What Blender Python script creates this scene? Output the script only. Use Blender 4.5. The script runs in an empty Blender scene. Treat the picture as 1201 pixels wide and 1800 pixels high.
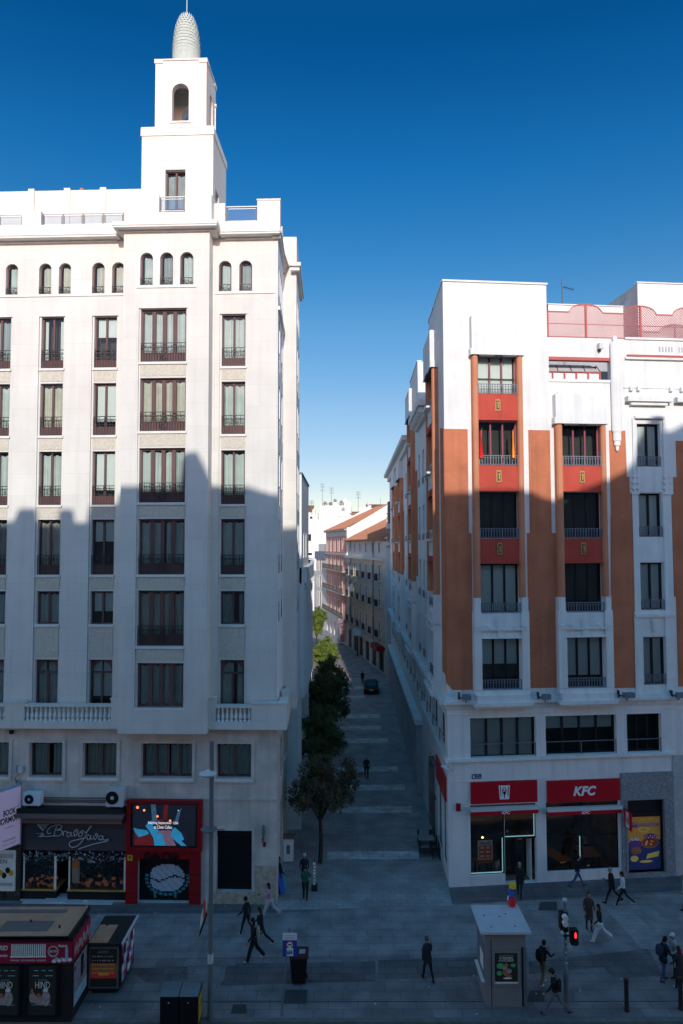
import bpy, math, random
import numpy as np
from mathutils import Vector, Matrix
random.seed(7)
C = bpy.context.scene.collection
V = Vector
R = math.radians
# ------------------------------------------------------------------ camera model
TH, ROLL, FPX = R(2.86), -0.003, 1200.0
CAM = V((0, 0, 18))
_r = V((1, 0, 0)); _u = V((0, -math.sin(TH), math.cos(TH))); FWD = V((0, math.cos(TH), math.sin(TH)))
RGT = _r*math.cos(ROLL) + _u*math.sin(ROLL)
UPV = _u*math.cos(ROLL) - _r*math.sin(ROLL)
def ray(px, py): return FWD + RGT*((px-600.5)/FPX) + UPV*((900-py)/FPX)
def G(px, py, z=0.0):
    d = ray(px, py); t = (z-CAM.z)/d.z; return CAM + d*t
def atY(px, py, Y):
    d = ray(px, py); return CAM + d*(Y/d.y)
SAZ, SEL = R(4.3), R(20.5)
SUN = V((math.sin(SAZ)*math.cos(SEL), -math.cos(SAZ)*math.cos(SEL), math.sin(SEL)))
class Fac:
    """vertical facade plane: u along, z up, d outwards"""
    def __init__(s, o, e, n=None):
        s.o = V((o[0], o[1], 0)); s.e = V((e[0], e[1], 0)).normalized()
        s.n = V((s.e.y, -s.e.x, 0)) if n is None else V((n[0], n[1], 0)).normalized()
    def p(s, u, z, d=0.0): return s.o + s.e*u + s.n*d + V((0, 0, z))
    def uz(s, px, py, d=0.0):
        r = ray(px, py); o = s.o + s.n*d
        t = (o-CAM).dot(s.n)/r.dot(s.n)
        w = CAM + r*t
        return (w-s.o).dot(s.e), w.z
    def u(s, px, py=950, d=0.0): return s.uz(px, py, d)[0]
    def z(s, px, py, d=0.0): return s.uz(px, py, d)[1]
# ------------------------------------------------------------------ mesh builder
class MB:
    def __init__(s): s.v = []; s.f = []; s.m = []
    def poly(s, pts, m=0):
        b = len(s.v); s.v += [tuple(p) for p in pts]; s.f.append(tuple(range(b, b+len(pts)))); s.m.append(m)
    def _hex(s, P, m):
        b = len(s.v); s.v += [tuple(p) for p in P]
        for f in ((0,1,2,3),(7,6,5,4),(0,4,5,1),(1,5,6,2),(2,6,7,3),(3,7,4,0)):
            s.f.append(tuple(b+i for i in f)); s.m.append(m)
    def box(s, F, u0, u1, z0, z1, d0, d1, m=0):
        s._hex([F.p(u0,z0,d1),F.p(u1,z0,d1),F.p(u1,z1,d1),F.p(u0,z1,d1),F.p(u0,z0,d0),F.p(u1,z0,d0),F.p(u1,z1,d0),F.p(u0,z1,d0)], m)
    def wb(s, x0, x1, y0, y1, z0, z1, m=0, M_=None):
        P = [V((x0,y0,z0)),V((x1,y0,z0)),V((x1,y0,z1)),V((x0,y0,z1)),V((x0,y1,z0)),V((x1,y1,z0)),V((x1,y1,z1)),V((x0,y1,z1))]
        if M_: P = [M_ @ p for p in P]
        s._hex(P, m)
    def quad(s, F, u0, u1, z0, z1, d, m=0): s.poly([F.p(u0,z0,d),F.p(u1,z0,d),F.p(u1,z1,d),F.p(u0,z1,d)], m)
    def loft(s, rings, m=0, cap=True, closed=True):
        b = len(s.v); n = len(rings[0])
        for r in rings: s.v += [tuple(p) for p in r]
        for i in range(len(rings)-1):
            for j in range(n if closed else n-1):
                k = (j+1) % n
                s.f.append((b+i*n+j, b+i*n+k, b+(i+1)*n+k, b+(i+1)*n+j)); s.m.append(m)
        if cap:
            s.f.append(tuple(b+j for j in range(n-1,-1,-1))); s.m.append(m)
            s.f.append(tuple(b+(len(rings)-1)*n+j for j in range(n))); s.m.append(m)
    def tube(s, pts, rad, n=6, m=0, cap=True):
        pts = [V(p) for p in pts]
        if not hasattr(rad, '__len__'): rad = [rad]*len(pts)
        rings = []
        for i, p in enumerate(pts):
            t = (pts[min(i+1,len(pts)-1)]-pts[max(i-1,0)]).normalized()
            a = V((0,0,1)) if abs(t.z) < .9 else V((1,0,0))
            x = t.cross(a).normalized(); y = t.cross(x)
            rings.append([p + (x*math.cos(2*math.pi*k/n)+y*math.sin(2*math.pi*k/n))*rad[i] for k in range(n)])
        s.loft(rings, m, cap)
    def lathe(s, c, prof, n=10, m=0, sx=1, sy=1):
        c = V(c)
        s.loft([[c+V((r*sx*math.cos(2*math.pi*k/n), r*sy*math.sin(2*math.pi*k/n), z)) for k in range(n)] for r, z in prof], m)
    def ell(s, c, rx, ry, rz, n=10, k=7, m=0, M_=None):
        c = V(c); rings = []
        for i in range(k+1):
            a = math.pi*(i+.02)/(k+.04)-math.pi/2; cr = math.cos(a)
            rings.append([c+V((rx*cr*math.cos(2*math.pi*j/n), ry*cr*math.sin(2*math.pi*j/n), rz*math.sin(a))) for j in range(n)])
        if M_: rings = [[M_ @ p for p in r] for r in rings]
        s.loft(rings, m)
    def prism(s, F, pts, d0, d1, m=0):
        """polygon (u,z) extruded from d0 to d1"""
        a = [F.p(u,z,d1) for u,z in pts]; b_ = [F.p(u,z,d0) for u,z in pts]
        s.poly(a, m); s.poly(b_[::-1], m)
        n = len(pts)
        for i in range(n):
            j = (i+1) % n; s.poly([a[i], b_[i], b_[j], a[j]], m)
    def wall(s, F, u0, u1, z0, z1, ops=(), d=0.0, dep=.25, m=0, mr=None):
        """panel with openings (u0,u1,z0,z1,arch) and their reveals"""
        mr = m if mr is None else mr
        ops = [o for o in ops if o[1] > u0 and o[0] < u1 and o[3] > z0 and o[2] < z1]
        us = sorted(set([u0,u1]+[min(max(q,u0),u1) for o in ops for q in o[:2]]))
        for a, b in zip(us[:-1], us[1:]):
            if b-a < 1e-5: continue
            mid = (a+b)/2; zz = z0
            for lo, hi in sorted((o[2], o[3]) for o in ops if o[0] < mid < o[1]):
                if lo > zz+1e-5: s.quad(F, a, b, zz, lo, d, m)
                zz = max(zz, hi)
            if z1 > zz+1e-5: s.quad(F, a, b, zz, z1, d, m)
        for o in ops:
            a, b, lo, hi = o[:4]; arch = len(o) > 4 and o[4]; e = d-dep
            a2, b2, lo2, hi2 = max(a,u0), min(b,u1), max(lo,z0), min(hi,z1)
            top = hi2
            if arch:
                r = (b-a)/2; cu = (a+b)/2; zc = hi-r; top = zc; n = 8
                pts = [(cu-r*math.cos(math.pi*k/(2*n)), zc+r*math.sin(math.pi*k/(2*n))) for k in range(2*n+1)]
                for k in range(2*n):
                    cor = (a, hi) if k < n else (b, hi)
                    s.poly([F.p(*cor,d), F.p(*pts[k],d), F.p(*pts[k+1],d)], m)
                    s.poly([F.p(*pts[k],d), F.p(*pts[k],e), F.p(*pts[k+1],e), F.p(*pts[k+1],d)], mr)
            elif hi <= z1: s.poly([F.p(a2,top,d),F.p(b2,top,d),F.p(b2,top,e),F.p(a2,top,e)], mr)
            if lo >= z0: s.poly([F.p(a2,lo2,d),F.p(b2,lo2,d),F.p(b2,lo2,e),F.p(a2,lo2,e)], mr)
            if a >= u0: s.poly([F.p(a,lo2,d),F.p(a,top,d),F.p(a,top,e),F.p(a,lo2,e)], mr)
            if b <= u1: s.poly([F.p(b,lo2,d),F.p(b,top,d),F.p(b,top,e),F.p(b,lo2,e)], mr)
BASE = {}
def root(name, label, cat, loc, group=None, rot=0, world=True):
    o = bpy.data.objects.new(name, None); C.objects.link(o); o.empty_display_size = .3
    o.location = V(loc); o.rotation_euler.z = rot
    o['label'] = label; o['category'] = cat
    if group: o['group'] = group
    BASE[o.name] = V(loc) if world else V((0,0,0))
    return o
def obj(name, mb, mats, parent=None, smooth=False, label=None, cat=None, group=None, kind=None, keep=False):
    if not isinstance(mats, (list, tuple)): mats = [mats]
    vs = np.array(mb.v, dtype=float).reshape(-1, 3)
    c = V((0,0,0)) if keep else V(((vs[:,0].min()+vs[:,0].max())/2, (vs[:,1].min()+vs[:,1].max())/2, vs[:,2].min()))
    me = bpy.data.meshes.new(name)
    me.from_pydata((vs-np.array(c)).tolist(), [], mb.f)
    for m in mats: me.materials.append(m)
    me.polygons.foreach_set('material_index', mb.m)
    if smooth: me.polygons.foreach_set('use_smooth', [True]*len(mb.f))
    me.update()
    o = bpy.data.objects.new(name, me); C.objects.link(o)
    if parent is not None:
        o.parent = parent; o.location = c-BASE[parent.name]
    else: o.location = c
    BASE[o.name] = c
    if label: o['label'] = label
    if cat: o['category'] = cat
    if group: o['group'] = group
    if kind: o['kind'] = kind
    return o
def text_pts(s, size=1.0, ext=0.01, off=0.0, shear=0.0, align='CENTER', space=1.0):
    cu = bpy.data.curves.new('t', 'FONT'); cu.body = s; cu.size = size; cu.extrude = ext; cu.offset = off; cu.shear = shear
    cu.align_x = align; cu.align_y = 'CENTER'; cu.space_character = space; cu.resolution_u = 3
    ob = bpy.data.objects.new('t', cu); C.objects.link(ob)
    me = bpy.data.meshes.new_from_object(ob.evaluated_get(bpy.context.evaluated_depsgraph_get()))
    vs = [v.co.copy() for v in me.vertices]; fs = [tuple(p.vertices) for p in me.polygons]
    bpy.data.objects.remove(ob); bpy.data.curves.remove(cu); bpy.data.meshes.remove(me)
    return vs, fs
def add_text(mb, s, P, X, Y, width=None, height=None, m=0, **k):
    """text centred at P, X and Y unit directions"""
    vs, fs = text_pts(s, **k)
    if not vs: return
    P, X, Y = V(P), V(X).normalized(), V(Y).normalized(); N = X.cross(Y)
    xs = [v.x for v in vs]; ys = [v.y for v in vs]
    sx = width/(max(xs)-min(xs)) if width else 1; sy = height/(max(ys)-min(ys)) if height else sx
    if not width: sx = sy
    cx = (max(xs)+min(xs))/2; cy = (max(ys)+min(ys))/2
    b = len(mb.v)
    mb.v += [tuple(P+X*((v.x-cx)*sx)+Y*((v.y-cy)*sy)+N*v.z) for v in vs]
    for f in fs: mb.f.append(tuple(b+i for i in f)); mb.m.append(m)
# ------------------------------------------------------------------ materials
def nd(nt, t, **k):
    n = nt.nodes.new(t)
    for a, b in k.items(): setattr(n, a, b)
    return n
def mat(name, col, rough=.8, var=.1, scale=.8, bump=.08, bscale=30, spec=.3, metal=0, streak=0, brick=None, emit=0, coat=0):
    """procedural surface in world space; brick=(width,height,mortar,factor)"""
    m = bpy.data.materials.new(name); m.use_nodes = True; nt = m.node_tree; L = nt.links.new
    b = nt.nodes['Principled BSDF']
    b.inputs['Roughness'].default_value = rough; b.inputs['Metallic'].default_value = metal
    b.inputs['Specular IOR Level'].default_value = spec; b.inputs['Coat Weight'].default_value = coat
    geo = nd(nt, 'ShaderNodeNewGeometry')
    n1 = nd(nt, 'ShaderNodeTexNoise'); n1.inputs['Scale'].default_value = scale; n1.inputs['Detail'].default_value = 6
    L(geo.outputs['Position'], n1.inputs['Vector'])
    mr = nd(nt, 'ShaderNodeMapRange'); mr.inputs[1].default_value = .3; mr.inputs[2].default_value = .7
    mr.inputs[3].default_value = 1-var; mr.inputs[4].default_value = 1+var*.6
    L(n1.outputs['Fac'], mr.inputs[0])
    fac = mr.outputs[0]
    if streak:
        mp = nd(nt, 'ShaderNodeMapping'); mp.inputs['Scale'].default_value = (3, 3, .18)
        L(geo.outputs['Position'], mp.inputs[0])
        n2 = nd(nt, 'ShaderNodeTexNoise'); n2.inputs['Scale'].default_value = 1; n2.inputs['Detail'].default_value = 5
        L(mp.outputs[0], n2.inputs['Vector'])
        m2 = nd(nt, 'ShaderNodeMapRange'); m2.inputs[1].default_value = .45; m2.inputs[2].default_value = .8
        m2.inputs[3].default_value = 1; m2.inputs[4].default_value = 1-streak
        L(n2.outputs['Fac'], m2.inputs[0])
        mu = nd(nt, 'ShaderNodeMath', operation='MULTIPLY'); L(fac, mu.inputs[0]); L(m2.outputs[0], mu.inputs[1]); fac = mu.outputs[0]
    hgt = None
    if brick:
        sp = nd(nt, 'ShaderNodeSeparateXYZ'); L(geo.outputs['Position'], sp.inputs[0])
        cb = nd(nt, 'ShaderNodeCombineXYZ')
        if len(brick) > 4 and brick[4] == 'floor':
            L(sp.outputs[0], cb.inputs[0]); L(sp.outputs[1], cb.inputs[1])
        else:
            ad = nd(nt, 'ShaderNodeMath', operation='ADD'); L(sp.outputs[0], ad.inputs[0]); L(sp.outputs[1], ad.inputs[1])
            L(ad.outputs[0], cb.inputs[0]); L(sp.outputs[2], cb.inputs[1])
        bt = nd(nt, 'ShaderNodeTexBrick'); bt.inputs['Scale'].default_value = 1
        bt.inputs['Brick Width'].default_value = brick[0]; bt.inputs['Row Height'].default_value = brick[1]
        bt.inputs['Mortar Size'].default_value = brick[2]; bt.inputs['Mortar Smooth'].default_value = .2
        f = brick[3]
        bt.inputs['Color1'].default_value = (1,1,1,1); v2 = 1-f*.45; bt.inputs['Color2'].default_value = (v2,v2,v2,1)
        bt.inputs['Mortar'].default_value = (1-f,)*3+(1,)
        L(cb.outputs[0], bt.inputs['Vector'])
        mu = nd(nt, 'ShaderNodeMath', operation='MULTIPLY'); L(fac, mu.inputs[0]); L(bt.outputs['Color'], mu.inputs[1]); fac = mu.outputs[0]
    mx = nd(nt, 'ShaderNodeVectorMath', operation='SCALE'); mx.inputs[0].default_value = col[:3]
    L(fac, mx.inputs['Scale']); L(mx.outputs[0], b.inputs['Base Color'])
    if bump:
        n3 = nd(nt, 'ShaderNodeTexNoise'); n3.inputs['Scale'].default_value = bscale; n3.inputs['Detail'].default_value = 4
        L(geo.outputs['Position'], n3.inputs['Vector'])
        bp = nd(nt, 'ShaderNodeBump'); bp.inputs['Strength'].default_value = bump; bp.inputs['Distance'].default_value = .03
        L(n3.outputs['Fac'], bp.inputs['Height']); L(bp.outputs[0], b.inputs['Normal'])
    if emit:
        b.inputs['Emission Color'].default_value = (*col[:3], 1); b.inputs['Emission Strength'].default_value = emit
    return m
def glassmat(name, tint=.8, refl=.10, dark=(0.02,0.03,0.04)):
    m = bpy.data.materials.new(name); m.use_nodes = True; nt = m.node_tree; nt.nodes.clear(); L = nt.links.new
    out = nd(nt, 'ShaderNodeOutputMaterial'); t = nd(nt, 'ShaderNodeBsdfTransparent'); t.inputs[0].default_value = (tint*.93, tint, tint*.98, 1)
    g = nd(nt, 'ShaderNodeBsdfGlossy'); g.inputs['Roughness'].default_value = .03; g.inputs[0].default_value = (.95,.97,1,1)
    fr = nd(nt, 'ShaderNodeFresnel'); fr.inputs[0].default_value = 1.5
    ad = nd(nt, 'ShaderNodeMath', operation='ADD'); ad.inputs[1].default_value = refl; ad.use_clamp = True; L(fr.outputs[0], ad.inputs[0])
    geo = nd(nt, 'ShaderNodeNewGeometry'); n = nd(nt, 'ShaderNodeTexNoise'); n.inputs['Scale'].default_value = 1.3; L(geo.outputs['Position'], n.inputs['Vector'])
    bp = nd(nt, 'ShaderNodeBump'); bp.inputs['Strength'].default_value = .08; bp.inputs['Distance'].default_value = .05
    L(n.outputs['Fac'], bp.inputs['Height']); L(bp.outputs[0], g.inputs['Normal'])
    mx = nd(nt, 'ShaderNodeMixShader'); L(ad.outputs[0], mx.inputs[0]); L(t.outputs[0], mx.inputs[1]); L(g.outputs[0], mx.inputs[2]); L(mx.outputs[0], out.inputs[0])
    return m
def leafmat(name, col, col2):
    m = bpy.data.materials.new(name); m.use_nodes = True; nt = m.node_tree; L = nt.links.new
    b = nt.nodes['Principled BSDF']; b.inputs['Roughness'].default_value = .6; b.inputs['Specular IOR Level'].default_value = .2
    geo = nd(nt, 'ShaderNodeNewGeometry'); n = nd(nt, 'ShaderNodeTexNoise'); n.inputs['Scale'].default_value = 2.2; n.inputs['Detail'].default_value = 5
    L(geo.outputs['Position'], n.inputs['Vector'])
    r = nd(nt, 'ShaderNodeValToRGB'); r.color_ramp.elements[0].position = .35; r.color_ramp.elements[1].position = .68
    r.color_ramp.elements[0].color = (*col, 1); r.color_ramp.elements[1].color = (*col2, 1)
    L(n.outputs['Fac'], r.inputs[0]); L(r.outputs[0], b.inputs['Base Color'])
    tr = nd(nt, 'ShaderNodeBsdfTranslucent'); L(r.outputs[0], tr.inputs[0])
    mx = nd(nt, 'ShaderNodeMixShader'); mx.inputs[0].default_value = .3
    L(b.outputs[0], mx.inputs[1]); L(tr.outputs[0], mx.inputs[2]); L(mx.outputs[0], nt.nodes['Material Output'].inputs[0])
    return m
M = {}
M['render'] = mat('pale_render', (.745,.71,.65), var=.06, streak=.09, brick=(2.3,1.15,.014,.12), bump=.06)
M['renderlit'] = mat('lit_lane_render', (.92,.90,.87), var=.04, streak=.05, bump=.04)  # lane walls made paler in colour to stand in for grazing sunlight
M['render2'] = mat('white_render', (.79,.775,.745), var=.08, streak=.16, bump=.05)
M['render3'] = mat('far_render', (.88,.86,.82), var=.06, streak=.10, bump=.04)
M['dirtyrender'] = mat('lower_render', (.66,.60,.54), var=.18, scale=1.2, streak=.22, brick=(2.3,1.15,.014,.12), bump=.08)
M['patch'] = mat('bare_render_patch', (.52,.43,.33), var=.3, scale=4, bump=.2)
M['spandrel'] = mat('grained_stone', (.62,.56,.46), var=.16, scale=9, bump=.25, bscale=25)
M['trim'] = mat('stone_trim', (.78,.75,.70), var=.06, bump=.05, streak=.08)
M['brown'] = mat('brown_frame_paint', (.155,.085,.08), spec=.12, rough=.6, var=.15, bump=.02)
M['darkframe'] = mat('dark_frame_paint', (.025,.02,.022), spec=.15, rough=.5, var=.1, bump=.01)
M['maroon'] = mat('crimson_frame_paint', (.30,.06,.09), rough=.5, var=.1, bump=.01)
M['iron'] = mat('wrought_iron', (.022,.022,.024), rough=.45, var=.1, bump=.02, spec=.5)
M['steel'] = mat('blue_grey_railing', (.16,.18,.22), rough=.4, var=.1, bump=.02, spec=.5)
M['lightmetal'] = mat('pale_metal', (.62,.62,.62), rough=.4, var=.05, bump=.01, spec=.5)
M['interior'] = mat('room_interior', (.06,.055,.05), var=.3, bump=0)
M['curtain'] = mat('net_curtain', (.62,.66,.64), rough=.9, var=.12, scale=2, bump=0)
M['curtain2'] = mat('grey_net_curtain', (.40,.43,.43), rough=.9, var=.15, scale=2, bump=0)
M['curtain3'] = mat('ivory_curtain', (.66,.62,.54), rough=.9, var=.12, scale=2, bump=0)
M['blind'] = mat('roller_blind', (.75,.76,.74), rough=.9, var=.03, bump=0)
M['glass'] = glassmat('window_glass', tint=.85, refl=.0)
M['glassd'] = glassmat('shop_glass', tint=.75, refl=.02)
M['glassr'] = glassmat('railing_glass', tint=.75, refl=.12)
M['brick'] = mat('terracotta_brick', (.58,.20,.105), var=.17, scale=.7, streak=.16, spec=.08, brick=(.28,.09,.008,.14), bump=.1)
M['orange'] = mat('orange_render', (.62,.25,.14), var=.12, streak=.14, spec=.08, bump=.05)
M['red'] = mat('red_render', (.52,.085,.06), var=.12, streak=.16, spec=.08, bump=.04)
M['gold'] = mat('gilt_ornament', (.50,.33,.10), rough=.5, var=.25, scale=12, bump=.2)
M['lattice'] = mat('pink_lattice_paint', (.50,.13,.115), var=.08, bump=0)
M['signred'] = mat('sign_red', (.50,.008,.02), rough=.4, var=.06, bump=.01)
M['signwhite'] = mat('sign_white', (.85,.85,.85), rough=.4, var=.02, bump=0)
M['black'] = mat('black_paint', (.012,.012,.014), rough=.45, var=.1, bump=.02)
M['granite'] = mat('speckled_granite', (.27,.28,.30), var=.35, scale=9, bump=.05, rough=.5)
M['greystone'] = mat('grey_stone', (.46,.46,.47), var=.15, scale=3, brick=(1.2,.6,.01,.15), bump=.08)
M['tile'] = mat('clay_roof_tile', (.42,.19,.11), var=.35, scale=4, bump=.5, bscale=8)
M['cream'] = mat('cream_render', (.70,.52,.37), var=.10, streak=.12, bump=.05)
M['pink'] = mat('rose_render', (.56,.26,.20), var=.10, streak=.1, bump=.05)
M['blue_shade'] = mat('blue_shutter', (.22,.30,.38), var=.1, bump=0)
M['grey'] = mat('grey_render', (.52,.52,.50), var=.08, streak=.1, bump=.05)
M['bluegrey'] = mat('slate_sheet', (.16,.19,.24), var=.1, bump=.02)
M['asphalt'] = mat('asphalt', (.05,.05,.053), var=.2, scale=2, bump=.2, bscale=60)
M['paver'] = mat('granite_pavers', (.29,.24,.235), var=.34, scale=.9, brick=(1.15,.55,.020,.36,'floor'), bump=.12, rough=.75)  # base colour darkened to stand in for vignetting near the viewer
M['paverpale'] = mat('lighter_granite_pavers', (.37,.31,.30), var=.34, scale=.9, brick=(1.15,.55,.02,.34,'floor'), bump=.12, rough=.75)
M['paverdark'] = mat('dark_pavers', (.20,.165,.165), var=.3, scale=.8, brick=(.9,.45,.02,.45,'floor'), bump=.12, rough=.75)
M['paverstreet'] = mat('street_pavers', (.43,.375,.36), var=.28, scale=.7, brick=(.6,.3,.016,.34,'floor'), bump=.12, rough=.7)
M['paverlight'] = mat('pale_pavers', (.74,.70,.66), var=.35, scale=1.5, brick=(.6,.3,.02,.3,'floor'), bump=.1)
M['kerb'] = mat('kerb_granite', (.19,.185,.18), var=.2, scale=3, bump=.1)
M['manhole'] = mat('cast_iron_cover', (.075,.07,.07), var=.2, scale=20, bump=.3, rough=.5)
M['bark'] = mat('bark', (.055,.042,.034), var=.3, scale=8, bump=.5, bscale=18)
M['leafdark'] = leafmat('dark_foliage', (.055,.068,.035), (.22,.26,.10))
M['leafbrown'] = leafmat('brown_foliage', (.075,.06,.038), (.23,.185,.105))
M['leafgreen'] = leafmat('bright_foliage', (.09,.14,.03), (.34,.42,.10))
M['flower'] = leafmat('pink_blossom', (.60,.32,.36), (.90,.72,.72))
M['postgrey'] = mat('grey_post_paint', (.17,.18,.19), rough=.5, var=.1, bump=.03)
M['boothgrey'] = mat('booth_paint', (.27,.245,.235), rough=.6, var=.06, bump=.03)
M['roofwhite'] = mat('booth_roof_paint', (.62,.58,.60), rough=.6, var=.1, scale=2, bump=.04)
M['roofbrown'] = mat('kiosk_roof_sheet', (.62,.30,.18), rough=.7, var=.15, scale=2, bump=.08)
M['kioskdark'] = mat('kiosk_dark_panel', (.030,.026,.026), rough=.5, var=.1, bump=.02)
M['kioskred'] = mat('kiosk_crimson_band', (.36,.018,.05), rough=.5, var=.1, bump=.01)
M['clubred'] = mat('club_red_panel', (.30,.008,.014), rough=.45, var=.1, bump=.02)
M['awn'] = mat('grey_fascia_panel', (.085,.078,.088), rough=.6, var=.08, brick=(1.0,6,.006,.3), bump=.02)
M['awnbrown'] = mat('awning_casing', (.20,.15,.135), rough=.6, var=.12, bump=.04)
M['wood'] = mat('table_wood', (.40,.19,.08), rough=.5, var=.15, bump=.03)
M['teal'] = mat('teal_board', (.10,.34,.40), rough=.5, var=.1, bump=.02)
M['blue'] = mat('sign_blue', (.02,.08,.35), rough=.4, var=.04, bump=0)
M['yellow'] = mat('yellow_paint', (.62,.38,.03), rough=.5, var=.05, bump=0)
M['brightyellow'] = mat('yellow_plastic', (.85,.55,.03), rough=.4, var=.02, bump=0)
M['brightred'] = mat('red_plastic', (.80,.02,.03), rough=.4, var=.02, bump=0)
M['brightblue'] = mat('blue_plastic', (.03,.12,.55), rough=.4, var=.02, bump=0)
M['pinkpanel'] = mat('backlit_pink_panel', (.62,.50,.70), rough=.5, var=.03, bump=0, emit=.12)
M['cyan_e'] = mat('light_strip', (.55,.95,.90), var=0, bump=0, emit=.3)
M['warm_e'] = mat('warm_lamp', (1,.62,.30), var=0, bump=0, emit=5)
M['red_e'] = mat('red_signal', (1,.03,.04), var=0, bump=0, emit=2.2)
M['green_e'] = mat('green_signal', (.05,1,.55), var=0, bump=0, emit=.8)
M['scr_dark'] = mat('screen_dark', (.030,.035,.055), var=.3, bump=0, emit=.12)
M['scr_blue'] = mat('screen_blue', (.05,.42,.70), var=.35, scale=3, bump=0, emit=.28)
M['scr_pink'] = mat('screen_pink', (.40,.22,.30), var=.3, scale=3, bump=0, emit=.2)
M['scr_red'] = mat('screen_red', (.30,.03,.03), var=.3, scale=3, bump=0, emit=.15)
M['scr_white'] = mat('screen_text', (.9,.85,.88), var=0, bump=0, emit=.6)
M['scr_orange'] = mat('screen_orange', (1,.30,.12), var=0, bump=0, emit=1.3)
M['p_orange'] = mat('poster_orange', (.62,.30,.06), var=.1, scale=4, bump=0, emit=.06)
M['p_yellow'] = mat('poster_yellow', (.70,.52,.12), var=.1, scale=4, bump=0, emit=.06)
M['p_navy'] = mat('poster_navy', (.03,.045,.16), var=.1, scale=4, bump=0, emit=.06)
M['p_purple'] = mat('poster_purple', (.13,.05,.20), var=.2, scale=4, bump=0, emit=.06)
M['p_brown'] = mat('poster_brown', (.28,.12,.06), var=.4, scale=14, bump=0, emit=.06)
M['p_green'] = mat('poster_green', (.02,.16,.08), var=.4, scale=8, bump=0, emit=.25)
M['p_dark'] = mat('poster_dark', (.015,.02,.018), var=.3, scale=8, bump=0, emit=.1)
M['p_pale'] = mat('poster_pale', (.62,.66,.62), var=.1, scale=5, bump=0, emit=.03)
M['p_blue'] = mat('poster_blue', (.16,.30,.42), var=.25, scale=5, bump=0, emit=.1)
M['p_red'] = mat('poster_red', (.32,.05,.04), var=.3, scale=5, bump=0, emit=.1)
M['p_skin'] = mat('poster_figures', (.34,.29,.27), var=.4, scale=9, bump=0, emit=.03)
M['mural'] = mat('mural_dots', (.42,.52,.60), var=.1, scale=5, bump=0)
M['muralteal'] = mat('mural_teal', (.06,.30,.36), var=.1, scale=5, bump=0)
M['stockorange'] = mat('shop_goods_glow', (.36,.14,.06), var=.6, scale=9, bump=0, emit=.2)  # goods given a glow in place of display lights
M['stockdark'] = mat('shop_goods_dark', (.07,.05,.05), var=.6, scale=14, bump=0)
M['stockpale'] = mat('shop_goods_pale', (.30,.30,.33), var=.6, scale=14, bump=0)
def fab(n, c): return mat(n, c, rough=.9, var=.15, scale=12, bump=.05)
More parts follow.
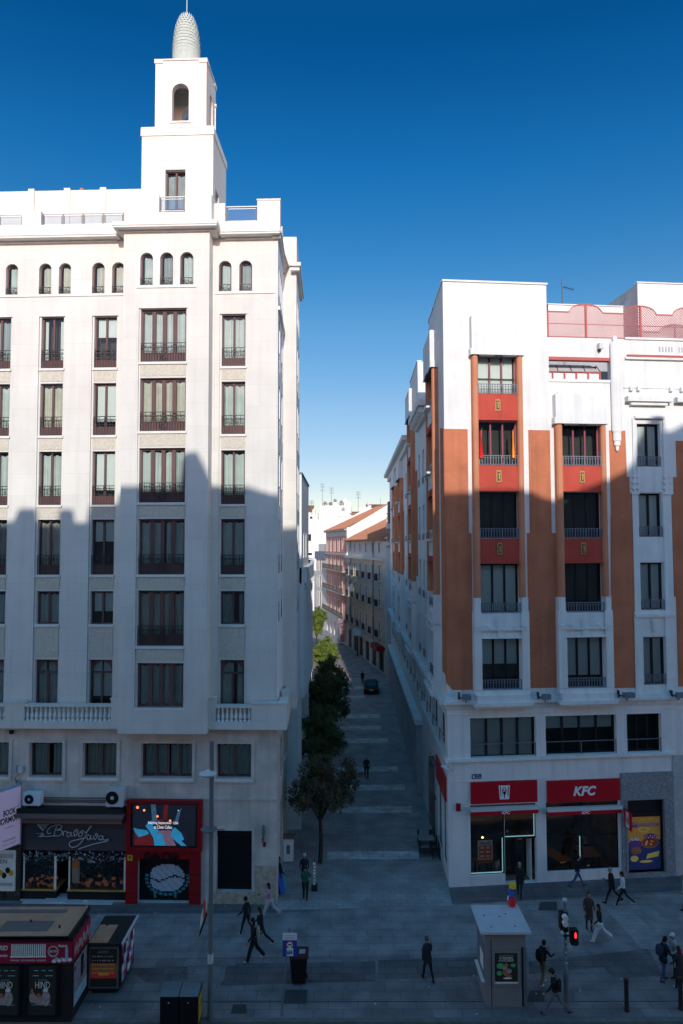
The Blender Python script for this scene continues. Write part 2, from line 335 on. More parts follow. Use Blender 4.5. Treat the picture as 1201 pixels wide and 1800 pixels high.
# ------------------------------------------------------------------ windows and railings
def arc_pts(cu, zc, r, n=10, a0=0, a1=math.pi):
    return [(cu+r*math.cos(a0+(a1-a0)*k/n), zc+r*math.sin(a0+(a1-a0)*k/n)) for k in range(n+1)]
def arch_bar(mb, F, cu, zc, r0, r1, d0, d1, m=0, n=12):
    for k in range(n):
        a, b = math.pi*k/n, math.pi*(k+1)/n
        P = []
        for d in (d1, d0):
            for (r, t) in ((r0,a),(r1,a),(r1,b),(r0,b)): P.append(F.p(cu+r*math.cos(t), zc+r*math.sin(t), d))
        mb._hex(P, m)
def window(F, u0, u1, z0, z1, d, par, n=2, fm='brown', bw=.075, mw=.10, kick=0, arch=False, fan=False, cur='net', rail=None, dep=.2, transom=None, glass='glass', sill=True, curz=None, bars=None):
    """frame set back in its opening; pane, curtain, railing and sill are its sub-parts"""
    e = d-dep; f = MB(); zt = z1
    if arch: zt = z1-(u1-u0)/2
    f.box(F, u0, u0+bw, z0, zt, e-.06, e); f.box(F, u1-bw, u1, z0, zt, e-.06, e)
    f.box(F, u0+bw, u1-bw, z0, z0+bw, e-.06, e)
    if arch: arch_bar(f, F, (u0+u1)/2, zt, (u1-u0)/2-bw, (u1-u0)/2, e-.06, e)
    else: f.box(F, u0+bw, u1-bw, z1-bw, z1, e-.06, e)
    iu0, iu1 = u0+bw, u1-bw
    top = zt if arch else z1-bw
    if fan:
        r = (iu1-iu0)/2; zc = z1-bw-r; cu = (iu0+iu1)/2
        f.box(F, iu0, iu1, zc-.10, zc-.02, e-.055, e+.01)
        for sgn in (-1, 1):
            pts = arc_pts(cu, zc, r*.92, 6, math.pi/2, math.pi if sgn < 0 else 0)
            f.prism(F, [(iu0 if sgn < 0 else iu1, z1-bw)]+pts+[(iu0 if sgn < 0 else iu1, zc-.02)], e-.055, e-.004)
        top = zc-.02
    w = (iu1-iu0)/n
    for i in range(1, n): f.box(F, iu0+i*w-mw/2, iu0+i*w+mw/2, z0+bw, top, e-.055, e+.012)
    if transom: f.box(F, iu0, iu1, transom-.03, transom+.03, e-.05, e+.006)
    if kick:
        for i in range(n):
            a = iu0+i*w+(mw/2 if i else 0); b = iu0+(i+1)*w-(mw/2 if i < n-1 else 0)
            f.box(F, a, b, z0+bw, z0+bw+kick, e-.05, e-.01)
            for k in range(3): f.box(F, a+(b-a)*(k+.32)/3, a+(b-a)*(k+.68)/3, z0+bw+.04, z0+bw+kick-.05, e-.01, e+.008)
    f.quad(F, u0-.3, u1+.3, z0-.1, z1+.1, e-.55, 1)
    f.box(F, u0-.3, u1+.3, z0-.11, z0-.1, e-.55, e-.07, 1)
    fr = obj('window', f, [M[fm], M['interior']], par)
    g = MB()
    if arch: g.poly([F.p(u0+.02, z0+.02, e-.03), F.p(u1-.02, z0+.02, e-.03)]+[F.p(a, b, e-.03) for a, b in arc_pts((u0+u1)/2, zt, (u1-u0)/2-.02, 12)])
    else: g.quad(F, iu0, iu1, z0+bw+kick, z1-bw, e-.03)
    obj('pane', g, M[glass], fr)
    if cur:
        c = MB(); mt = M[random.choice(['curtain','curtain','curtain','curtain2','curtain3'])] if cur == 'net' else M['blind']
        spans = [(iu0, iu1)]
        if cur == 'net':
            lo, hi = z0+bw, z1-bw*.5
            if arch: hi = zt+(u1-u0)*.28
            else: hi = z1-.18
            if arch: spans = [(iu0+.06, iu1-.04)]
            elif random.random() < .3: g0 = random.uniform(.3,.6); spans = [(iu0, iu0+(iu1-iu0)*g0), (iu0+(iu1-iu0)*(g0+random.uniform(.08,.22)), iu1)]
            if curz: lo = curz
            for (a, b) in spans:
                k = max(8, int((b-a)/.045)); pt = []
                ph = random.random()*6
                for i in range(k+1):
                    u = a+(b-a)*i/k; pt.append((u, .035*math.sin(u*31+ph)+.02*math.sin(u*13.7+ph)))
                for (p, q) in zip(pt[:-1], pt[1:]):
                    h1 = hi+.03*math.sin(p[0]*19); h2 = hi+.03*math.sin(q[0]*19)
                    c.poly([F.p(p[0], lo, e-.16+p[1]), F.p(q[0], lo, e-.16+q[1]), F.p(q[0], h2, e-.16+q[1]), F.p(p[0], h1, e-.16+p[1])])
        elif cur == 'open':
            for (a, b) in ((iu0, iu0+w*.3), (iu1-w*.45, iu1)): c.quad(F, a, b, z0+bw, z1-.15, e-.15)
        else:
            for i in range(n): c.quad(F, iu0+i*w+.04, iu0+(i+1)*w-.04, (z1-(z1-z0)*cur if isinstance(cur, float) else z0+.1), z1-.1, e-.12)
        obj('curtain' if cur == 'net' else 'blind', c, mt, fr)
    if rail: rail(F, u0, u1, z0, z1, d, fr)
    if sill and dep > .1:
        s = MB(); s.box(F, u0-.07, u1+.07, z0-.13, z0-.005, d-dep+.02, d+.09)
        obj('sill', s, M['trim'], fr)
    return fr
def rail_curl(F, u0, u1, z0, z1, d, fr, h=1.0):
    r = MB(); e = d-.03; t = .011; a, b = u0+.015, u1-.015
    r.box(F, a, b, z0+h-.02, z0+h+.015, e-.02, e+.02); r.box(F, a, b, z0+.04, z0+.065, e-.012, e+.012); r.box(F, a, b, z0+h*.56, z0+h*.56+.02, e-.01, e+.01)
    k = max(3, round((b-a)/.14))
    for i in range(k+1):
        u = a+(b-a)*i/k; r.box(F, u-t, u+t, z0+.06, z0+h*.57, e-t, e+t)
    k = max(2, round((b-a)/.27)); w = (b-a)/k
    for i in range(k):
        cu = a+(i+.5)*w
        for (cx, cz, rr) in ((cu-w*.24, z0+h*.80, w*.23), (cu+w*.24, z0+h*.80, w*.23), (cu, z0+h*.67, w*.16)):
            pts = [(cx+rr*math.cos(q), cz+rr*math.sin(q)*.8) for q in [j*math.pi/4 for j in range(9)]]
            for p, q in zip(pts[:-1], pts[1:]): r.tube([F.p(*p, e), F.p(*q, e)], .012, 3, cap=False)
        r.box(F, a+i*w-t, a+i*w+t, z0+h*.56, z0+h, e-t, e+t)
    if u1-u0 > 1.8:   # crest in the middle of the wide railings
        cu = (a+b)/2
        for rr, cz in ((.17, z0+.30), (.10, z0+.30), (.12, z0+.55)):
            pts = [(cu+rr*math.cos(q), cz+rr*math.sin(q)) for q in [j*math.pi/5 for j in range(11)]]
            for p, q in zip(pts[:-1], pts[1:]): r.tube([F.p(*p, e+.01), F.p(*q, e+.01)], .014, 3, cap=False)
    obj('railing', r, M['iron'], fr)
def rail_small(F, u0, u1, z0, z1, d, fr): rail_curl_arch(F, u0, u1, z0, d, fr)
def rail_curl_arch(F, u0, u1, z0, d, fr):
    r = MB(); e = d-.04; a, b = u0+.01, u1-.01; h = .36
    r.box(F, a, b, z0+h, z0+h+.025, e-.015, e+.015); r.box(F, a, b, z0+.03, z0+.05, e-.01, e+.01)
    for i in range(7):
        u = a+(b-a)*i/6; r.box(F, u-.007, u+.007, z0+.04, z0+h, e-.007, e+.007)
    for cx, cz, rr in ((a+.15, z0+.25, .10), (b-.15, z0+.25, .10), ((a+b)/2, z0+.15, .09), (a+.1, z0+.11, .06), (b-.1, z0+.11, .06)):
        pts = [(cx+rr*math.cos(q), cz+rr*math.sin(q)) for q in [j*math.pi/4 for j in range(9)]]
        for p, q in zip(pts[:-1], pts[1:]): r.tube([F.p(*p, e), F.p(*q, e)], .011, 3, cap=False)
    obj('railing', r, M['iron'], fr)
def rail_bars(h=.5, out=.1, m='steel', step=.16):
    def f(F, u0, u1, z0, z1, d, fr):
        r = MB(); e = d+out; a, b = u0+.01, u1-.01
        r.box(F, a, b, z0+h-.025, z0+h+.015, e-.02, e+.02); r.box(F, a, b, z0+h*.72, z0+h*.72+.02, e-.01, e+.01); r.box(F, a, b, z0+.03, z0+.06, e-.012, e+.012)
        k = max(3, round((b-a)/step))
        for i in range(k+1):
            u = a+(b-a)*i/k; t = .018 if i % 4 else .028
            r.box(F, u-t, u+t, z0, z0+h, e-.012, e+.012)
        obj('railing', r, M[m], fr)
    return f
def baluster(mb, F, u, z0, z1, d, m=0, n=8):
    h = z1-z0; prof = [(.09,0),(.09,.08),(.05,.14),(.10,.30),(.085,.42),(.04,.62),(.06,.78),(.045,.84),(.085,.92),(.085,1)]
    c = F.p(u, z0, d); mb.lathe(c, [(r, q*h) for r, q in prof], n, m)
def cornice(par, F, u0, u1, z0, z1, out, d=0.0, back=.3, m='trim', steps=3, name='cornice'):
    c = MB()
    h = z1-z0
    if steps == 1: c.box(F, u0, u1, z0, z1, d-back, d+out)
    else:
        c.box(F, u0, u1, z0+h*.35, z1, d-back, d+out)
        c.box(F, u0+out*.06, u1-out*.06, z0+.05*h, z0+h*.35-.003, d-back, d+out*.93)
        c.box(F, u0+out*.4, u1-out*.4, z0-h*.3, z0+.05*h-.003, d-back, d+out*.18)
    return obj(name, c, M[m], par)
def glass_rail(F, u0, u1, z0, z1, d, par, panels=1, m='lightmetal'):
    f = MB(); g = MB(); w = (u1-u0)/panels; t = .02
    for i in range(panels):
        a, b = u0+i*w+.05, u0+(i+1)*w-.05
        f.box(F, a, b, z0+.06, z0+.10, d-t, d+t); f.box(F, a, b, z1-.14, z1-.10, d-t, d+t)
        f.box(F, a, a+.035, z0+.1, z1-.1, d-t, d+t, 1); f.box(F, b-.035, b, z0+.1, z1-.1, d-t, d+t, 1)
        g.quad(F, a+.035, b-.035, z0+.1, z1-.14, d)
    for i in range(panels+1):
        u = u0+i*w; f.box(F, u-.02, u+.02, z0, z1, d-t, d+t, 1)
    f.box(F, u0, u1, z1-.03, z1+.02, d-.03, d+.03)
    o = obj('railing', f, [M[m], M['postgrey']], par); obj('pane', g, M['glassr'], o)
# ------------------------------------------------------------------ LEFT BUILDING
gl = G(487, 1590)
FL = Fac(gl, (1, -.034))
LB = root('corner_building', 'tall pale building with arched top windows and a stepped tower ending in a pine cone', 'building', (gl.x, gl.y, 0))
uL, zL = FL.u, FL.z
ULEFT = -22.0
BD = .85                                   # how far the bay stands out
zb0 = zL(300, 1287, .5)                    # underside of the jettied upper floors
zrail = zL(410, 1243, .5)
ztop = zL(430, 421)                        # eaves
rowR = [(552.2,643.3),(670,762.8),(791,886),(912,1010),(1039,1098),(1160.5,1246)]
zR = [(zL(410, b), zL(410, a)) for a, b in rowR]
cols = []
for a, b in ((68,105),(162,202),(388.5,430.5)): cols.append((uL(a,790), uL(b,790)))
cw = cols[1][1]-cols[1][0]; pitch = cols[1][0]-cols[0][0]
colL = [(cols[0][0]-pitch*k, cols[0][0]-pitch*k+cw) for k in (4,3,2,1)]+[(cols[0][0], cols[0][0]+cw), cols[1]]
colR = cols[2]
allcols = colL+[colR]
bu0, bu1 = uL(213, 800, BD), uL(366, 800, BD)
base_w = []
for (a, b) in ((52,110),(146,205.5),(248.5,338),(381,442)): base_w.append((uL(a,1335), uL(b,1335)))
bz = (zL(300,1367.5), zL(300,1306.5))
bp = base_w[1][0]-base_w[0][0]; bww = base_w[0][1]-base_w[0][0]
base_all = [(base_w[0][0]-bp*k, base_w[0][0]-bp*k+bww) for k in (4,3,2,1)]+base_w
# ground openings
shop = (uL(36,1500), uL(222,1500), 0.05, zL(130,1417))
club = (uL(242.5,1550), uL(334,1550), 0.02, zL(290,1508))
shut = (uL(381,1510), uL(443,1510), zL(410,1567), zL(410,1459.5))
w = MB()
w.wall(FL, ULEFT, 0, 0, zb0, [(a,b,*bz) for a,b in base_all]+[shop, club, shut, (uL(-120,1500), uL(-12,1500), .4, 3.2)], 0, .3, 1, 1)
upper_ops = [(a-.10, b+.10, zR[5][0], zR[0][1]+.02) for a, b in allcols]+[(bu0+.1, bu1-.1, zb0+.3, ztop-.3)]
ar = []
sL0, sL1 = zL(110,516.5), zL(110,462.5)
for a, b in ((11.5,33),(68.5,90.5),(103.5,125),(162,184),(197,219)): ar.append((uL(a,490), uL(b,490), sL0, sL1, True))
pa = ar[3][0]-ar[1][0]
for k in (1,2,3): ar += [(ar[1][0]-pa*k, ar[1][1]-pa*k, sL0, sL1, True), (ar[2][0]-pa*k, ar[2][1]-pa*k, sL0, sL1, True)]
ar = [ar[i] for i in (1,2,3,4,5,6,7,8,9,10)]
arR = [(uL(384.7,490), uL(407,490), zL(410,511.5), zL(410,458), True), (uL(420.6,490), uL(443.3,490), zL(410,511.5), zL(410,458), True)]
w.wall(FL, ULEFT, 0, zb0, ztop+.3, upper_ops+ar+arR, 0, .22)
# recessed strips that hold each column of windows
for a, b in allcols:
    w.wall(FL, a-.10, b+.10, zR[5][0], zR[0][1]+.02, [(a,b,*z) for z in zR], -.07, .2)
    for z in (zR[0][1]+.02,): w.poly([FL.p(a-.1,z,0),FL.p(b+.1,z,0),FL.p(b+.1,z,-.07),FL.p(a-.1,z,-.07)])
    w.poly([FL.p(a-.1,zR[5][0],0),FL.p(a-.1,zR[0][1],0),FL.p(a-.1,zR[0][1],-.07),FL.p(a-.1,zR[5][0],-.07)])
    w.poly([FL.p(b+.1,zR[5][0],0),FL.p(b+.1,zR[0][1],0),FL.p(b+.1,zR[0][1],-.07),FL.p(b+.1,zR[5][0],-.07)])
# bay of the tower
def uB(x, y=800): return uL(x, y, BD)
def zB(y, x=290): return zL(x, y, BD)
bwin = (uB(247.5), uB(328)); bw4 = (uB(244), uB(325, 850))
bwin = (uB(244.2), uB(325.2))
rowB = [(542,635.5),(663.5,757.5),(787,883),(912,1010),(1038,1136),(1166,1244)]
zBr = [(zB(b), zB(a)) for a, b in rowB]
arB = [(uB(246.7,470), uB(269,470)), (uB(281.4,470), uB(304.4,470)), (uB(316.7,470), uB(340,470))]
arBz = (zB(500.5), zB(443.5))
zbt = zB(404)
w.wall(FL, bu0, bu1, zb0, zbt, [(bwin[0]-.08, bwin[1]+.08, zBr[5][0], zBr[0][1]+.02)]+[(a,b,*arBz,True) for a,b in arB], BD, .22)
w.wall(FL, bwin[0]-.08, bwin[1]+.08, zBr[5][0], zBr[0][1]+.02, [(bwin[0],bwin[1],*z) for z in zBr], BD-.07, .2)
for u in (bwin[0]-.08, bwin[1]+.08): w.poly([FL.p(u,zBr[5][0],BD),FL.p(u,zBr[0][1]+.02,BD),FL.p(u,zBr[0][1]+.02,BD-.07),FL.p(u,zBr[5][0],BD-.07)])
w.poly([FL.p(bwin[0]-.08,zBr[0][1]+.02,BD),FL.p(bwin[1]+.08,zBr[0][1]+.02,BD),FL.p(bwin[1]+.08,zBr[0][1]+.02,BD-.07),FL.p(bwin[0]-.08,zBr[0][1]+.02,BD-.07)])
for u in (bu0, bu1): w.poly([FL.p(u,zb0,-.3),FL.p(u,zb0,BD),FL.p(u,zbt,BD),FL.p(u,zbt,-.3)])
w.poly([FL.p(bu0,zb0,-.1),FL.p(bu1,zb0,-.1),FL.p(bu1,zb0,BD),FL.p(bu0,zb0,BD)])
# side wall along the lane, then the second block
d1 = ray(575, 960); FLs = Fac(gl, (d1.x, d1.y), (d1.y, -d1.x))
T1 = 4.4; s2 = .77
side_c = [(.75,1.65),(2.75,3.65)]
side_ops = [(a,b,*z) for a,b in side_c for z in zR[:5]]
sarch = [(a,a+.6,zL(410,511.5),zL(410,458),True) for a in (.5,1.5,2.5,3.4)]
w.wall(FLs, 0, T1, zb0, ztop+.3, side_ops+sarch, 0, .22, 3)
w.wall(FLs, 0, 36, 0, zb0, [(2.2,3.6,.1,4.2),(5.2,6.6,.1,4.2),(8.4,9.8,.1,4.2),(12,13.4,.1,4.2),(16,17.4,.1,4.2),(2.2,3.4,5.6,7.6),(5.4,6.6,5.6,7.6),(9,10.2,5.6,7.6),(13,14.2,5.6,7.6)], 0, .35, 1)
T2 = 9.1
w.wall(FLs, T1, T2, zb0, ztop+.3, [(T1+1.2,T1+2.1,*z) for z in zR[:5]]+[(T1+3.0,T1+3.9,*z) for z in zR[:5]]+[(T1+1.1+k,T1+1.7+k,zL(410,511.5),zL(410,458),True) for k in (0,1.1,2.2)], s2, .22, 3)
w.poly([FLs.p(T1,zb0,0),FLs.p(T1,zb0,s2),FLs.p(T1,ztop+.3,s2),FLs.p(T1,ztop+.3,0)])
w.poly([FLs.p(T1,zb0,0),FLs.p(T2,zb0,0),FLs.p(T2,zb0,s2),FLs.p(T1,zb0,s2)])
w.poly([FLs.p(T2,zb0-.3,-14),FLs.p(T2,zb0-.3,s2),FLs.p(T2,ztop+.3,s2),FLs.p(T2,ztop+.3,-14)])
# roof, far end, back
w.poly([FL.p(ULEFT,ztop+.3,0),FL.p(0,ztop+.3,0),FLs.p(T2,ztop+.3,s2),FLs.p(T2,ztop+.3,-18)],2)
w.poly([FL.p(ULEFT,0,0),FL.p(ULEFT,ztop,0),FLs.p(T2,ztop,-18),FLs.p(T2,0,-18)])
obj('wall', w, [M['render'], M['dirtyrender'], M['trim'], M['renderlit']], LB)
# --- third block, lower, further down the lane
Pt = FLs.p(T2, 0, 0); zt3 = 22.7
F3 = Fac((-2.6, Pt.y), (0,1), (1,0))
LB3 = root('town_house', 'plain white blank walled block behind the corner building on the left of the lane', 'building', (-2.6, Pt.y, 0))
w = MB()
w.wall(F3, 0, 9.5, 8.4, zt3, [(2,2.9,17.2,19),(5,5.9,17.2,19)], 0, .2)
w.poly([F3.p(0,0,-14),F3.p(0,zt3,-14),F3.p(0,zt3,0),F3.p(0,0,0)]); w.poly([F3.p(9.5,0,-14),F3.p(9.5,zt3,-14),F3.p(9.5,zt3,0),F3.p(9.5,0,0)])
w.poly([F3.p(0,zt3,-14),F3.p(0,zt3,0),F3.p(9.5,zt3,0),F3.p(9.5,zt3,-14)])
w.box(F3, -.05, 9.6, zt3, zt3+.12, -.3, .06, 1)
obj('wall', w, [M['render3'], M['bluegrey']], LB3)
w = MB(); w.box(F3, 0.01, 11.3, 8.3, 15.6, -.2, .2); w.box(F3, -.0, 11.35, 15.6, 16.6, -.2, .34)
for k in range(8): w.box(F3, .5+k*1.4, .8+k*1.4, 8.3, 15.6, .2, .27)
for k in range(14): w.box(F3, .3+k*.8, .5+k*.8, 15.3, 15.62, .2, .42, 1)
obj('jettied_storey', w, [M['render3'], M['trim']], LB3)
for k in range(7):
    window(F3, 1.0+k*1.4, 1.7+k*1.4, 12.6, 14.8, .2, LB3, n=1, cur='net', dep=-.03, sill=False)
# --- windows of the left building
for ci, (a, b) in enumerate(allcols):
    for ri, z in enumerate(zR):
        if a < uL(-60, 800): 
            if ri in (5,): continue
        kw = dict(n=2, kick=0, cur='net', dep=.2)
        if ri < 4: kw.update(kick=.42, rail=rail_curl)
        if ri == 5: kw.update(fan=True, sill=False)
        if ci == 5: kw['cur'] = (.38, .72, .72, .40, .62, .78)[ri]
        if ci == 4 and ri == 0: kw['cur'] = 'open'
        window(FL, a, b, z[0], z[1], -.07, LB, **kw)
for o in ar+arR: window(FL, *o[:4], 0, LB, n=1, arch=True, cur='net', rail=rail_small, sill=False, bw=.07)
for a, b in arB: window(FL, a, b, *arBz, BD, LB, n=1, arch=True, cur='net', rail=rail_small, sill=False, bw=.07)
for ri, z in enumerate(zBr):
    window(FL, *bwin, *z, BD-.07, LB, n=4, mw=.20, bw=.10, kick=.45 if ri < 5 else 0, cur='net', rail=rail_curl if ri < 5 else None)
for (a, b) in base_all: window(FL, a, b, *bz, 0, LB, n=4 if b-a > 2 else 2, mw=.12, cur='net', dep=.28)
for (a, b) in side_c:
    for z in zR[:5]: window(FLs, a, b, *z, 0, LB, n=2, kick=.4, cur='net', rail=rail_curl, sill=False)
for o in sarch: window(FLs, *o[:4], 0, LB, n=1, arch=True, cur='net', sill=False)
for z in zR[:5]:
    for a in (T1+1.2, T1+3.0): window(FLs, a, a+.9, *z, s2, LB, n=2, kick=.4, cur='net', rail=rail_curl, sill=False)
for k in (0,1.1,2.2): window(FLs, T1+1.1+k, T1+1.7+k, zL(410,511.5), zL(410,458), s2, LB, n=1, arch=True, cur='net', sill=False)
for t, z0, z1 in [(a,.1,4.2) for a in (2.2,5.2,8.4,12,16)]: window(FLs, t, t+1.4, z0, z1, 0, LB, n=2, cur=None, dep=.3, sill=False, fm='darkframe')
for t in (2.2,5.4,9,13): window(FLs, t, t+1.2, 5.6, 7.6, 0, LB, n=2, cur='net', dep=.3)
# --- grained spandrels between windows
for ci, (a, b) in enumerate(allcols):
    for lo, hi in zip(zR[1:], zR[:-1]):
        s = MB(); s.box(FL, a, b, lo[1]+.10, hi[0]-.14, -.10, -.045); obj('spandrel', s, M['spandrel'], LB)
for lo, hi in zip(zBr[1:], zBr[:-1]):
    s = MB(); s.box(FL, bwin[0], bwin[1], lo[1]+.10, hi[0]-.14, BD-.1, BD-.045); obj('spandrel', s, M['spandrel'], LB)
# surrounds of the base windows
for (a, b) in base_all:
    s = MB(); t = .17
    s.box(FL, a-t, b+t, bz[1], bz[1]+t, -.02, .06); s.box(FL, a-t, a, bz[0], bz[1], -.02, .058); s.box(FL, b, b+t, bz[0], bz[1], -.02, .058); s.box(FL, a-t, b+t, bz[0]-t-.05, bz[0]-.02, -.02, .075)
    obj('window_surround', s, M['dirtyrender'], LB)
# thin string courses
s = MB(); zz = sL0-.10
s.box(FL, ULEFT, bu0-.02, zz-.05, zz+.03, -.02, .05); s.box(FL, bu1+.02, -.15, arR[0][2]-.16, arR[0][2]-.09, -.02, .05)
s.box(FL, arB[0][0]-.18, arB[2][1]+.18, arBz[0]-.16, arBz[0]-.09, BD-.02, BD+.05)
s.box(FL, uL(355,1404), -.02, zL(420,1406), zL(420,1401), -.02, .07, 1)
s.box(FLs, 0, T1, zL(410,516)-.9, zL(410,516)-.7, -.02, .12)
obj('string_course', s, [M['trim'], M['dirtyrender']], LB)
s = MB(); s.box(FL, uL(443,1560)+.05, -.03, .02, zL(465,1522), -.02, .012); obj('bare_patch', s, M['patch'], LB)
s = MB()
for k, uu in enumerate((uL(484,700), uL(372,700)+.10)): s.box(FL, uu-.06, uu+.06, zb0+1.0, ztop-.2, -.02, .03)
obj('pilaster_strip', s, M['render'], LB)
# cornices
zc0, zc1 = zL(430,419), zL(430,408)
cornice(LB, FL, ULEFT, bu0-.42, zc0, zc1, .55)
cornice(LB, FL, bu1+.42, .18, zc0, zc1, .55)
cornice(LB, FL, bu0-.45, bu1+.5, zB(405.5), zB(395.5), .5, d=BD, back=1.2)
c = MB()
c.box(FLs, -.35, T1, zc0+.12, zc1-.005, -.3, .20); c.box(FLs, -.2, T1, zc0-.1, zc0+.12, -.3, .14)
c.box(FLs, T1-.55, T2+.1, zc0+.12, zc1-.008, -.3+s2, .28+s2); c.box(FLs, T1-.4, T2, zc0-.1, zc0+.12, -.3+s2, .2+s2)
obj('cornice', c, M['trim'], LB)
# parapets with piers, glass railings between
def zP(y): return zL(420, y, .1)
zpw, zpp = zP(389), zP(353.5)
p = MB()
p.box(FL, ULEFT, bu0-.01, zc1, zpw, -.25, .12); p.box(FL, bu1+.01, .12, zc1, zpw, -.25, .12)
pl = zP(364)
gaps = []
px_l = [(39,72)]
pw = uL(72,380)-uL(39,380); pp = 6.3
for k in range(3):
    a = uL(39.5,380,.1)-pp*k; p.box(FL, a, a+pw, zpw, pl, -.25, .12); gaps.append((a+pw, (uL(217,380,.1) if k == 0 else a+pp)))
ra, rb = uL(452.5,370,.1), .12
p.box(FL, ra, rb, zpw, zpp, -.25, .12); p.box(FL, ra-.03, rb+.03, zpp, zpp+.08, -.28, .15)
p.box(FL, bu1+.01, uL(396,380,.1), zpw, zP(357), -.25, .12)
p.box(FLs, 0, T1, zc1, zpw, -.12, .10)
for a in (0.0, 2.0): p.box(FLs, a, a+.7, zpw, zpp-.4, -.12, .10)
obj('parapet', p, M['render'], LB)
for a, b in gaps: glass_rail(FL, a+.03, b-.03, zpw, pl-.1, -.05, LB, 4)
glass_rail(FL, uL(396.5,380,.1)+.03, ra-.02, zpw, zP(361), -.05, LB, 1)
# second block top
p = MB(); z2 = zL(430,353)
p.box(FLs, T1-.02, T1+2.9, zc1, zpp+.1, -3.2, s2+.02); p.box(FLs, T1+3.3, T2, zc1, zpw, s2-.3, s2+.1)
p.box(FLs, T1+3.9, T1+4.4, zpw, zpw+1.0, s2-.3, s2+.1)
obj('attic_block', p, M['render'], LB)
# tower attic with balcony notch
za1 = zB(341.5); za0 = zB(395.5); n0, n1 = uB(279.5,355), uB(325,355); nz = zB(372)
p = MB()
p.wall(FL, bu0, bu1+.08, za0, za1, [(n0,n1,nz,za1+1)], BD-.05, .35)
for u in (bu0, bu1+.08): p.poly([FL.p(u,za0,-3),FL.p(u,za0,BD-.05),FL.p(u,za1,BD-.05),FL.p(u,za1,-3)])
p.quad(FL, bu0, n0, za0, za1, BD-.4); p.quad(FL, n1, bu1+.08, za0, za1, BD-.4)
p.poly([FL.p(bu0,za1,BD-.05),FL.p(n0,za1,BD-.05),FL.p(n0,za1,BD-.4),FL.p(bu0,za1,BD-.4)]); p.poly([FL.p(n1,za1,BD-.05),FL.p(bu1+.08,za1,BD-.05),FL.p(bu1+.08,za1,BD-.4),FL.p(n1,za1,BD-.4)])
p.poly([FL.p(bu0,nz-.05,BD-.05),FL.p(bu1,nz-.05,BD-.05),FL.p(bu1,nz-.05,-3),FL.p(bu0,nz-.05,-3)])
obj('attic_wall', p, M['render'], LB)
glass_rail(FL, n0+.02, n1-.02, nz, zB(345), BD-.1, LB, 1)
# tower, two stages
D1 = -.45
t0, t1 = uL(249.8,225,D1), uL(375.3,225,D1); zt1 = zL(312,225,D1); dep1 = 3.4
tw = (uL(290.6,330,D1), uL(326,330,D1)); tz = (zL(308,372,D1)-.4, zL(308,298,D1))
p = MB()
p.wall(FL, t0, t1, za0-.5, zt1, [(*tw,*tz)], D1, .3)
F_R = Fac(FL.p(t1, 0, D1), -FL.n, FL.e)
wz = (zL(308,372,D1)-.4, zL(308,322,D1))
p.wall(F_R, 0, dep1, za0-.5, zt1, [(.6,1.5,*wz)], 0, .25)
p.poly([FL.p(t0,za0-.5,D1),FL.p(t0,zt1,D1),FL.p(t0,zt1,D1-dep1),FL.p(t0,za0-.5,D1-dep1)])
p.poly([FL.p(t0,za0-.5,D1-dep1),FL.p(t0,zt1,D1-dep1),FL.p(t1,zt1,D1-dep1),FL.p(t1,za0-.5,D1-dep1)])
p.poly([FL.p(t0,zt1,D1),FL.p(t1,zt1,D1),FL.p(t1,zt1,D1-dep1),FL.p(t0,zt1,D1-dep1)])
p.box(FL, t0-.05, t1+.05, zt1-.42, zt1-.02, D1-dep1-.05, D1+.05, 1)
p.box(FL, t0-.03, t1+.03, zt1-.02, zt1+.05, D1-dep1-.03, D1+.07, 1)
obj('tower_stage', p, [M['render'], M['trim']], LB)
window(FL, *tw, *tz, D1, LB, n=2, kick=.6, cur='net', dep=.25, sill=False)
window(F_R, .6, 1.5, *wz, 0, LB, n=2, kick=.4, cur=None, dep=.2, sill=False)
D2 = -.75
q0, q1 = uL(272.5,215,D2), uL(364,130,D2)-.02; zq0, zq1 = zt1+.05, zL(318,106.5,D2); dep2 = 2.3
aw = (uL(302.5,190,D2), uL(332,190,D2)); az = (zL(318,213.5,D2), zL(318,146.5,D2))
p = MB(); th = .35
for (F_, w_, a_, ) in ((FL, q1-q0, 0),):
    p.wall(FL, q0, q1, zq0, zq1, [(*aw,*az,True)], D2, th)
    p.wall(FL, q0+.3, q1-.3, zq0, zq1, [(*aw,*az,True)], D2-th, 0)
    p.wall(FL, q0, q1, zq0, zq1, [(*aw,*az,True)], D2-dep2, th)
    p.wall(FL, q0+.3, q1-.3, zq0, zq1, [(*aw,*az,True)], D2-dep2+th, th)
for uu, nn in ((q1, FL.e), (q0, -FL.e)):
    F_ = Fac(FL.p(uu,0,D2), -FL.n, nn)
    p.wall(F_, 0, dep2, zq0, zq1, [(.75,1.55,*az,True)], 0, th)
    p.wall(F_, .3, dep2-.3, zq0, zq1, [(.75,1.55,*az,True)], -th, 0)
p.poly([FL.p(q0,zq1-.3,D2),FL.p(q1,zq1-.3,D2),FL.p(q1,zq1-.3,D2-dep2),FL.p(q0,zq1-.3,D2-dep2)])
p.poly([FL.p(q0,zq0+.02,D2),FL.p(q1,zq0+.02,D2),FL.p(q1,zq0+.02,D2-dep2),FL.p(q0,zq0+.02,D2-dep2)])
p.box(FL, q0-.05, q1+.05, zq1, zq1+.08, D2-dep2-.05, D2+.06, 1)
for uu in (q0-.05, q1-.42):
    for dd in (D2+.05, D2-dep2+.42): p.box(FL, uu, uu+.47, zq1-.14, zq1-.002, dd-.47, dd+.0, 1)
p.box(FL, aw[0]-.12, aw[1]+.12, az[0]-.09, az[0], D2-.1, D2+.07, 1)
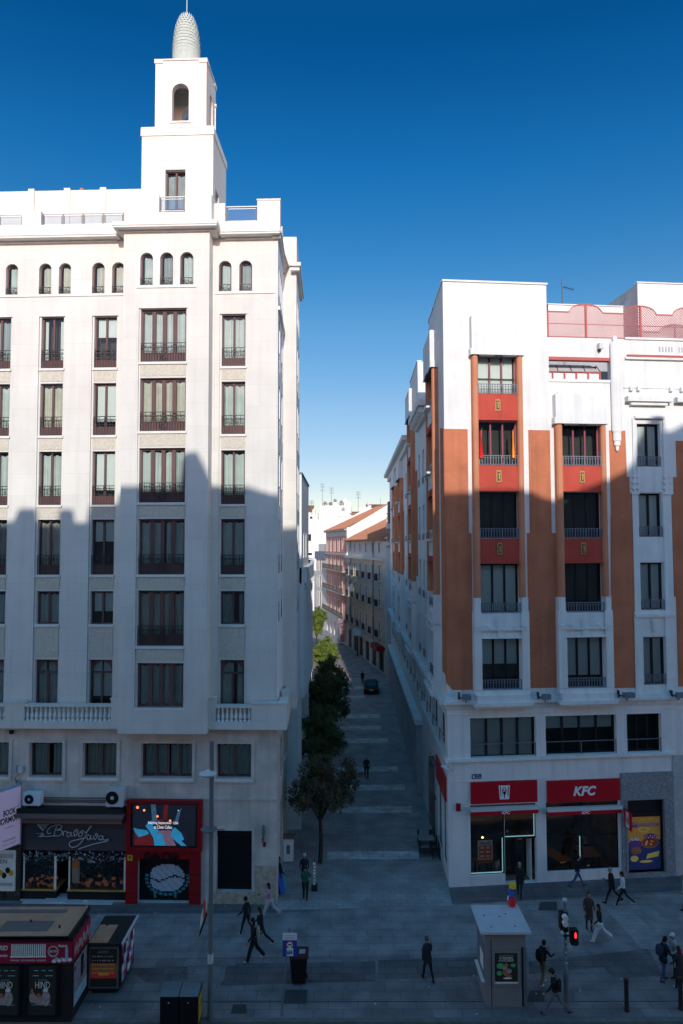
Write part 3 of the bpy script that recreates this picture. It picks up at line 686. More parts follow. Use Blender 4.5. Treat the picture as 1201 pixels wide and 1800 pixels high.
p.box(FL, q1, q1+.05, zq0+.0, zq1-1.2, D2-dep2+.15, D2-dep2+.22, 1); p.box(FL, q1-.05, q1+.10, zq1-1.3, zq1-1.15, D2-dep2+.1, D2-dep2+.3, 1)
obj('belfry', p, [M['render'], M['trim']], LB)
# pine cone finial
cx = FL.p(uL(328,100,D2-1.15), zq1+.08, D2-1.15)
M['cone'] = mat('cone_plaster', (.43,.50,.475), var=.10, scale=5, bump=.1)
rc = .78; hc = zL(328,30,D2-1.15)-zq1
p = MB(); p.lathe(cx, [(rc*f, hc*q) for q, f in ((0,.93),(.12,.98),(.3,1),(.5,.96),(.68,.86),(.82,.68),(.92,.46),(.98,.22),(1,.03))], 28)
for k in range(17):
    q = .03+k*.056; f = 1.0 if q < .3 else max(0.05, math.sqrt(max(0,1-((q-.3)/.72)**2.3)))
    if q < .3: f = .93+.07*q/.3
    n_ = 20
    for j in range(n_):
        a = 2*math.pi*(j+(k % 2)*.5)/n_; r0 = rc*f
        if r0 < .12: continue
        c_ = cx+V((r0*math.cos(a), r0*math.sin(a), hc*q)); out = V((math.cos(a), math.sin(a), 0)); sd = V((-math.sin(a), math.cos(a), 0))
        wd = math.pi*r0/n_*1.05
        p.poly([c_-sd*wd+V((0,0,-.02)), c_+out*.012+V((0,0,.02)), c_+V((0,0,.20))-out*.03]); p.poly([c_+sd*wd+V((0,0,-.02)), c_+V((0,0,.20))-out*.03, c_+out*.012+V((0,0,.02))]); p.poly([c_-sd*wd+V((0,0,-.02)), c_+sd*wd+V((0,0,-.02)), c_+out*.012+V((0,0,.02))])
p.tube([cx+V((0,0,hc-.03)), cx+V((0,0,hc+2.6))], [.035,.015], 6)
obj('pine_cone_finial', p, M['cone'], LB)
# penthouse set back behind the parapet
D4 = -3.0; zp1 = zL(100,335,D4)
p = MB(); p.wall(FL, ULEFT, uL(252,340,D4), ztop, zp1, [], D4)
p.poly([FL.p(ULEFT,zp1,D4),FL.p(uL(252,340,D4),zp1,D4),FL.p(uL(252,340,D4),zp1,D4-5),FL.p(ULEFT,zp1,D4-5)])
uu = uL(182,340,D4); wd = uL(62,340,D4)-uL(51.5,340,D4); st = uL(182,340,D4)-uL(119,340,D4)
for k in range(7): p.box(FL, uu-k*st-wd/2, uu-k*st+wd/2, ztop, zp1+.09, D4-.3, D4+.1)
obj('penthouse', p, M['render'], LB)
p = MB(); cc = FL.p(uL(144,333,D4-1), zp1, D4-1); p.tube([cc, cc+V((0,0,.3))], .12, 8, 1); p.tube([cc+V((0,0,.3)), cc+V((0,0,.62))], .11, 8); p.tube([cc+V((-.25,0,0)), cc+V((.3,0,0.0))], .05, 6, 1)
obj('roof_flue', p, [M['brick'], M['trim']], LB)
# balcony and balustrades at the first upper floor
OD = .5
zbb, zbs = zL(440,1283,OD), zL(440,1270,OD)
def balcony(u0, u1, ends, segs, name='balcony'):
    b = MB()
    b.box(FL, u0, u1, zbb, zbs, .0, OD)          # upstand under the balusters
    for (a, c_, top) in ends:
        b.box(FL, a, c_, zbs, top, OD-.34, OD); b.box(FL, a-.04, c_+.04, top, top+.08, OD-.38, OD+.04)
    for (a, c_) in segs: b.box(FL, a, c_, zrail-.04, zrail+.10, OD-.30, OD-.02)
    o = obj(name, b, M['render'], LB)
    for (a, c_) in segs:
        s = MB(); n = int(round((c_-a)/.235))
        for i in range(n): baluster(s, FL, a+(i+.5)*(c_-a)/n, zbs, zrail-.04, OD-.16)
        obj('balustrade', s, M['trim'], o)
r0, r1 = uL(379,1255,OD), uL(441.6,1255,OD)
cx_r = .52
balcony(bu1, cx_r, [(bu1, r0, zL(385,1229,OD)), (r1, cx_r, zL(465,1238,OD))], [(r0, r1)])
segL = []; endL = []
a, b_, = uL(42,1255,OD), uL(195,1255,OD); segL.append((a, b_)); endL.append((b_, bu0, zL(200,1230,OD))); per = b_-a+uL(42,1255,OD)-uL(9.5,1255,OD)
for k in (1,2,3): segL.append((a-per*k, b_-per*k)); endL.append((b_-per*k, a-per*(k-1), zL(30,1236,OD)))
balcony(ULEFT, bu0, endL, segL)
b = MB()   # return of the balcony along the lane
b.box(FLs, -.45, T1, zbb, zbs, 0, .52); b.box(FLs, .2, T1, zbs, zrail+.1, .2, .5); b.box(FLs, -.4, .6, zrail+.1, zrail+.3, .12, .56); b.box(FLs, 1.6, 2.4, zrail+.1, zrail+.35, .12, .56)
obj('side_balcony', b, M['render'], LB)
# small rooftop glass table seen on a left pier: folded drying rack
# ------------------------------------------------------------------ RIGHT BUILDING
gr = G(789.5, 1560)
FR = Fac(gr, (1, .097))
d2 = ray(620, 960); FRs = Fac(gr, (d2.x, d2.y), (-d2.y, d2.x))
RB = root('corner_building', 'white corner building with terracotta strips, red panels and a restaurant at street level', 'building', (gr.x, gr.y, 0))
def uR(x, y=950, d=0): return FR.uz(x, y, d)[0]
def zr(y, x=880, d=.1): return FR.uz(x, y, d)[1]
UR1 = 20.0; TR = 55.0
zTop = zr(497.5, 860, 0); ub1 = uR(961, 540); zPar = zr(594, 1010, 0)
rows1 = [(620,693),(741,818),(865,946),(991,1077),(1122,1211)]
rows2 = rows1[1:4]+[(1121,1207)]
rz = [(zr(b), zr(a)) for a, b in rows1]
baysx = [(834,845,913.5,924),(981,993,1060,1070)]
bays = [tuple(uR(x,950,.3) for x in b) for b in baysx]
c3 = (uR(1124.5), uR(1165)); c3rows = [(zr(820,1140,0), zr(745,1140,0)), (zr(943.5,1140,0), zr(867,1140,0)), (zr(1072,1140,0), zr(989,1140,0)), (zr(1203.5,1140,0), zr(1120,1140,0))]
mz = (zr(1331,900,0), zr(1261,900,0))
mezz = [(uR(827,1295), uR(942.5,1295)), (uR(959.5,1295), uR(1084,1295)), (uR(1102.5,1295), uR(1163,1295))]
zs0, zs1 = zr(1536,900,0), zr(1413,900,0)
st1 = (uR(827.5,1475), uR(943,1475)); st2 = (uR(961,1475), uR(1088.5,1475))
dr = (uR(888,1500), uR(937,1500))
gdoor = (uR(1103,1470), uR(1168,1470)); gdz = (zr(1533,1130,0), zr(1405,1130,0))
ter = (uR(965,645), uR(1072,645)); tz_ = (zr(667,1015,0), zr(628,1015,0))
zbt_ = zr(1045,880,0)
ops = []
for i, b in enumerate(bays):
    for k, z in enumerate(rz):
        if i == 1 and k == 0: continue
        ops.append((b[1]+.0, b[2]-.0, z[0]+(.0), z[1]))
ops += [(*c3, *z) for z in c3rows]
ops += [(*m_, *mz) for m_ in mezz]
ops += [(st1[0], dr[0], zs0, zs1), (dr[0], st1[1], .05, zs1), (*st2, zs0, zs1), (*gdoor, *gdz), (*ter, *tz_)]
# repeats right of the frame edge
sp3 = c3[0]
for k in (1,2,3): ops += [(c3[0]+k*2.9, c3[1]+k*2.9, *z) for z in c3rows]
for k in (0,1,2): ops += [(uR(1201)+.6+k*3, uR(1201)+2.6+k*3, *mz)]
w = MB()
w.wall(FR, 0, UR1, 0, zPar, ops, 0, .28)
w.wall(FR, 0, ub1, zPar, zTop, [o for o in ops if o[3] > zPar or o[0] < bays[0][2]], 0, .28)
# side wall along the lane
sb = [(2.4,2.75,5.6,5.95,0),(17.2,17.55,20.6,20.95,0),(30,30.35,33.6,33.95,1),(39,39.35,42.6,42.95,1)]
sops = []
for b in sb:
    for k, z in enumerate(rz):
        if b[4] and k == 0: continue
        sops.append((b[1], b[2], *z))
sw = [(8.2,9.3),(10.6,11.7),(13.4,14.5),(23,24.1),(26,27.1),(36,37.1),(45,46.1),(49,50.1)]
for a, c_ in sw: sops += [(a,c_,*z) for z in rz[1:]]
smz = [(1.0+k*3.4, 3.6+k*3.4) for k in range(16) if 1.0+k*3.4 < 51]
sops += [(a,c_,*mz) for a,c_ in smz]
kfcs = [(.7,2.3),(2.6,4.4)]
sops += [(a,c_,zs0,zs1) for a,c_ in kfcs]
sdoor = [(6.4,7.3,.1,3.0),(8.0,9.2,2.6,4.6),(11.4,12.2,.1,2.8)]+[(14.5+k*3.1,16.6+k*3.1,.05,4.6) for k in range(12)]
sops += sdoor
zcs = zr(719, 800, 0)   # side cornice height
zside = 27.5
w.wall(FRs, 0, TR, 0, zside, sops, 0, .28)
ta = [(0,7.0,zTop),(14.6,21.4,zTop-.5)]
for a, b, z in ta: w.wall(FRs, a, b, zside, z, [o for o in sops if o[3] > zside and a < o[0] < b], 0, .28)
# returns of the tall blocks and roofs
def slab(F_, a, b, z, dd): w.poly([F_.p(a,z,0),F_.p(b,z,0),F_.p(b,z,-dd),F_.p(a,z,-dd)], 1)
w.poly([FRs.p(7,zside,0),FRs.p(7,zTop,0),FRs.p(7,zTop,-ub1),FRs.p(7,zside,-ub1)])
w.poly([FR.p(0,zTop,0),FR.p(ub1,zTop,0),FRs.p(7,zTop,-ub1),FRs.p(7,zTop,0)],1)
w.poly([FR.p(ub1,zPar-1,0),FR.p(ub1,zTop,0),FRs.p(7,zTop,-ub1),FRs.p(7,zPar-1,-ub1)])
for t in (14.6, 21.4): w.poly([FRs.p(t,zside,0),FRs.p(t,ta[1][2],0),FRs.p(t,ta[1][2],-6),FRs.p(t,zside,-6)])
w.poly([FRs.p(14.6,ta[1][2],0),FRs.p(21.4,ta[1][2],0),FRs.p(21.4,ta[1][2],-6),FRs.p(14.6,ta[1][2],-6)],1)
w.poly([FR.p(.0,zside-.3,0),FR.p(UR1,zside-.3,0),FRs.p(TR,zside-.3,-UR1),FRs.p(TR,zside-.3,0)],1)
w.poly([FR.p(UR1,0,0),FR.p(UR1,zPar,0),FRs.p(TR,zPar,-UR1),FRs.p(TR,0,-UR1)])
w.poly([FRs.p(TR,0,0),FRs.p(TR,zside,0),FRs.p(TR,zside,-UR1),FRs.p(TR,0,-UR1)])
obj('wall', w, [M['render2'], M['greystone']], RB)
# roof edge caps
s = MB(); s.box(FR, -.03, ub1+.06, zTop, zTop+.1, -.3, .07); s.box(FRs, .07, 7.03, zTop, zTop+.098, -.3, .05); s.box(FRs, 14.55, 21.45, ta[1][2], ta[1][2]+.1, -.3, .05)
obj('roof_coping', s, M['trim'], RB)
s = MB(); s.box(FRs, 7.05, 14.55, zside-.35, zside+.05, -.3, .75); s.box(FRs, 21.45, TR, zside-.35, zside+.05, -.3, .75); s.box(FRs, 7.05, 14.55, zside-.9, zside-.36, -.3, .3); s.box(FRs, 21.45, TR, zside-.9, zside-.36, -.3, .3)
for k in range(22):
    t = 7.4+k*.85
    if t < 14.4: s.box(FRs, t, t+.25, zside-.75, zside-.36, .3, .65)
obj('cornice', s, M['trim'], RB)
# terracotta strips, standing slightly proud
z0b, z1b = zr(1209,950,0), zr(755,860,0)
zst = zr(937,880,0)
def strip(F_, a, b, z0, z1, d=.03, name='brick_strip'):
    s_ = MB(); s_.box(F_, a, b, z0, z1, -.05, d); obj(name, s_, M['brick'], RB)
s_ = MB(); a, b = uR(789.8,1000), uR(829.5,1000); a2 = uR(822.5,800)
s_.prism(FR, [(.004,z0b+.35),(.3,z0b),(b,z0b),(b,zst),(a2,zst),(a2,z1b),(.004,z1b)], -.05, .03); obj('brick_strip', s_, M['brick'], RB)
s_ = MB(); s_.prism(FRs, [(.0,z0b+.35),(.35,z0b+.75),(1.5,z0b+.75),(1.5,z1b+.3),(0,z1b)], -.05, .035); obj('brick_strip', s_, M['brick'], RB)
a, b, a2, b2 = uR(927.5,1000), uR(977.5,1000), uR(930,840), uR(968,840)
b3 = uR(977,1100)
s_ = MB(); s_.prism(FR, [(uR(931,1150),z0b),(uR(978,1150),z0b),(uR(978,1150),zr(1050,950,0)),(b,zr(1050,950,0)),(b,zst),(b2,zst),(b2,z1b),(a2,z1b),(a2,zst),(a,zst),(a,zr(1050,950,0)),(uR(931,1150),zr(1050,950,0))], -.05, .03); obj('brick_strip', s_, M['brick'], RB)
zz = [zr(y,1090,0) for y in (1209,1050,923,868,838,757)]
s_ = MB(); s_.prism(FR, [(uR(1076.5,1150),zz[0]),(uR(1117,1150),zz[0]),(uR(1117,1150),zz[1]+.0),(uR(1113,980),zz[1]),(uR(1113,980),zz[3]),(uR(1106.5,850),zz[3]),(uR(1106.5,850),zz[4]),(uR(1101,800),zz[4]),(uR(1099,760),zz[5]),(uR(1071.5,800),zz[5]),(uR(1073,850),zz[2]+.5),(uR(1075.5,1000),zz[2]+.5),(uR(1075.5,1100),zz[1])], -.05, .03)
obj('brick_strip', s_, M['brick'], RB)
a, b = uR(1183.5,1000), uR(1183.5,1000)+1.3
s_ = MB(); s_.prism(FR, [(a+.12,zz[0]),(b,zz[0]),(b,zz[3]),(b-.25,zz[3]),(b-.25,zz[4]),(b-.5,zz[4]),(b-.5,zr(775,1190,0)),(a+.35,zr(775,1190,0)),(a+.35,zz[4]),(a+.15,zz[4]),(a+.15,zz[3]),(a,zz[3]),(a,zz[1]),(a+.12,zz[1])], -.05, .03); obj('brick_strip', s_, M['brick'], RB)
for k in (1,2): strip(FR, uR(1183.5)+2.9*k, uR(1183.5)+2.9*k+1.2, zz[0], zz[4])
for a, b in ((6.2,7.6),(15.4,16.9),(21.3,22.6),(29,29.8),(34.2,35.2),(38,38.8),(43.2,44.4)): strip(FRs, a, b, zr(1045,880,0)+.3, z1b-3.0 if a > 22 else z1b-.5)
# projecting bays
def bay(F_, ub, z, hood, lower=0):
    a, b, c_, d_ = ub; P = .38
    p = MB()   # rounded orange pilasters
    zlo = z[3][0]+.55 if lower == 0 else z[2][0]+.55
    zhi = hood[0]
    zlo = zr(1050,880)
    for (x0, x1) in ((a, b), (c_, d_)):
        n = 6; pts = [(x0+(x1-x0)*(.5-.5*math.cos(math.pi*i/n)), P*.55+P*.45*math.sin(math.pi*i/n)) for i in range(n+1)]
        pts = [(x0, 0)]+pts+[(x1, 0)]
        p.loft([[F_.p(u, zq, d) for u, d in pts] for zq in (zlo, zhi)])
    obj('pilaster', p, M['orange'], RB)
    h = MB(); h.box(F_, a-.06, d_+.06, hood[0], hood[1], 0, P+.10); h.box(F_, a-.12, d_+.02, hood[0], hood[0]+.35, 0, P+.06)
    h.box(F_, a+.10, d_-.02, hood[1], hood[1]+.10, 0, P+.04)
    obj('hood', h, M['render2'], RB)
    h = MB(); h.box(F_, b+.02, c_-.02, hood[0]-.10, hood[0]-.003, .1, P+.08); h.tube([F_.p((b+c_)/2-.2,hood[0]-.08,P+.12),F_.p((b+c_)/2+.2,hood[0]-.08,P+.12)], .07, 6)
    for i in range(9): h.box(F_, b+.1+i*(c_-b-.2)/8-.02, b+.1+i*(c_-b-.2)/8+.02, hood[0]-.14, hood[0]-.1, P, P+.2)
    obj('awning_box', h, M['iron'], RB)
    for k in range(lower, 3):     # red panels under windows
        lo, hi = z[k+1][1], z[k][0]
        s_ = MB(); um = (b+c_)/2; n0 = (um-.15, um+.15)
        s_.box(F_, b, c_, lo+.06, hi-.02, 0, P*.55)
        # shallow faceted slab at the foot
        s_.poly([F_.p(b,lo+.06,P*.55+.005),F_.p(c_,lo+.06,P*.55+.005),F_.p(c_,lo+.02,P+.03),F_.p(b,lo+.02,P+.03)])
        s_.poly([F_.p(b,lo+.06,P*.55+.004),F_.p(c_,lo+.06,P*.55+.004),F_.p(um+.2,lo+.06+(hi-lo)*.28,P*.55+.05),F_.p(um-.2,lo+.06+(hi-lo)*.28,P*.55+.05)])
        o = obj('spandrel', s_, M['red'], RB)
        g_ = MB(); zc = (lo+hi)/2+.12; hh = .32; ww = .14
        g_.box(F_, um-ww, um+ww, zc-hh, zc+hh, P*.55-.01, P*.55+.05); g_.box(F_, um-ww*.62, um+ww*.62, zc-hh*.75, zc+hh*.75, P*.55+.05, P*.55+.075, 1)
        g_.box(F_, um-.03, um+.03, zc-hh*.55, zc+hh*.5, P*.55+.075, P*.55+.12); g_.box(F_, um-.07, um+.07, zc+hh*.25, zc+hh*.4, P*.55+.075, P*.55+.11)
        for zz_ in (-1, 1): g_.box(F_, um-ww*.9, um-ww*.4, zc+zz_*hh*.85-.02, zc+zz_*hh*.85+.02, P*.55+.05, P*.55+.08); g_.box(F_, um+ww*.4, um+ww*.9, zc+zz_*hh*.85-.02, zc+zz_*hh*.85+.02, P*.55+.05, P*.55+.08)
        obj('gilt_ornament', g_, [M['gold'], M['brown']], o)
    # white lower part
    s_ = MB(); q = zr(1050,880); zb_ = z[4][0]
    a_, d__ = a-.10, d_+.10
    for (x0, x1) in ((a_, b-.02), (c_+.02, d__)):
        s_.box(F_, x0, x1, zb_, q-.75, 0, P+.02); s_.box(F_, x0+.06, x1-.04 if x1 < b+.1 else x1-.06, q-.75, q, 0, P)
        for zj in (zr(1143), zr(1160), zr(1196)): s_.box(F_, x0-.015, x1+.015, zj-.02, zj+.02, 0, P+.035)
    s_.box(F_, b, c_, z[4][1]+.02, z[3][0]-.03, 0, P*.7); s_.box(F_, a_, d__, z[4][1]+.45, z[4][1]+.55, 0, P+.05)
    um = (b+c_)/2
    s_.prism(F_, [(um-.16,z[4][1]+.05),(um+.16,z[4][1]+.05),(um+.24,z[3][0]-.35),(um+.1,z[3][0]-.1),(um-.1,z[3][0]-.1),(um-.24,z[3][0]-.35)], P*.7-.01, P*.7+.12)
    for x in (a_+.2, b+.35, c_-.35, d__-.2): s_.box(F_, x-.09, x+.09, z[4][1]+.55, z[4][1]+.72, P*.7, P+.1)
    s_.box(F_, b-.05, c_+.05, z[4][1]+.02, z[4][1]+.1, P*.7, P+.06)
    s_.box(F_, a_, d__, zb_-.25, zb_-.02, 0, P+.02); s_.box(F_, a_+.1, d__-.1, zb_-.62, zb_-.25, 0, P+.14); s_.box(F_, a_-.08, d__+.08, zb_-.82, zb_-.62, 0, P+.26); s_.box(F_, a_+.05, d__-.05, zb_-.95, zb_-.82, 0, P+.12)
    obj('bay_base', s_, M['render2'], RB)
hood1 = (zr(624,870,.4), zr(556,870,.4)); hood2 = (zr(745,1020,.4), zr(693,1020,.4))
bay(FR, bays[0], rz, hood1); bay(FR, bays[1], rz, hood2, 1)
for b in sb: bay(FRs, b[:4], rz, hood1 if not b[4] else hood2, b[4])
RB_ = rail_bars(.52, .26, 'steel', .15)
for i, b in enumerate(bays):
    for k, z in enumerate(rz):
        if i == 1 and k == 0: continue
        fm = 'maroon' if k < 2 and not (i == 1 and k == 2) else 'darkframe'
        cur = {(0,0):'blind',(0,1):None,(0,2):None,(0,3):.99,(0,4):.52,(1,1):None,(1,2):None,(1,3):None,(1,4):.78}[(i,k)]
        window(FR, b[1], b[2], *z, .0, RB, n=3, fm=fm, mw=.09, bw=.06, cur=cur, rail=RB_, sill=False, dep=.08, glass='glass')
for b in sb:
    for k, z in enumerate(rz):
        if b[4] and k == 0: continue
        fr = window(FRs, b[1], b[2], *z, 0, RB, n=3, fm='maroon' if k < 2 else 'darkframe', mw=.09, cur=None, rail=RB_, sill=False, dep=.08)
        if k < 3:
            s_ = MB(); s_.box(FRs, b[1]+.4, b[2]-.4, z[0]-.12, z[0]+.0, .2, .62); s_.box(FRs, b[1]+.4, b[2]-.4, z[0]-1.0, z[0]-.12, .2, .32); obj('flower_shelf', s_, M['render2'], fr)
for z in c3rows: window(FR, *c3, *z, 0, RB, n=2, fm='darkframe', mw=.10, cur=.99, rail=rail_bars(.55,.02,'steel',.14), sill=False, dep=.22)
for k in (1,2,3):
    for z in c3rows: window(FR, c3[0]+k*2.9, c3[1]+k*2.9, *z, 0, RB, n=2, fm='darkframe', cur=.9, sill=False)
for a, c_ in sw:
    for z in rz[1:]: window(FRs, a, c_, *z, 0, RB, n=2, fm='darkframe', cur=.6, sill=False, rail=rail_bars(.5,.05,'steel',.2))
def rail_long(F, u0, u1, z0, z1, d, fr):
    r = MB(); r.box(F, u0, u1, z0+.72, z0+.76, d-.04, d); 
    k = max(1, int((u1-u0)/1.7))
    for i in range(k+1): u = u0+.03+(u1-u0-.06)*i/k; r.box(F, u-.02, u+.02, z0, z0+.74, d-.05, d-.01)
    obj('railing', r, M['steel'], fr)
window(FR, *mezz[0], *mz, 0, RB, n=4, fm='darkframe', mw=.12, cur=.99, rail=rail_long, sill=False, dep=.25)
window(FR, *mezz[1], *mz, 0, RB, n=4, fm='darkframe', mw=.10, cur=.35, rail=rail_long, sill=False, dep=.25)
window(FR, *mezz[2], *mz, 0, RB, n=3, fm='darkframe', mw=.08, cur=None, rail=rail_long, sill=False, dep=.25)
for k in (0,1,2): window(FR, uR(1201)+.6+k*3, uR(1201)+2.6+k*3, *mz, 0, RB, n=3, fm='darkframe', cur=.5, sill=False)
for a, c_ in smz: window(FRs, a, c_, *mz, 0, RB, n=3, fm='darkframe', cur=None if a > 5 else .5, rail=rail_long, sill=False, dep=.25)
for o in sdoor:
    d_ = MB(); d_.quad(FRs, o[0], o[1], o[2], o[3], -.25, 1); d_.box(FRs, o[0], o[0]+.1, o[2], o[3], -.24, -.14); d_.box(FRs, o[1]-.1, o[1], o[2], o[3], -.24, -.14); d_.box(FRs, o[0], o[1], o[3]-.12, o[3], -.24, -.13)
    obj('shutter_door', d_, [M['darkframe'], M['bluegrey']], RB)
# pilasters between dark openings further down the lane
s = MB()
for k in range(13): s.box(FRs, 13.6+k*3.1, 14.3+k*3.1, 0, 5.0, 0, .42, 0)
s.box(FRs, 13.4, 52, 5.0, 5.35, 0, .55, 1); s.box(FRs, 0, TR, zr(1240,790,0)-.0, zr(1240,790,0)+.3, 0, .40, 1); s.box(FRs, -.2, 13.4, zr(1340,790,0), zr(1340,790,0)+.14, 0, .14, 1)
obj('arcade_pilasters', s, [M['greystone'], M['render2']], RB)
# ledges on the front
s = MB()
zl = zr(1237,800,0)
s.box(FR, -.25, uR(1190,1230), zl, zl+.16, -.05, .30); s.box(FR, -.15, uR(1190,1230)+2, zl+.16, zl+.30, -.05, .20); s.box(FR, -.1, UR1, zl-.25, zl, -.05, .10)
s.box(FR, -.02, UR1, zr(1256,900,0)+.05, zr(1256,900,0)+.12, -.05, .04)
s.box(FR, -.12, uR(1186,1330), zr(1339,800,0), zr(1334,800,0), -.05, .16)
s.box(FR, -.02, uR(943,1370)+.6, zr(1372,900,0)+.02, zr(1372,900,0)+.09, -.05, .03)
obj('ledge', s, M['render2'], RB)
s = MB()
for b in mezz: s.box(FR, b[0]-.0, b[1]+.0, mz[0]-.02, mz[0]+.03, -.3, .08)
obj('sill', s, M['trim'], RB)
# surround and mouldings of the third window column
s = MB(); A, B = uR(1112.5), uR(1181)
z867, z1075, z1209 = zr(868,1140,0), zr(1075,1140,0), zr(1209,1140,0)
for k, (x0, x1) in enumerate(((A, c3[0]-.05), (c3[1]+.05, B))):
    s.box(FR, x0, x1, z1075, z867+.1, -.05, .06); s.box(FR, x0+.10, x1-.10, z867+.1, zr(735,1140,0), -.05, .10)
    s.box(FR, x0-.06, x1+.06, z1209-.35, z1075, -.05, .09)
    for zj in (zr(1136,1140,0), zr(1165,1140,0), zr(1192,1140,0)): s.box(FR, x0-.08, x1+.08, zj-.03, zj+.03, -.05, .12)
    for i in range(4): s.box(FR, x0-.04+.02*i, x1+.06-.02*i, z867-.05+i*.32, z867+.1+i*.32, -.05, .12)
for k in range(3):
    lo, hi = c3rows[k+1][1], c3rows[k][0]; s.box(FR, c3[0]-.05, c3[1]+.05, lo+.06, hi-.04, -.05, .03)
s.box(FR, A-.02, B+.02, z1075-.30, z1075-.12, -.05, .16)
um = (A+B)/2; s.prism(FR, [(um-.1,z1075-1.1),(um+.1,z1075-1.1),(um+.16,z1075-.45),(um-.16,z1075-.45)], 0, .16)
s.box(FR, A-.02, B+.02, z1209-.55, z1209-.35, -.05, .12)
s.box(FR, c3[0]-.2, c3[1]+.2, zr(735,1140,0)-.05, zr(735,1140,0)+.08, -.05, .22)
obj('window_surround', s, M['render2'], RB)
# attic ornaments on the right: round shaft with finial, ledges, slots
s = MB(); cp = FR.p(uR(1081,680), 0, .12)
def zc(y): return zr(y,1080,.25)
prof = [(.05,zc(792)),(.10,zc(789)),(.10,zc(784)),(.19,zc(782)),(.19,zc(775)),(.24,zc(774)),(.24,zc(760)),(.30,zc(757)),(.30,zc(735)),(.30,zc(605)),(.26,zc(600)),(.10,zc(599)),(.14,zc(596)),(.15,zc(593)),(.09,zc(590)),(.02,zc(589))]
s.lathe((cp.x, cp.y, 0), prof, 20, 0, .95, .5)
obj('finial_shaft', s, M['render2'], RB)
s = MB()
x0 = uR(1098,704); s.box(FR, x0, x0+2.65, zr(708,1140,0), zr(699,1140,0), -.05, .40); s.box(FR, x0+.25, x0+2.4, zr(712,1140,0)-.05, zr(708,1140,0)-.004, -.05, .26)
s.box(FR, x0+2.9, UR1, zr(708,1140,0), zr(699,1140,0), -.05, .40)
for y0 in (0,):
    s.box(FR, uR(1096,683), UR1, zr(683,1140,0), zr(681,1140,0), -.05, .05)
for x in (1105,1118,1175,1194): s.box(FR, uR(x,685), uR(x,685)+.2, zr(688,1140,0), zr(681,1140,0), -.05, .20)
s.box(FR, uR(1098,630), UR1, zr(633,1140,0), zr(629,1140,0), -.05, .16)
s.box(FR, uR(1098,600), UR1, zr(598,1140,0), zr(596,1140,0)+.06, -.05, .08)
obj('attic_ledge', s, M['render2'], RB)
s = MB(); s.box(FR, uR(1101,628), UR1, zr(629,1140,0), zr(626,1140,0)+.02, -.05, .19); obj('red_flashing', s, M['lattice'], RB)
s = MB()
for x in (1159.5,1165,1170.5,1176,1181,1194,1199): s.box(FR, uR(x-1.4,614), uR(x+1.4,614), zr(619,1165,0), zr(609.5,1165,0), 0, .006)
obj('attic_slots', s, M['greystone'], RB)
# terrace niche with lean-to glazing
s = MB(); t0_, t1_ = ter; zz0, zz1 = tz_
s.box(FR, t0_, t1_, zz1-.18, zz1-.002, -.3, .05, 0)
s.quad(FR, t0_-.3, t1_+.3, zz0-.1, zz1+.1, -2.2, 2)
zm = zr(651,1010,0); e1 = uR(1061,645)
for k in range(5):
    u = t0_+(e1-t0_)*(k)/4.0
    s.tube([FR.p(u,zz1-.2,-.9), FR.p(u-.1 if k < 4 else u,zm,-.35)], .03, 4, 3)
for k in range(5): u = t0_+.35+(e1-t0_-.4)*k/4; s.box(FR, u-.04, u+.04, zz0, zm, -.36, -.30, 0)
s.box(FR, t0_, e1, zm-.03, zm+.03, -.37, -.29, 0); s.poly([FR.p(t0_,zm,-.35),FR.p(e1,zm,-.35),FR.p(e1-.3,zz1-.2,-.9),FR.p(t0_,zz1-.2,-.9)],1)
s.quad(FR, t0_, e1, zz0, zm, -.38, 4)
s.box(FR, t0_-.02, t1_+.05, zz0-.16, zz0, -.28, .06, 5)
obj('terrace_glazing', s, [M['lattice'], M['greystone'], M['interior'], M['iron'], M['blind'], M['render2']], RB)
# penthouses
s = MB()
dP = -3.2; pz = zr(537,1010,dP); ph = (uR(964,560,dP), uR(1076,560,dP))
s.wall(FR, ph[0], ph[1]+3, zPar-1, pz, [], dP); s.poly([FR.p(ph[0],pz,dP),FR.p(ph[1]+3,pz,dP),FR.p(ph[1]+3,pz,dP-5),FR.p(ph[0],pz,dP-5)])
s.box(FR, ph[0]-.05, ph[1]+3, pz, pz+.06, dP-.2, dP+.06, 1)
dQ = -1.5; qz = zr(498.5,1150,dQ); qu = uR(1121,520,dQ)
s.wall(FR, qu, UR1, zPar-1, qz, [], dQ); FQ = Fac(FR.p(qu,0,dQ), -FR.n, -FR.e)
s.wall(FQ, 0, 6.5, zPar-1, qz, [(2.2,3.6,qz-2.6,qz-1.15)], 0, .2, 2); s.quad(FQ, 2.0, 3.8, qz-2.8, qz-1, -.3, 3)
s.poly([FR.p(qu,qz,dQ),FR.p(UR1,qz,dQ),FR.p(UR1,qz,dQ-6.5),FR.p(qu,qz,dQ-6.5)])
s.box(FR, qu-.05, UR1, qz, qz+.07, dQ-.2, dQ+.06, 1)
obj('penthouse', s, [M['render2'], M['trim'], M['greystone'], M['brown']], RB)
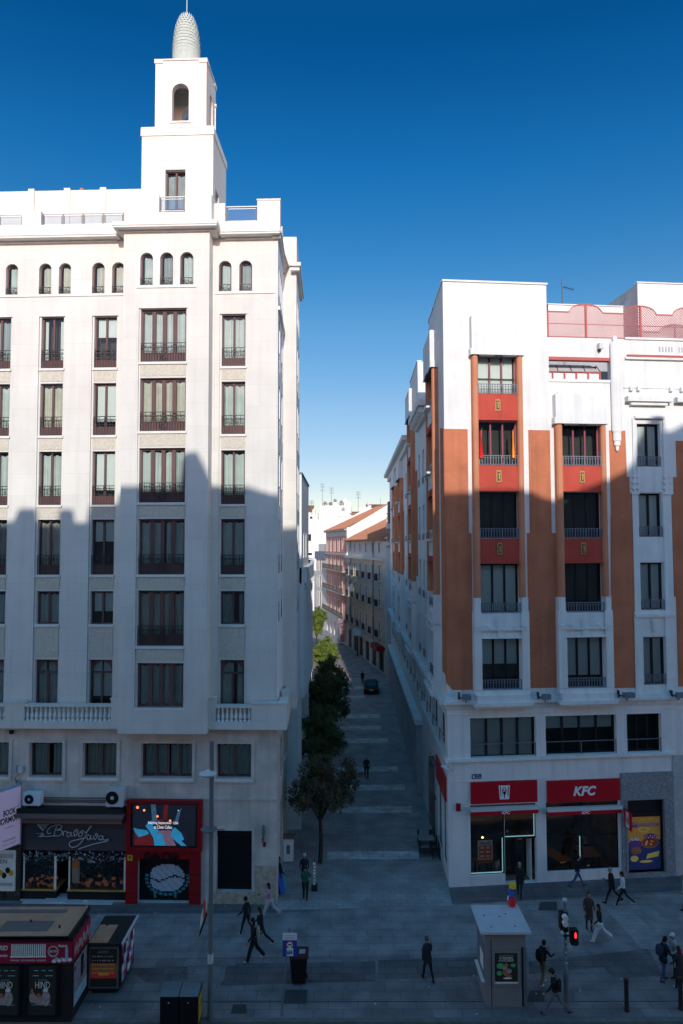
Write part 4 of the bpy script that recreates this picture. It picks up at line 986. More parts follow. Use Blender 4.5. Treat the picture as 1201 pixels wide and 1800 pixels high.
# lattice fence on the roof terrace
LF = root('lattice_fence', 'pink lattice screen with arched tops around the roof terrace of the right-hand building', 'fence', FR.p(ub1, zPar, -.1))
posts = [uR(963.5,560), uR(1031,560), uR(1127,560), uR(1127,560)+2.9, uR(1127,560)+5.8]
fz0, fz1, fz2 = zr(592.5,1010,0), zr(547.5,1010,0), zr(533,1010,0)
for i, u in enumerate(posts):
    p_ = MB(); p_.box(FR, u-.05, u+.05, fz0, (fz2 if i else fz1), -.12, -.04); obj('post', p_, M['lattice'], LF)
def ftop(u):
    best = 9
    for q in posts[1:]: best = min(best, abs(u-q))
    if best < .95: return fz1+(fz2-fz1)*math.sqrt(max(0, 1-(best/.95)**2))
    return fz1
lat = MB(); step = .15; x0_, x1_ = posts[0], posts[-1]; Hh = 1.9
def seg(u0, z0, u1, z1):
    w_ = .018; lat._hex([FR.p(u0-w_,z0,-.072),FR.p(u0+w_,z0,-.072),FR.p(u1+w_,z1,-.072),FR.p(u1-w_,z1,-.072),FR.p(u0-w_,z0,-.088),FR.p(u0+w_,z0,-.088),FR.p(u1+w_,z1,-.088),FR.p(u1-w_,z1,-.088)], 0)
k = x0_-Hh
while k < x1_:
    for sg in (1, -1):
        # walk along the slat and clip to the outline
        st_ = None; u = k; n = 60
        for i in range(n+1):
            h = Hh*i/n; uu = k+h if sg > 0 else k+Hh-h
            inside = x0_ <= uu <= x1_ and fz0+h <= ftop(uu)
            if inside and st_ is None: st_ = (uu, fz0+h)
            if st_ is not None and (not inside or i == n):
                seg(st_[0], st_[1], uu, fz0+h); st_ = None
    k += step
n = 160
for i in range(n):
    a, b = x0_+(x1_-x0_)*i/n, x0_+(x1_-x0_)*(i+1)/n
    za_, zb_ = ftop(a), ftop(b)
    lat._hex([FR.p(a,za_-.05,-.06),FR.p(b,zb_-.05,-.06),FR.p(b,zb_+.02,-.06),FR.p(a,za_+.02,-.06),FR.p(a,za_-.05,-.1),FR.p(b,zb_-.05,-.1),FR.p(b,zb_+.02,-.1),FR.p(a,za_+.02,-.1)], 0)
lat.box(FR, x0_, x1_, fz0, fz0+.05, -.1, -.06); lat.box(FR, x0_, x1_, fz0+.75, fz0+.79, -.1, -.06)
obj('lattice_panel', lat, M['lattice'], LF)
# things on the roofs
def antenna(x, y0, y1, Y, label, arms=((.7,.9),)):
    p0 = atY(x, y0, Y); p1 = atY(x, y1, Y); L_ = p1.z-p0.z
    a_ = MB(); a_.tube([p0, (p0.x, p0.y, p1.z)], .03, 5)
    for f, l in arms:
        z = p0.z+L_*f; a_.tube([(p0.x,p0.y,z),(p0.x+l,p0.y+.2,z-.15*l)], .02, 4)
        for j in range(5): q = V((p0.x+l*(.2+.18*j), p0.y+.2*(.2+.18*j), z-.15*l*(.2+.18*j))); a_.tube([q-V((0,.25,0)), q+V((0,.25,.0))], .012, 3)
    obj('antenna', a_, M['iron'], None, label=label, cat='antenna', group=None)
antenna(989, 540, 490, 42, 'television antenna on the roof behind the pink lattice screen', ((.72,.8),))
def floodlight(x, y, label, tw=0, wide=.42):
    p = FR.p(uR(x,y,.55), zr(y,x,.55), .55)
    r_ = root('floodlight', label, 'floodlight', p, 'floodlights on the ledge of the right-hand building')
    h = MB(); u = uR(x,y,.55); z = zr(y,x,.55)
    h.box(FR, u-wide/2, u+wide/2, z-.13, z+.13, .38, .66); h.box(FR, u-wide/2+.02, u+wide/2-.02, z-.15, z-.13, .40, .64, 1)
    obj('lamp_housing', h, [M['bluegrey'], M['blind']], r_)
    h = MB(); h.box(FR, u-wide/2-.16, u-wide/2-.10, z-.16, z+.2, .1, .3); h.tube([FR.p(u-wide/2-.12,z-.05,.2), FR.p(u-wide/2,z-.05,.45)], .03, 5); h.tube([FR.p(u,z-.3,.3),FR.p(u,z-.1,.5)], .03, 5)
    obj('bracket', h, M['iron'], r_)
floodlight(821,1226,'grey floodlight on the white ledge, nearest the corner of the lane')
floodlight(961,1225,'grey floodlight on the white ledge between the two projecting bays')
floodlight(1106,1222,'wide grey floodlight on the white ledge beside the narrow window column', wide=.6)
floodlight(1197,1222,'grey floodlight on the white ledge, cut by the right edge of the photo')
p = FR.p(uR(1053,612), zr(612,1053,0), 0)
h = MB(); u = uR(1053,612); z = zr(612,1053,0); h.box(FR, u-.12, u+.12, z-.1, z+.22, .05, .32); h.box(FR, u-.06, u+.02, z-.26, z-.1, 0, .1, 1)
obj('wall_lamp', h, [M['lightmetal'], M['iron']], None, label='small square lamp fixed to the white wall under the pink lattice screen', cat='lamp')
# two flags in the second window
for x, col, lab in ((903,'es','red and yellow flag hanging in a window of the right-hand building'),(847,'red','plain red flag hanging at the left side of the same window as the yellow flag')):
    u = uR(x,785,.45); zt, zb2 = zr(758,x), zr(806,x)
    F_ = root('flag', lab, 'flag', FR.p(u, zb2, .4))
    p_ = MB(); p_.tube([FR.p(u, zb2-.2, .35), FR.p(u+.02, zt+.1, .45)], .015, 5); obj('flag_pole', p_, M['postgrey'], F_)
    n = 8
    for j, (f0, f1) in enumerate(((0,.3),(.3,.7),(.7,1))):
        c_ = MB()
        for i in range(n):
            h0, h1 = i/n, (i+1)/n; w0, w1 = .05+.17*h0, .05+.17*h1
            def q(h, f, ww): return FR.p(u-.04+(f-.3)*ww, zt-(zt-zb2)*h, .44+.05*math.sin(f*9+h*3))
            c_.poly([q(h0,f0,w0), q(h0,f1,w0), q(h1,f1,w1), q(h1,f0,w1)])
        obj('stripe', c_, M['brightyellow'] if (col == 'es' and j == 1) else M['brightred'], F_)
# ------------------------------------------------------------------ restaurant front
XR = FR.e; ZU = V((0,0,1))
def sign_board(x0, x1, y0, y1, label, txt):
    u0, u1 = uR(x0,1390), uR(x1,1390); z0, z1 = zr(y1,(x0+x1)/2,0), zr(y0,(x0+x1)/2,0)
    s_ = root('restaurant_sign', label, 'sign', FR.p((u0+u1)/2, z0, 0))
    b_ = MB(); b_.box(FR, u0, u1, z0, z1, 0, .10); obj('board', b_, M['signred'], s_)
    um, zm_ = (u0+u1)/2, (z0+z1)/2
    if txt:
        t_ = MB(); add_text(t_, txt, FR.p(um+.04, zm_, .125), XR, ZU, width=1.28, height=.50, size=1, ext=.02, off=.035, shear=.25, space=1.05)
        obj('lettering', t_, M['signwhite'], s_)
    else:
        t_ = MB(); hh, wt, wb_ = .36, .31, .25
        t_.prism(FR, [(um-wb_,zm_-hh),(um+wb_,zm_-hh),(um+wt,zm_+hh),(um-wt,zm_+hh)], .10, .12)
        for sg in (-1,1): t_.prism(FR, [(um+sg*.17,zm_-hh*.5),(um+sg*.21,zm_-hh*.5),(um+sg*.25,zm_+hh*.85),(um+sg*.20,zm_+hh*.85)], .12, .126, 1)
        # simple line portrait inside the bucket mark
        t_.prism(FR, [(um+.12*math.cos(q), zm_+.10+.17*math.sin(q)) for q in [math.pi*k/8 for k in range(16)]], .12, .124, 2)
        t_.prism(FR, [(um+.085*math.cos(q), zm_+.12+.115*math.sin(q)) for q in [math.pi*k/8 for k in range(16)]], .124, .128, 0)
        for sg in (-1,1): t_.box(FR, um+sg*.045-.03, um+sg*.045+.03, zm_+.10, zm_+.15, .128, .131, 2)
        t_.prism(FR, [(um-.05,zm_+.06),(um+.05,zm_+.06),(um,zm_-.02)], .128, .131, 2)
        t_.prism(FR, [(um-.09,zm_-.06),(um+.09,zm_-.06),(um+.02,zm_-.13),(um+.03,zm_-.28),(um-.03,zm_-.28),(um-.02,zm_-.13)], .12, .13, 2)
        obj('bucket_emblem', t_, [M['signwhite'], M['signred'], M['black']], s_)
sign_board(827, 943.6, 1372.6, 1410.5, 'red restaurant sign board with a white bucket emblem, nearest the lane corner', '')
sign_board(961, 1088.5, 1369.7, 1408, 'red restaurant sign board with large white KFC letters over the wide shop window', 'KFC')
def storefront(u0, u1, zlo, zhi, F_=FR, mull=(), tr=None, stripz=None):
    f = MB(); e = -.12
    f.box(F_, u0, u1, zhi-.06, zhi, e-.05, e); f.box(F_, u0, u0+.06, zlo, zhi, e-.05, e); f.box(F_, u1-.06, u1, zlo, zhi, e-.05, e); f.box(F_, u0, u1, zlo, zlo+.06, e-.05, e)
    for m_ in mull: f.box(F_, m_-.03, m_+.03, zlo, zhi, e-.05, e+.005)
    if tr: f.box(F_, u0, u1, tr-.04, tr+.04, e-.05, e+.004)
    o = obj('shop_window', f, M['darkframe'], RB)
    g = MB(); g.quad(F_, u0+.06, u1-.06, zlo+.06, zhi-.06, e-.02); obj('pane', g, M['glassd'], o)
    return o
trz = zr(1475,900,0)
o1 = storefront(st1[0], dr[0], zs0, zs1, tr=trz)
f = MB(); f.box(FR, dr[0], st1[1], trz-.04, trz+.04, -.18, -.1); f.box(FR, dr[0], dr[0]+.05, .05, zs1, -.18, -.1); f.box(FR, st1[1]-.05, st1[1], trz, zs1, -.18, -.1); f.box(FR, dr[0], st1[1], zs1-.06, zs1, -.18, -.1)
o2 = obj('shop_window', f, M['darkframe'], RB); g = MB(); g.quad(FR, dr[0]+.05, st1[1]-.05, trz, zs1-.06, -.14); obj('pane', g, M['glassd'], o2)
# recessed doors
f = MB(); ud = uR(906,1500); a, b = dr[0]+.05, st1[1]-.25
for (x0, x1) in ((a, (a+b)/2), ((a+b)/2, b)):
    f.box(FR, x0, x0+.09, .1, trz-.04, -.95, -.88); f.box(FR, x1-.09, x1, .1, trz-.04, -.95, -.88); f.box(FR, x0, x1, .1, .25, -.95, -.88); f.box(FR, x0, x1, trz-.16, trz-.04, -.95, -.88)
f.box(FR, a-.1, b+.3, trz-.05, trz-.0, -.95, -.2); f.box(FR, b, b+.05, .05, trz, -.95, -.2, 1)
o3 = obj('door', f, [M['darkframe'], M['render2']], RB); g = MB(); g.quad(FR, a, b, .2, trz-.1, -.92); obj('pane', g, M['glassd'], o3)
g = MB(); g.prism(FR, [(b-.35+.24*math.cos(q), 1.95+.13*math.sin(q)) for q in [math.pi*k/8 for k in range(16)]], -.90, -.88); g.box(FR, a+.06, a+.2, 1.8, 2.0, -.90, -.88, 1); g.box(FR, a+.33, a+.47, 2.3, 2.45, -.90, -.88, 1)
g.box(FR, b-.47, b-.22, 1.93, 1.98, -.88, -.875, 1)
obj('door_sticker', g, [M['signred'], M['signwhite']], o3)
storefront(*st2, zs0, zs1, tr=trz-.02, mull=(uR(1025.5,1480),))
for (a, b, zl_, zh_) in ((dr[0]-.0, 0, 0, 0),): pass
ls = MB(); e0, e1_ = -.115, -.09
def strip_h(x0, x1, y): z = zr(y,(x0+x1)/2,0); ls.box(FR, uR(x0,y), uR(x1,y), z-.018, z+.018, e0, e1_)
def strip_v(x, y0, y1): u_ = uR(x,(y0+y1)/2); ls.box(FR, u_-.018, u_+.018, zr(y1,x,0), zr(y0,x,0), e0, e1_)
strip_h(829,884,1535.5); strip_v(884.5,1474,1534); strip_h(889,940,1471); strip_v(940,1428,1470); strip_h(962,1007,1533); strip_v(1021,1471,1511)
obj('light_strip', ls, M['cyan_e'], RB)
# awning cassettes, each with its short red valance
for (x0, x1) in ((827,943.5),(961,1088.5)):
    u0, u1 = uR(x0,1420), uR(x1,1420); za_ = zr(1421,(x0+x1)/2,0); xm = (x0+x1)/2
    s_ = root('awning', 'rolled awning with white casing below the '+('bucket emblem sign' if x0 < 900 else 'large KFC letters'), 'awning', FR.p((u0+u1)/2, za_, .1))
    b_ = MB(); b_.box(FR, u0-.05, u1+.05, za_-.02, za_+.16, .06, .30); obj('casing', b_, M['lightmetal'], s_)
    b_ = MB(); b_.box(FR, u0, u1, za_-.22, za_-.02, .26, .275); vo = obj('valance', b_, M['signred'], s_)
    t_ = MB(); add_text(t_, 'KFC', FR.p((u0+u1)/2+.03, za_-.12, .283), XR, ZU, width=.46, height=.15, size=1, ext=.005, off=.03, shear=.25); obj('lettering', t_, M['signwhite'], vo)
# restaurant interior
it = MB(); u0, u1 = .3, uR(1092,1475); 
it.quad(FR, u0, u1, .02, 5.0, -6, 0); it.poly([FR.p(u0,.03,-.3),FR.p(u1,.03,-.3),FR.p(u1,.03,-6),FR.p(u0,.03,-6)],1); it.poly([FR.p(u0,4.9,-.3),FR.p(u1,4.9,-.3),FR.p(u1,4.9,-6),FR.p(u0,4.9,-6)],0)
it.poly([FR.p(u1,.03,-.3),FR.p(u1,4.9,-.3),FR.p(u1,4.9,-6),FR.p(u1,.03,-6)],0)
it.box(FR, u0+.3, u1-2, 2.55, 2.7, -6, -1.6, 0)
M['int2'] = mat('restaurant_wall', (.20,.16,.15), var=.4, scale=1.2, bump=0); M['intf'] = mat('restaurant_floor', (.22,.18,.16), var=.3, bump=0)
obj('interior', it, [M['int2'], M['intf']], RB)
M['fillglow'] = mat('fill_panel_glow', (1,.72,.45), var=0, bump=0, emit=3.2)
for k in range(4):
    for dd in (-1.5,-3.6): il = MB(); il.box(FR, 1.0+k*1.9, 1.7+k*1.9, 4.84, 4.88, dd-.12, dd+.12); obj('fill_light_panel', il, M['fillglow'], RB)  # unseen glowing panels added to brighten the dark restaurant interior
def dine(u, d, label, rot=0, L_=1.6, W_=.7, topz=.98, grp='tables inside the restaurant window'):
    p = FR.p(u, 0, d); r_ = root('restaurant_table', label, 'table', (p.x, p.y, .03), grp, rot=rot, world=False)
    m_ = MB(); m_.wb(-W_/2, W_/2, -L_/2, L_/2, topz-.05, topz); obj('tabletop', m_, M['wood'], r_)
    for sx in (-1, 1):
        for sy in (-1, 1):
            m_ = MB(); m_.wb(sx*(W_/2-.08)-.03, sx*(W_/2-.08)+.03, sy*(L_/2-.1)-.03, sy*(L_/2-.1)+.03, 0, topz-.05); obj('leg', m_, M['darkframe'], r_)
    return r_
dine(uR(857,1520), -.75, 'small pale table with papers inside the left restaurant window', .3, .7, .9, .95)
dine(uR(987,1510), -1.2, 'long orange wooden table inside the wide restaurant window', .45, 2.2, .8, .95)
dine(uR(1052,1510), -1.3, 'wooden table at the right end inside the wide restaurant window', 0, 1.2, 1.1, .9)
def chair(p, label, rot=0, m='darkframe', group='chairs inside the restaurant window'):
    r_ = root('chair', label, 'chair', p, group, rot=rot, world=False)
    m_ = MB(); m_.wb(-.21,.21,-.21,.21,.43,.47); obj('seat', m_, M[m], r_)
    m_ = MB(); m_.wb(-.21,.21,-.22,-.18,.55,.88); obj('backrest', m_, M[m], r_)
    for sx in (-1,1):
        for sy in (-1,1):
            m_ = MB(); m_.wb(sx*.19-.018, sx*.19+.018, sy*.19-.018, sy*.19+.018, 0, .43 if sy > 0 else .88); obj('leg', m_, M['iron'], r_)
    return r_
p = FR.p(uR(878,1520),0,-.9); chair((p.x,p.y,.03), 'pale chair beside the small table in the left restaurant window', .8, 'stockpale')
p = FR.p(uR(1045,1500),0,-1.9); chair((p.x,p.y,.03), 'white chair behind the wooden table in the wide restaurant window', 2.9, 'signwhite')
# offer poster in the window, with its lamp
u0, u1 = uR(842.5,1505), uR(868.5,1505); z0, z1 = zr(1514,855,0), zr(1479.5,855,0)
P_ = root('offer_poster', 'white framed red offer poster standing in the left restaurant window', 'poster', FR.p(u0,z0,-.2))
m_ = MB(); m_.box(FR, u0, u1, z0, z1, -.26, -.2); obj('board', m_, M['p_pale'], P_)
m_ = MB(); m_.quad(FR, u0+.06, u1-.06, z0+.06, z1-.3, -.196, 0)
for r_ in range(3):
    for c_ in range(2): m_.quad(FR, u0+.12+c_*.32, u0+.33+c_*.32, z0+.13+r_*.22, z0+.24+r_*.22, -.192, 1)
add_text(m_, 'CHOLLAZO', FR.p((u0+u1)/2, z1-.17, -.19), XR, ZU, width=(u1-u0)*.8, height=.16, size=1, ext=.002, off=.02, m=2)
obj('print', m_, [M['p_red'], M['p_pale'], M['p_navy']], P_)
m_ = MB(); q = FR.p(uR(852,1479), zr(1479,852,0)+.05, -.35); m_.ell(q, .06,.06,.06); obj('bulb_lamp', m_, M['warm_e'], None, label='small glowing bulb above the offer poster in the left restaurant window', cat='lamp')
# granite doorway panel
g = MB(); gx0, gx1 = uR(1092,1450), uR(1185,1450); gz1 = zr(1357,1130,0)
g.wall(FR, gx0, gx1, .0, gz1, [(*gdoor,*gdz)], .07, .3); g.poly([FR.p(gx0,gz1,0),FR.p(gx1,gz1,0),FR.p(gx1,gz1,.07),FR.p(gx0,gz1,.07)]); g.poly([FR.p(gx0,0,0),FR.p(gx0,gz1,0),FR.p(gx0,gz1,.07),FR.p(gx0,0,.07)])
for a_,b_,c_,d_ in ((gdoor[0]-.12,gdoor[1]+.12,gdz[1],gdz[1]+.12),(gdoor[0]-.12,gdoor[0],gdz[0],gdz[1]),(gdoor[1],gdoor[1]+.12,gdz[0],gdz[1])): g.box(FR,a_,b_,c_,d_,.06,.10)
g.wall(FR, gx1, UR1, 0, zr(1327,1190,0), [(gx1+1.5,gx1+3.5,.1,3.6)], .05, .3, 1); g.quad(FR, gx1+1.5,gx1+3.5,.1,3.6,-.2,2)
g.box(FR, gx1, UR1, zr(1327,1190,0)-1.2, zr(1327,1190,0)-1.1, .05, .1, 1)
obj('granite_cladding', g, [M['granite'], M['greystone'], M['interior']], RB)
g = MB(); g.box(FR, gdoor[0], gdoor[1], gdz[0], gdz[1], -.25, -.2); g.box(FR, gdoor[0], gdoor[0]+.09, gdz[0], gdz[1], -.2, -.12); g.box(FR, gdoor[1]-.09, gdoor[1], gdz[0], gdz[1], -.2, -.12)
g.box(FR, gdoor[0], gdoor[1], gdz[1]-.09, gdz[1], -.2, -.12); g.box(FR, gdoor[0]+.09, gdoor[1]-.09, zr(1436,1135,0), zr(1429,1135,0), -.2, -.11)
do = obj('door', g, M['darkframe'], RB)
u0, u1 = gdoor[0]+.09, gdoor[1]-.12; z0, z1 = gdz[0]+.05, zr(1438,1135,0); W_, H_ = u1-u0, z1-z0
m_ = MB(); e = -.19
def pq(a, b, c_, d_, mi, lv): m_.quad(FR, u0+W_*a, u0+W_*b, z0+H_*c_, z0+H_*d_, e+.002*lv, mi)
def pe(cx_, cz_, rx, rz_, mi, lv, n=14): m_.poly([FR.p(u0+W_*(cx_+rx*math.cos(2*math.pi*k/n)), z0+H_*(cz_+rz_*math.sin(2*math.pi*k/n)), e+.002*lv) for k in range(n)], mi)
pq(0,1,0,1,0,0); pq(0,1,0,.5,1,1); m_.poly([FR.p(u0,z0+H_*.5,e+.002),FR.p(u1,z0+H_*.5,e+.002),FR.p(u1,z0+H_*.56,e+.002),FR.p(u0+W_*.4,z0+H_*.53,e+.002)],1)
pe(.50,.76,.17,.055,3,2); pe(.5,.76,.12,.035,0,3)
pe(.22,.47,.2,.10,2,2); pe(.70,.60,.22,.08,2,3); pe(.68,.50,.27,.105,4,4); pe(.68,.51,.22,.075,5,5); pe(.26,.36,.17,.07,4,4); pe(.20,.21,.12,.06,3,4); pe(.55,.15,.2,.025,3,4)
m_.poly([FR.p(u0+W_*.55,z0+H_*.20,e+.008),FR.p(u0+W_*.93,z0+H_*.24,e+.008),FR.p(u0+W_*.96,z0+H_*.34,e+.008),FR.p(u0+W_*.60,z0+H_*.29,e+.008)],3)
for k in range(9): pe(.55+.08*(k%4)+.02*(k//4), .47+.03*(k//3), .035, .016, 4 if k % 2 else 3, 6)
for cx_ in (.17,.29): pe(cx_,.58,.06,.028,6,5); pe(cx_+.01,.585,.025,.013,1,6)
for k in range(7): pe(.52+.06*k,.60+.03*(k%2),.018,.010,6,5)
add_text(m_, 'Monchitos', FR.p(u0+W_*.57, z0+H_*.86, e+.012), XR, ZU, width=W_*.78, height=H_*.11, size=1, ext=.002, off=.03, m=2, shear=.1)
add_text(m_, 'Monchitos', FR.p(u0+W_*.57, z0+H_*.863, e+.016), XR, ZU, width=W_*.74, height=H_*.09, size=1, ext=.002, off=.0, m=7, shear=.1)
pq(.14,.27,.80,.85,2,6)
obj('advert_poster', m_, [M['p_orange'],M['p_navy'],M['p_purple'],M['p_yellow'],M['p_brown'],M['signred'],M['signwhite'],M['flower']], do)
# projecting blade sign
uu = uR(1101,1440,.3); zb_ = (zr(1456,1098,.4), zr(1424,1098,.4))
S_ = root('blade_sign', 'small projecting red and white bucket sign beside the granite doorway', 'sign', FR.p(uu, zb_[0], .07))
m_ = MB(); m_.box(FR, uu-.04, uu+.04, *zb_, .15, .85); obj('board', m_, M['signred'], S_)
m_ = MB(); m_.box(FR, uu-.05, uu-.041, zb_[0]+.08, zb_[1]-.08, .33, .67)
for dd in (.36,.58): m_.box(FR, uu-.054, uu-.0505, zb_[0]+.3, zb_[1]-.12, dd, dd+.06, 1)
m_.box(FR, uu-.054, uu-.0505, zb_[0]+.2, zb_[0]+.6, .47, .53, 2); obj('bucket_emblem', m_, [M['signwhite'], M['signred'], M['black']], S_)
m_ = MB(); m_.tube([FR.p(uu,zb_[1]-.05,.05),FR.p(uu,zb_[1]-.05,.2)], .03, 5); obj('bracket', m_, M['iron'], S_)
# street name plate, alarm box, cameras
def plate(x0,x1,y0,y1,m_,label,name,cat,d=.03,txt=None):
    b_ = MB(); u0_,u1_ = uR(x0,y0),uR(x1,y0); a_,c_ = zr(y1,x0,0),zr(y0,x0,0); b_.box(FR,u0_,u1_,a_,c_,0,d)
    if txt:
        add_text(b_, txt[0], FR.p(u0_+(u1_-u0_)*.62,a_+(c_-a_)*.30,d+.004), XR, ZU, width=(u1_-u0_)*.62, height=(c_-a_)*.28, size=1, ext=.002, m=1)
        add_text(b_, txt[1], FR.p(u0_+(u1_-u0_)*.6,a_+(c_-a_)*.75,d+.004), XR, ZU, width=(u1_-u0_)*.35, height=(c_-a_)*.18, size=1, ext=.002, m=1)
        b_.box(FR,u0_+.05,u0_+.14,a_+.06,c_-.06,d,d+.004,1)
    obj(name, b_, [M[m_], M['signwhite'], M['black']], None, label=label, cat=cat)
plate(829.5,846,1361,1369,'p_navy','dark blue street name plate above the red bucket emblem sign','street_name_plate','sign', txt=('SAN MARTIN','CALLE DE'))
plate(801.5,809,1412,1425,'clubred','red alarm box on the white corner pillar of the restaurant','alarm_box','alarm box', .12)
m_ = MB(); q = FR.p(-.05, zr(1346,787,.2), .15); m_.tube([q, q+V((-.35,-.3,.05))], .05, 6); m_.tube([q+V((-.3,-.25,.05)), q+V((.05,-.6,-.08))], .08, 8); m_.tube([q, q+V((.25,-.4,-.15))], .06, 6)
obj('security_camera', m_, M['lightmetal'], None, label='white security camera on the corner edge above the restaurant', cat='camera')
# restaurant windows on the lane side
for (a, b) in kfcs: storefront(a, b, zs0, zs1, FRs, mull=((a+b)/2,))
s_ = MB(); s_.box(FRs, .5, 4.6, zs1+.05, zs1+1.35, 0, .10); so = obj('restaurant_sign', s_, M['signred'], None, label='red restaurant sign board on the lane side of the corner building', cat='sign')
s_ = MB()
for t in (.75,2.65): s_.box(FRs, t-.02, t+.02, zs0+.05, zs1-.1, -.11, -.085)
obj('light_strip', s_, M['cyan_e'], RB)
# ------------------------------------------------------------------ ground
def sheet(name, pts, z, m, label=None, kind='structure', thick=0):
    b = MB()
    if thick:
        top = [V((p[0],p[1],z)) for p in pts]; bot = [V((p[0],p[1],z-thick)) for p in pts]
        b.poly(top); n = len(pts)
        for i in range(n): b.poly([top[i],bot[i],bot[(i+1)%n],top[(i+1)%n]])
    else: b.poly([(p[0],p[1],z) for p in pts])
    return obj(name, b, M[m], None, kind=kind)
sheet('ground', [(-900,-900),(900,-900),(900,1500),(-900,1500)], -.14, 'asphalt')
Yk = G(600,1793).y
def yk(x): return Yk-.02*x*.5
kb = MB(); kb.poly([V((-60,Yk+.6,-.13)),V((60,Yk-.6+.3,-.13))] and [(-60,Yk+.05,0),(60,Yk-.25,0),(60,Yk-.02,0.0),(-60,Yk+.28,0)])
sheet('pavement', [(-200,Yk+.28),(200,Yk-.02),(200,420),(-200,420)], 0, 'paver', thick=.14)
b = MB(); F_k = Fac((-60,Yk+.28),(120,-.3)); b.box(F_k, 0, 120, -.139, .004, .002, .24); obj('kerb', b, M['kerb'], None, kind='structure')
b = MB(); F_g = Fac((-60,Yk+1.2),(120,-.3)); b.box(F_g, 0, 120, .001, .006, -.02, .03); obj('drain_groove', b, M['manhole'], None, kind='structure')
def patch(name, px, m, z=.004): return sheet(name, [G(*p) for p in px], z, m)
# lane surface between the two buildings
lane = [G(487,1592), G(789,1562)]
lane_pts = [G(486,1600), G(800,1592), V((6.1,60,0)), V((6.7,95,0)), V((1,123,0)), V((-3.5,148,0)), V((-9,150,0)), V((-3.3,60,0)), V((-4.0,46,0))]
sheet('lane', lane_pts, .004, 'paverstreet')
patch('dark_paving_band', [(-60,1608),(486,1604),(486,1591),(-60,1588)], 'paverdark', .009)
patch('dark_paving_band', [(795,1590),(1260,1562),(1260,1530),(789,1562)], 'paverdark', .009)
patch('dark_paving_band', [(385,1733),(660,1725),(660,1690),(415,1694)], 'paverdark', .004)
patch('dark_paving_band', [(255,1726),(330,1722),(330,1700),(225,1702)], 'paverdark', .004)
patch('dark_paving_band', [(395,1718),(428,1716),(428,1697),(398,1698)], 'paverdark', .008)
patch('dark_paving_band', [(665,1722),(840,1716),(840,1682),(665,1688)], 'paverdark', .004)
patch('dark_paving_band', [(930,1690),(1140,1668),(1165,1716),(1080,1719),(1060,1700),(930,1712)], 'paverdark', .004)
patch('dark_paving_band', [(1060,1592),(1100,1590),(1180,1665),(1130,1670)], 'paverstreet', .004)
patch('pale_paving_band', [(-160,1692),(1300,1668),(1290,1566),(795,1590),(486,1605),(-160,1610)], 'paverpale', .003)
for y, h, x0, x1 in ((1209.6,4,601,640),(1226,5,601,642),(1259.5,7,598,668),(1280,7,598,670),(1302.6,8,594,682),(1352.6,9,590,700),(1385,10,600,712),(1424,11,590,724),(1504,14,575,737)):
    patch('pale_paving_band', [(x0,y+h/2),(x1,y+h/2-1),(x1,y-h/2-1),(x0,y-h/2)], 'paverlight', .008)
def cover(x, y, w, h, label, m='manhole', name='access_cover'):
    p = [G(x-w/2+h*.25,y-h/2), G(x+w/2-h*.05,y-h/2), G(x+w/2,y+h/2), G(x-w/2,y+h/2)]
    b_ = MB(); b_.poly([q+V((0,0,.012)) for q in p][::-1]); obj(name, b_, M[m], None, label=label, cat='cover')
cover(963,1593,34,15,'dark iron access cover in the paving in front of the restaurant, behind the booth')
cover(908+34,1751,30,18,'dark iron access cover in the paving at the right foot of the ticket booth')
cover(420,1774,28,16,'small dark iron cover in the paving right of the lamp post')
# round cover by the wheelie bin
p = G(520,1752); b = MB(); b.wb(p.x-.45,p.x+.45,p.y-.42,p.y+.42,.002,.010); b.lathe((p.x,p.y,.0),[(.33,.008),(.33,.018),(.28,.018),(.28,.014),(.2,.014),(.2,.02),(.0,.02)],20)
obj('manhole_cover', b, M['manhole'], None, label='round manhole cover in a square frame below the wheelie bin', cat='cover')
# ------------------------------------------------------------------ far street
def far_window(F_, u0, u1, z0, z1, par, fm='blind', cur='net', balc=False, frame='trim'):
    s_ = MB(); t = .12
    s_.box(F_, u0-t, u0, z0, z1+t, -.02, .06, 1); s_.box(F_, u1, u1+t, z0, z1+t, -.02, .06, 1); s_.box(F_, u0, u1, z1, z1+t, -.02, .058, 1)
    s_.box(F_, u0, u0+.08, z0, z1, -.22, -.14); s_.box(F_, u1-.08, u1, z0, z1, -.22, -.14); s_.box(F_, (u0+u1)/2-.05, (u0+u1)/2+.05, z0, z1, -.22, -.13)
    s_.quad(F_, u0-.1, u1+.1, z0-.1, z1+.1, -.5, 2)
    o_ = obj('window', s_, [M[fm], M[frame], M['interior']], par)
    g_ = MB(); g_.quad(F_, u0+.05, u1-.05, z0, z1, -.18); obj('pane', g_, M['glass'], o_)
    if balc:
        r_ = MB()
        for k in range(11):
            u = u0-.25+(u1-u0+.5)*k/10; r_.box(F_, u-.018, u+.018, z0, z0+.95, .52, .56)
        r_.box(F_, u0-.27, u1+.27, z0+.92, z0+.97, .5, .58); r_.box(F_, u0-.27, u1+.27, z0-.12, z0, 0, .58, 1)
        for u in (u0-.26, u1+.26): r_.box(F_, u-.02, u+.02, z0+.92, z0+.96, .02, .54)
        obj('balcony', r_, [M['iron'], M['grey']], o_)
Pc0, Pc1, Pp1 = V((6.25,95,0)), V((1.0,124,0)), V((-3.35,147.5,0))
FC = Fac(Pc1, (Pc0-Pc1)); LC = (Pc0-Pc1).length
if FC.n.x > 0: FC.n = -FC.n
CB = root('apartment_house', 'cream apartment house with clay roof, rows of balconies and shops below', 'building', Pc1)
zg = 2.9
lev = [(4.9,7.4),(9.3,11.8),(13.0,15.2)]
wx = [1.6+k*4.55 for k in range(6)]
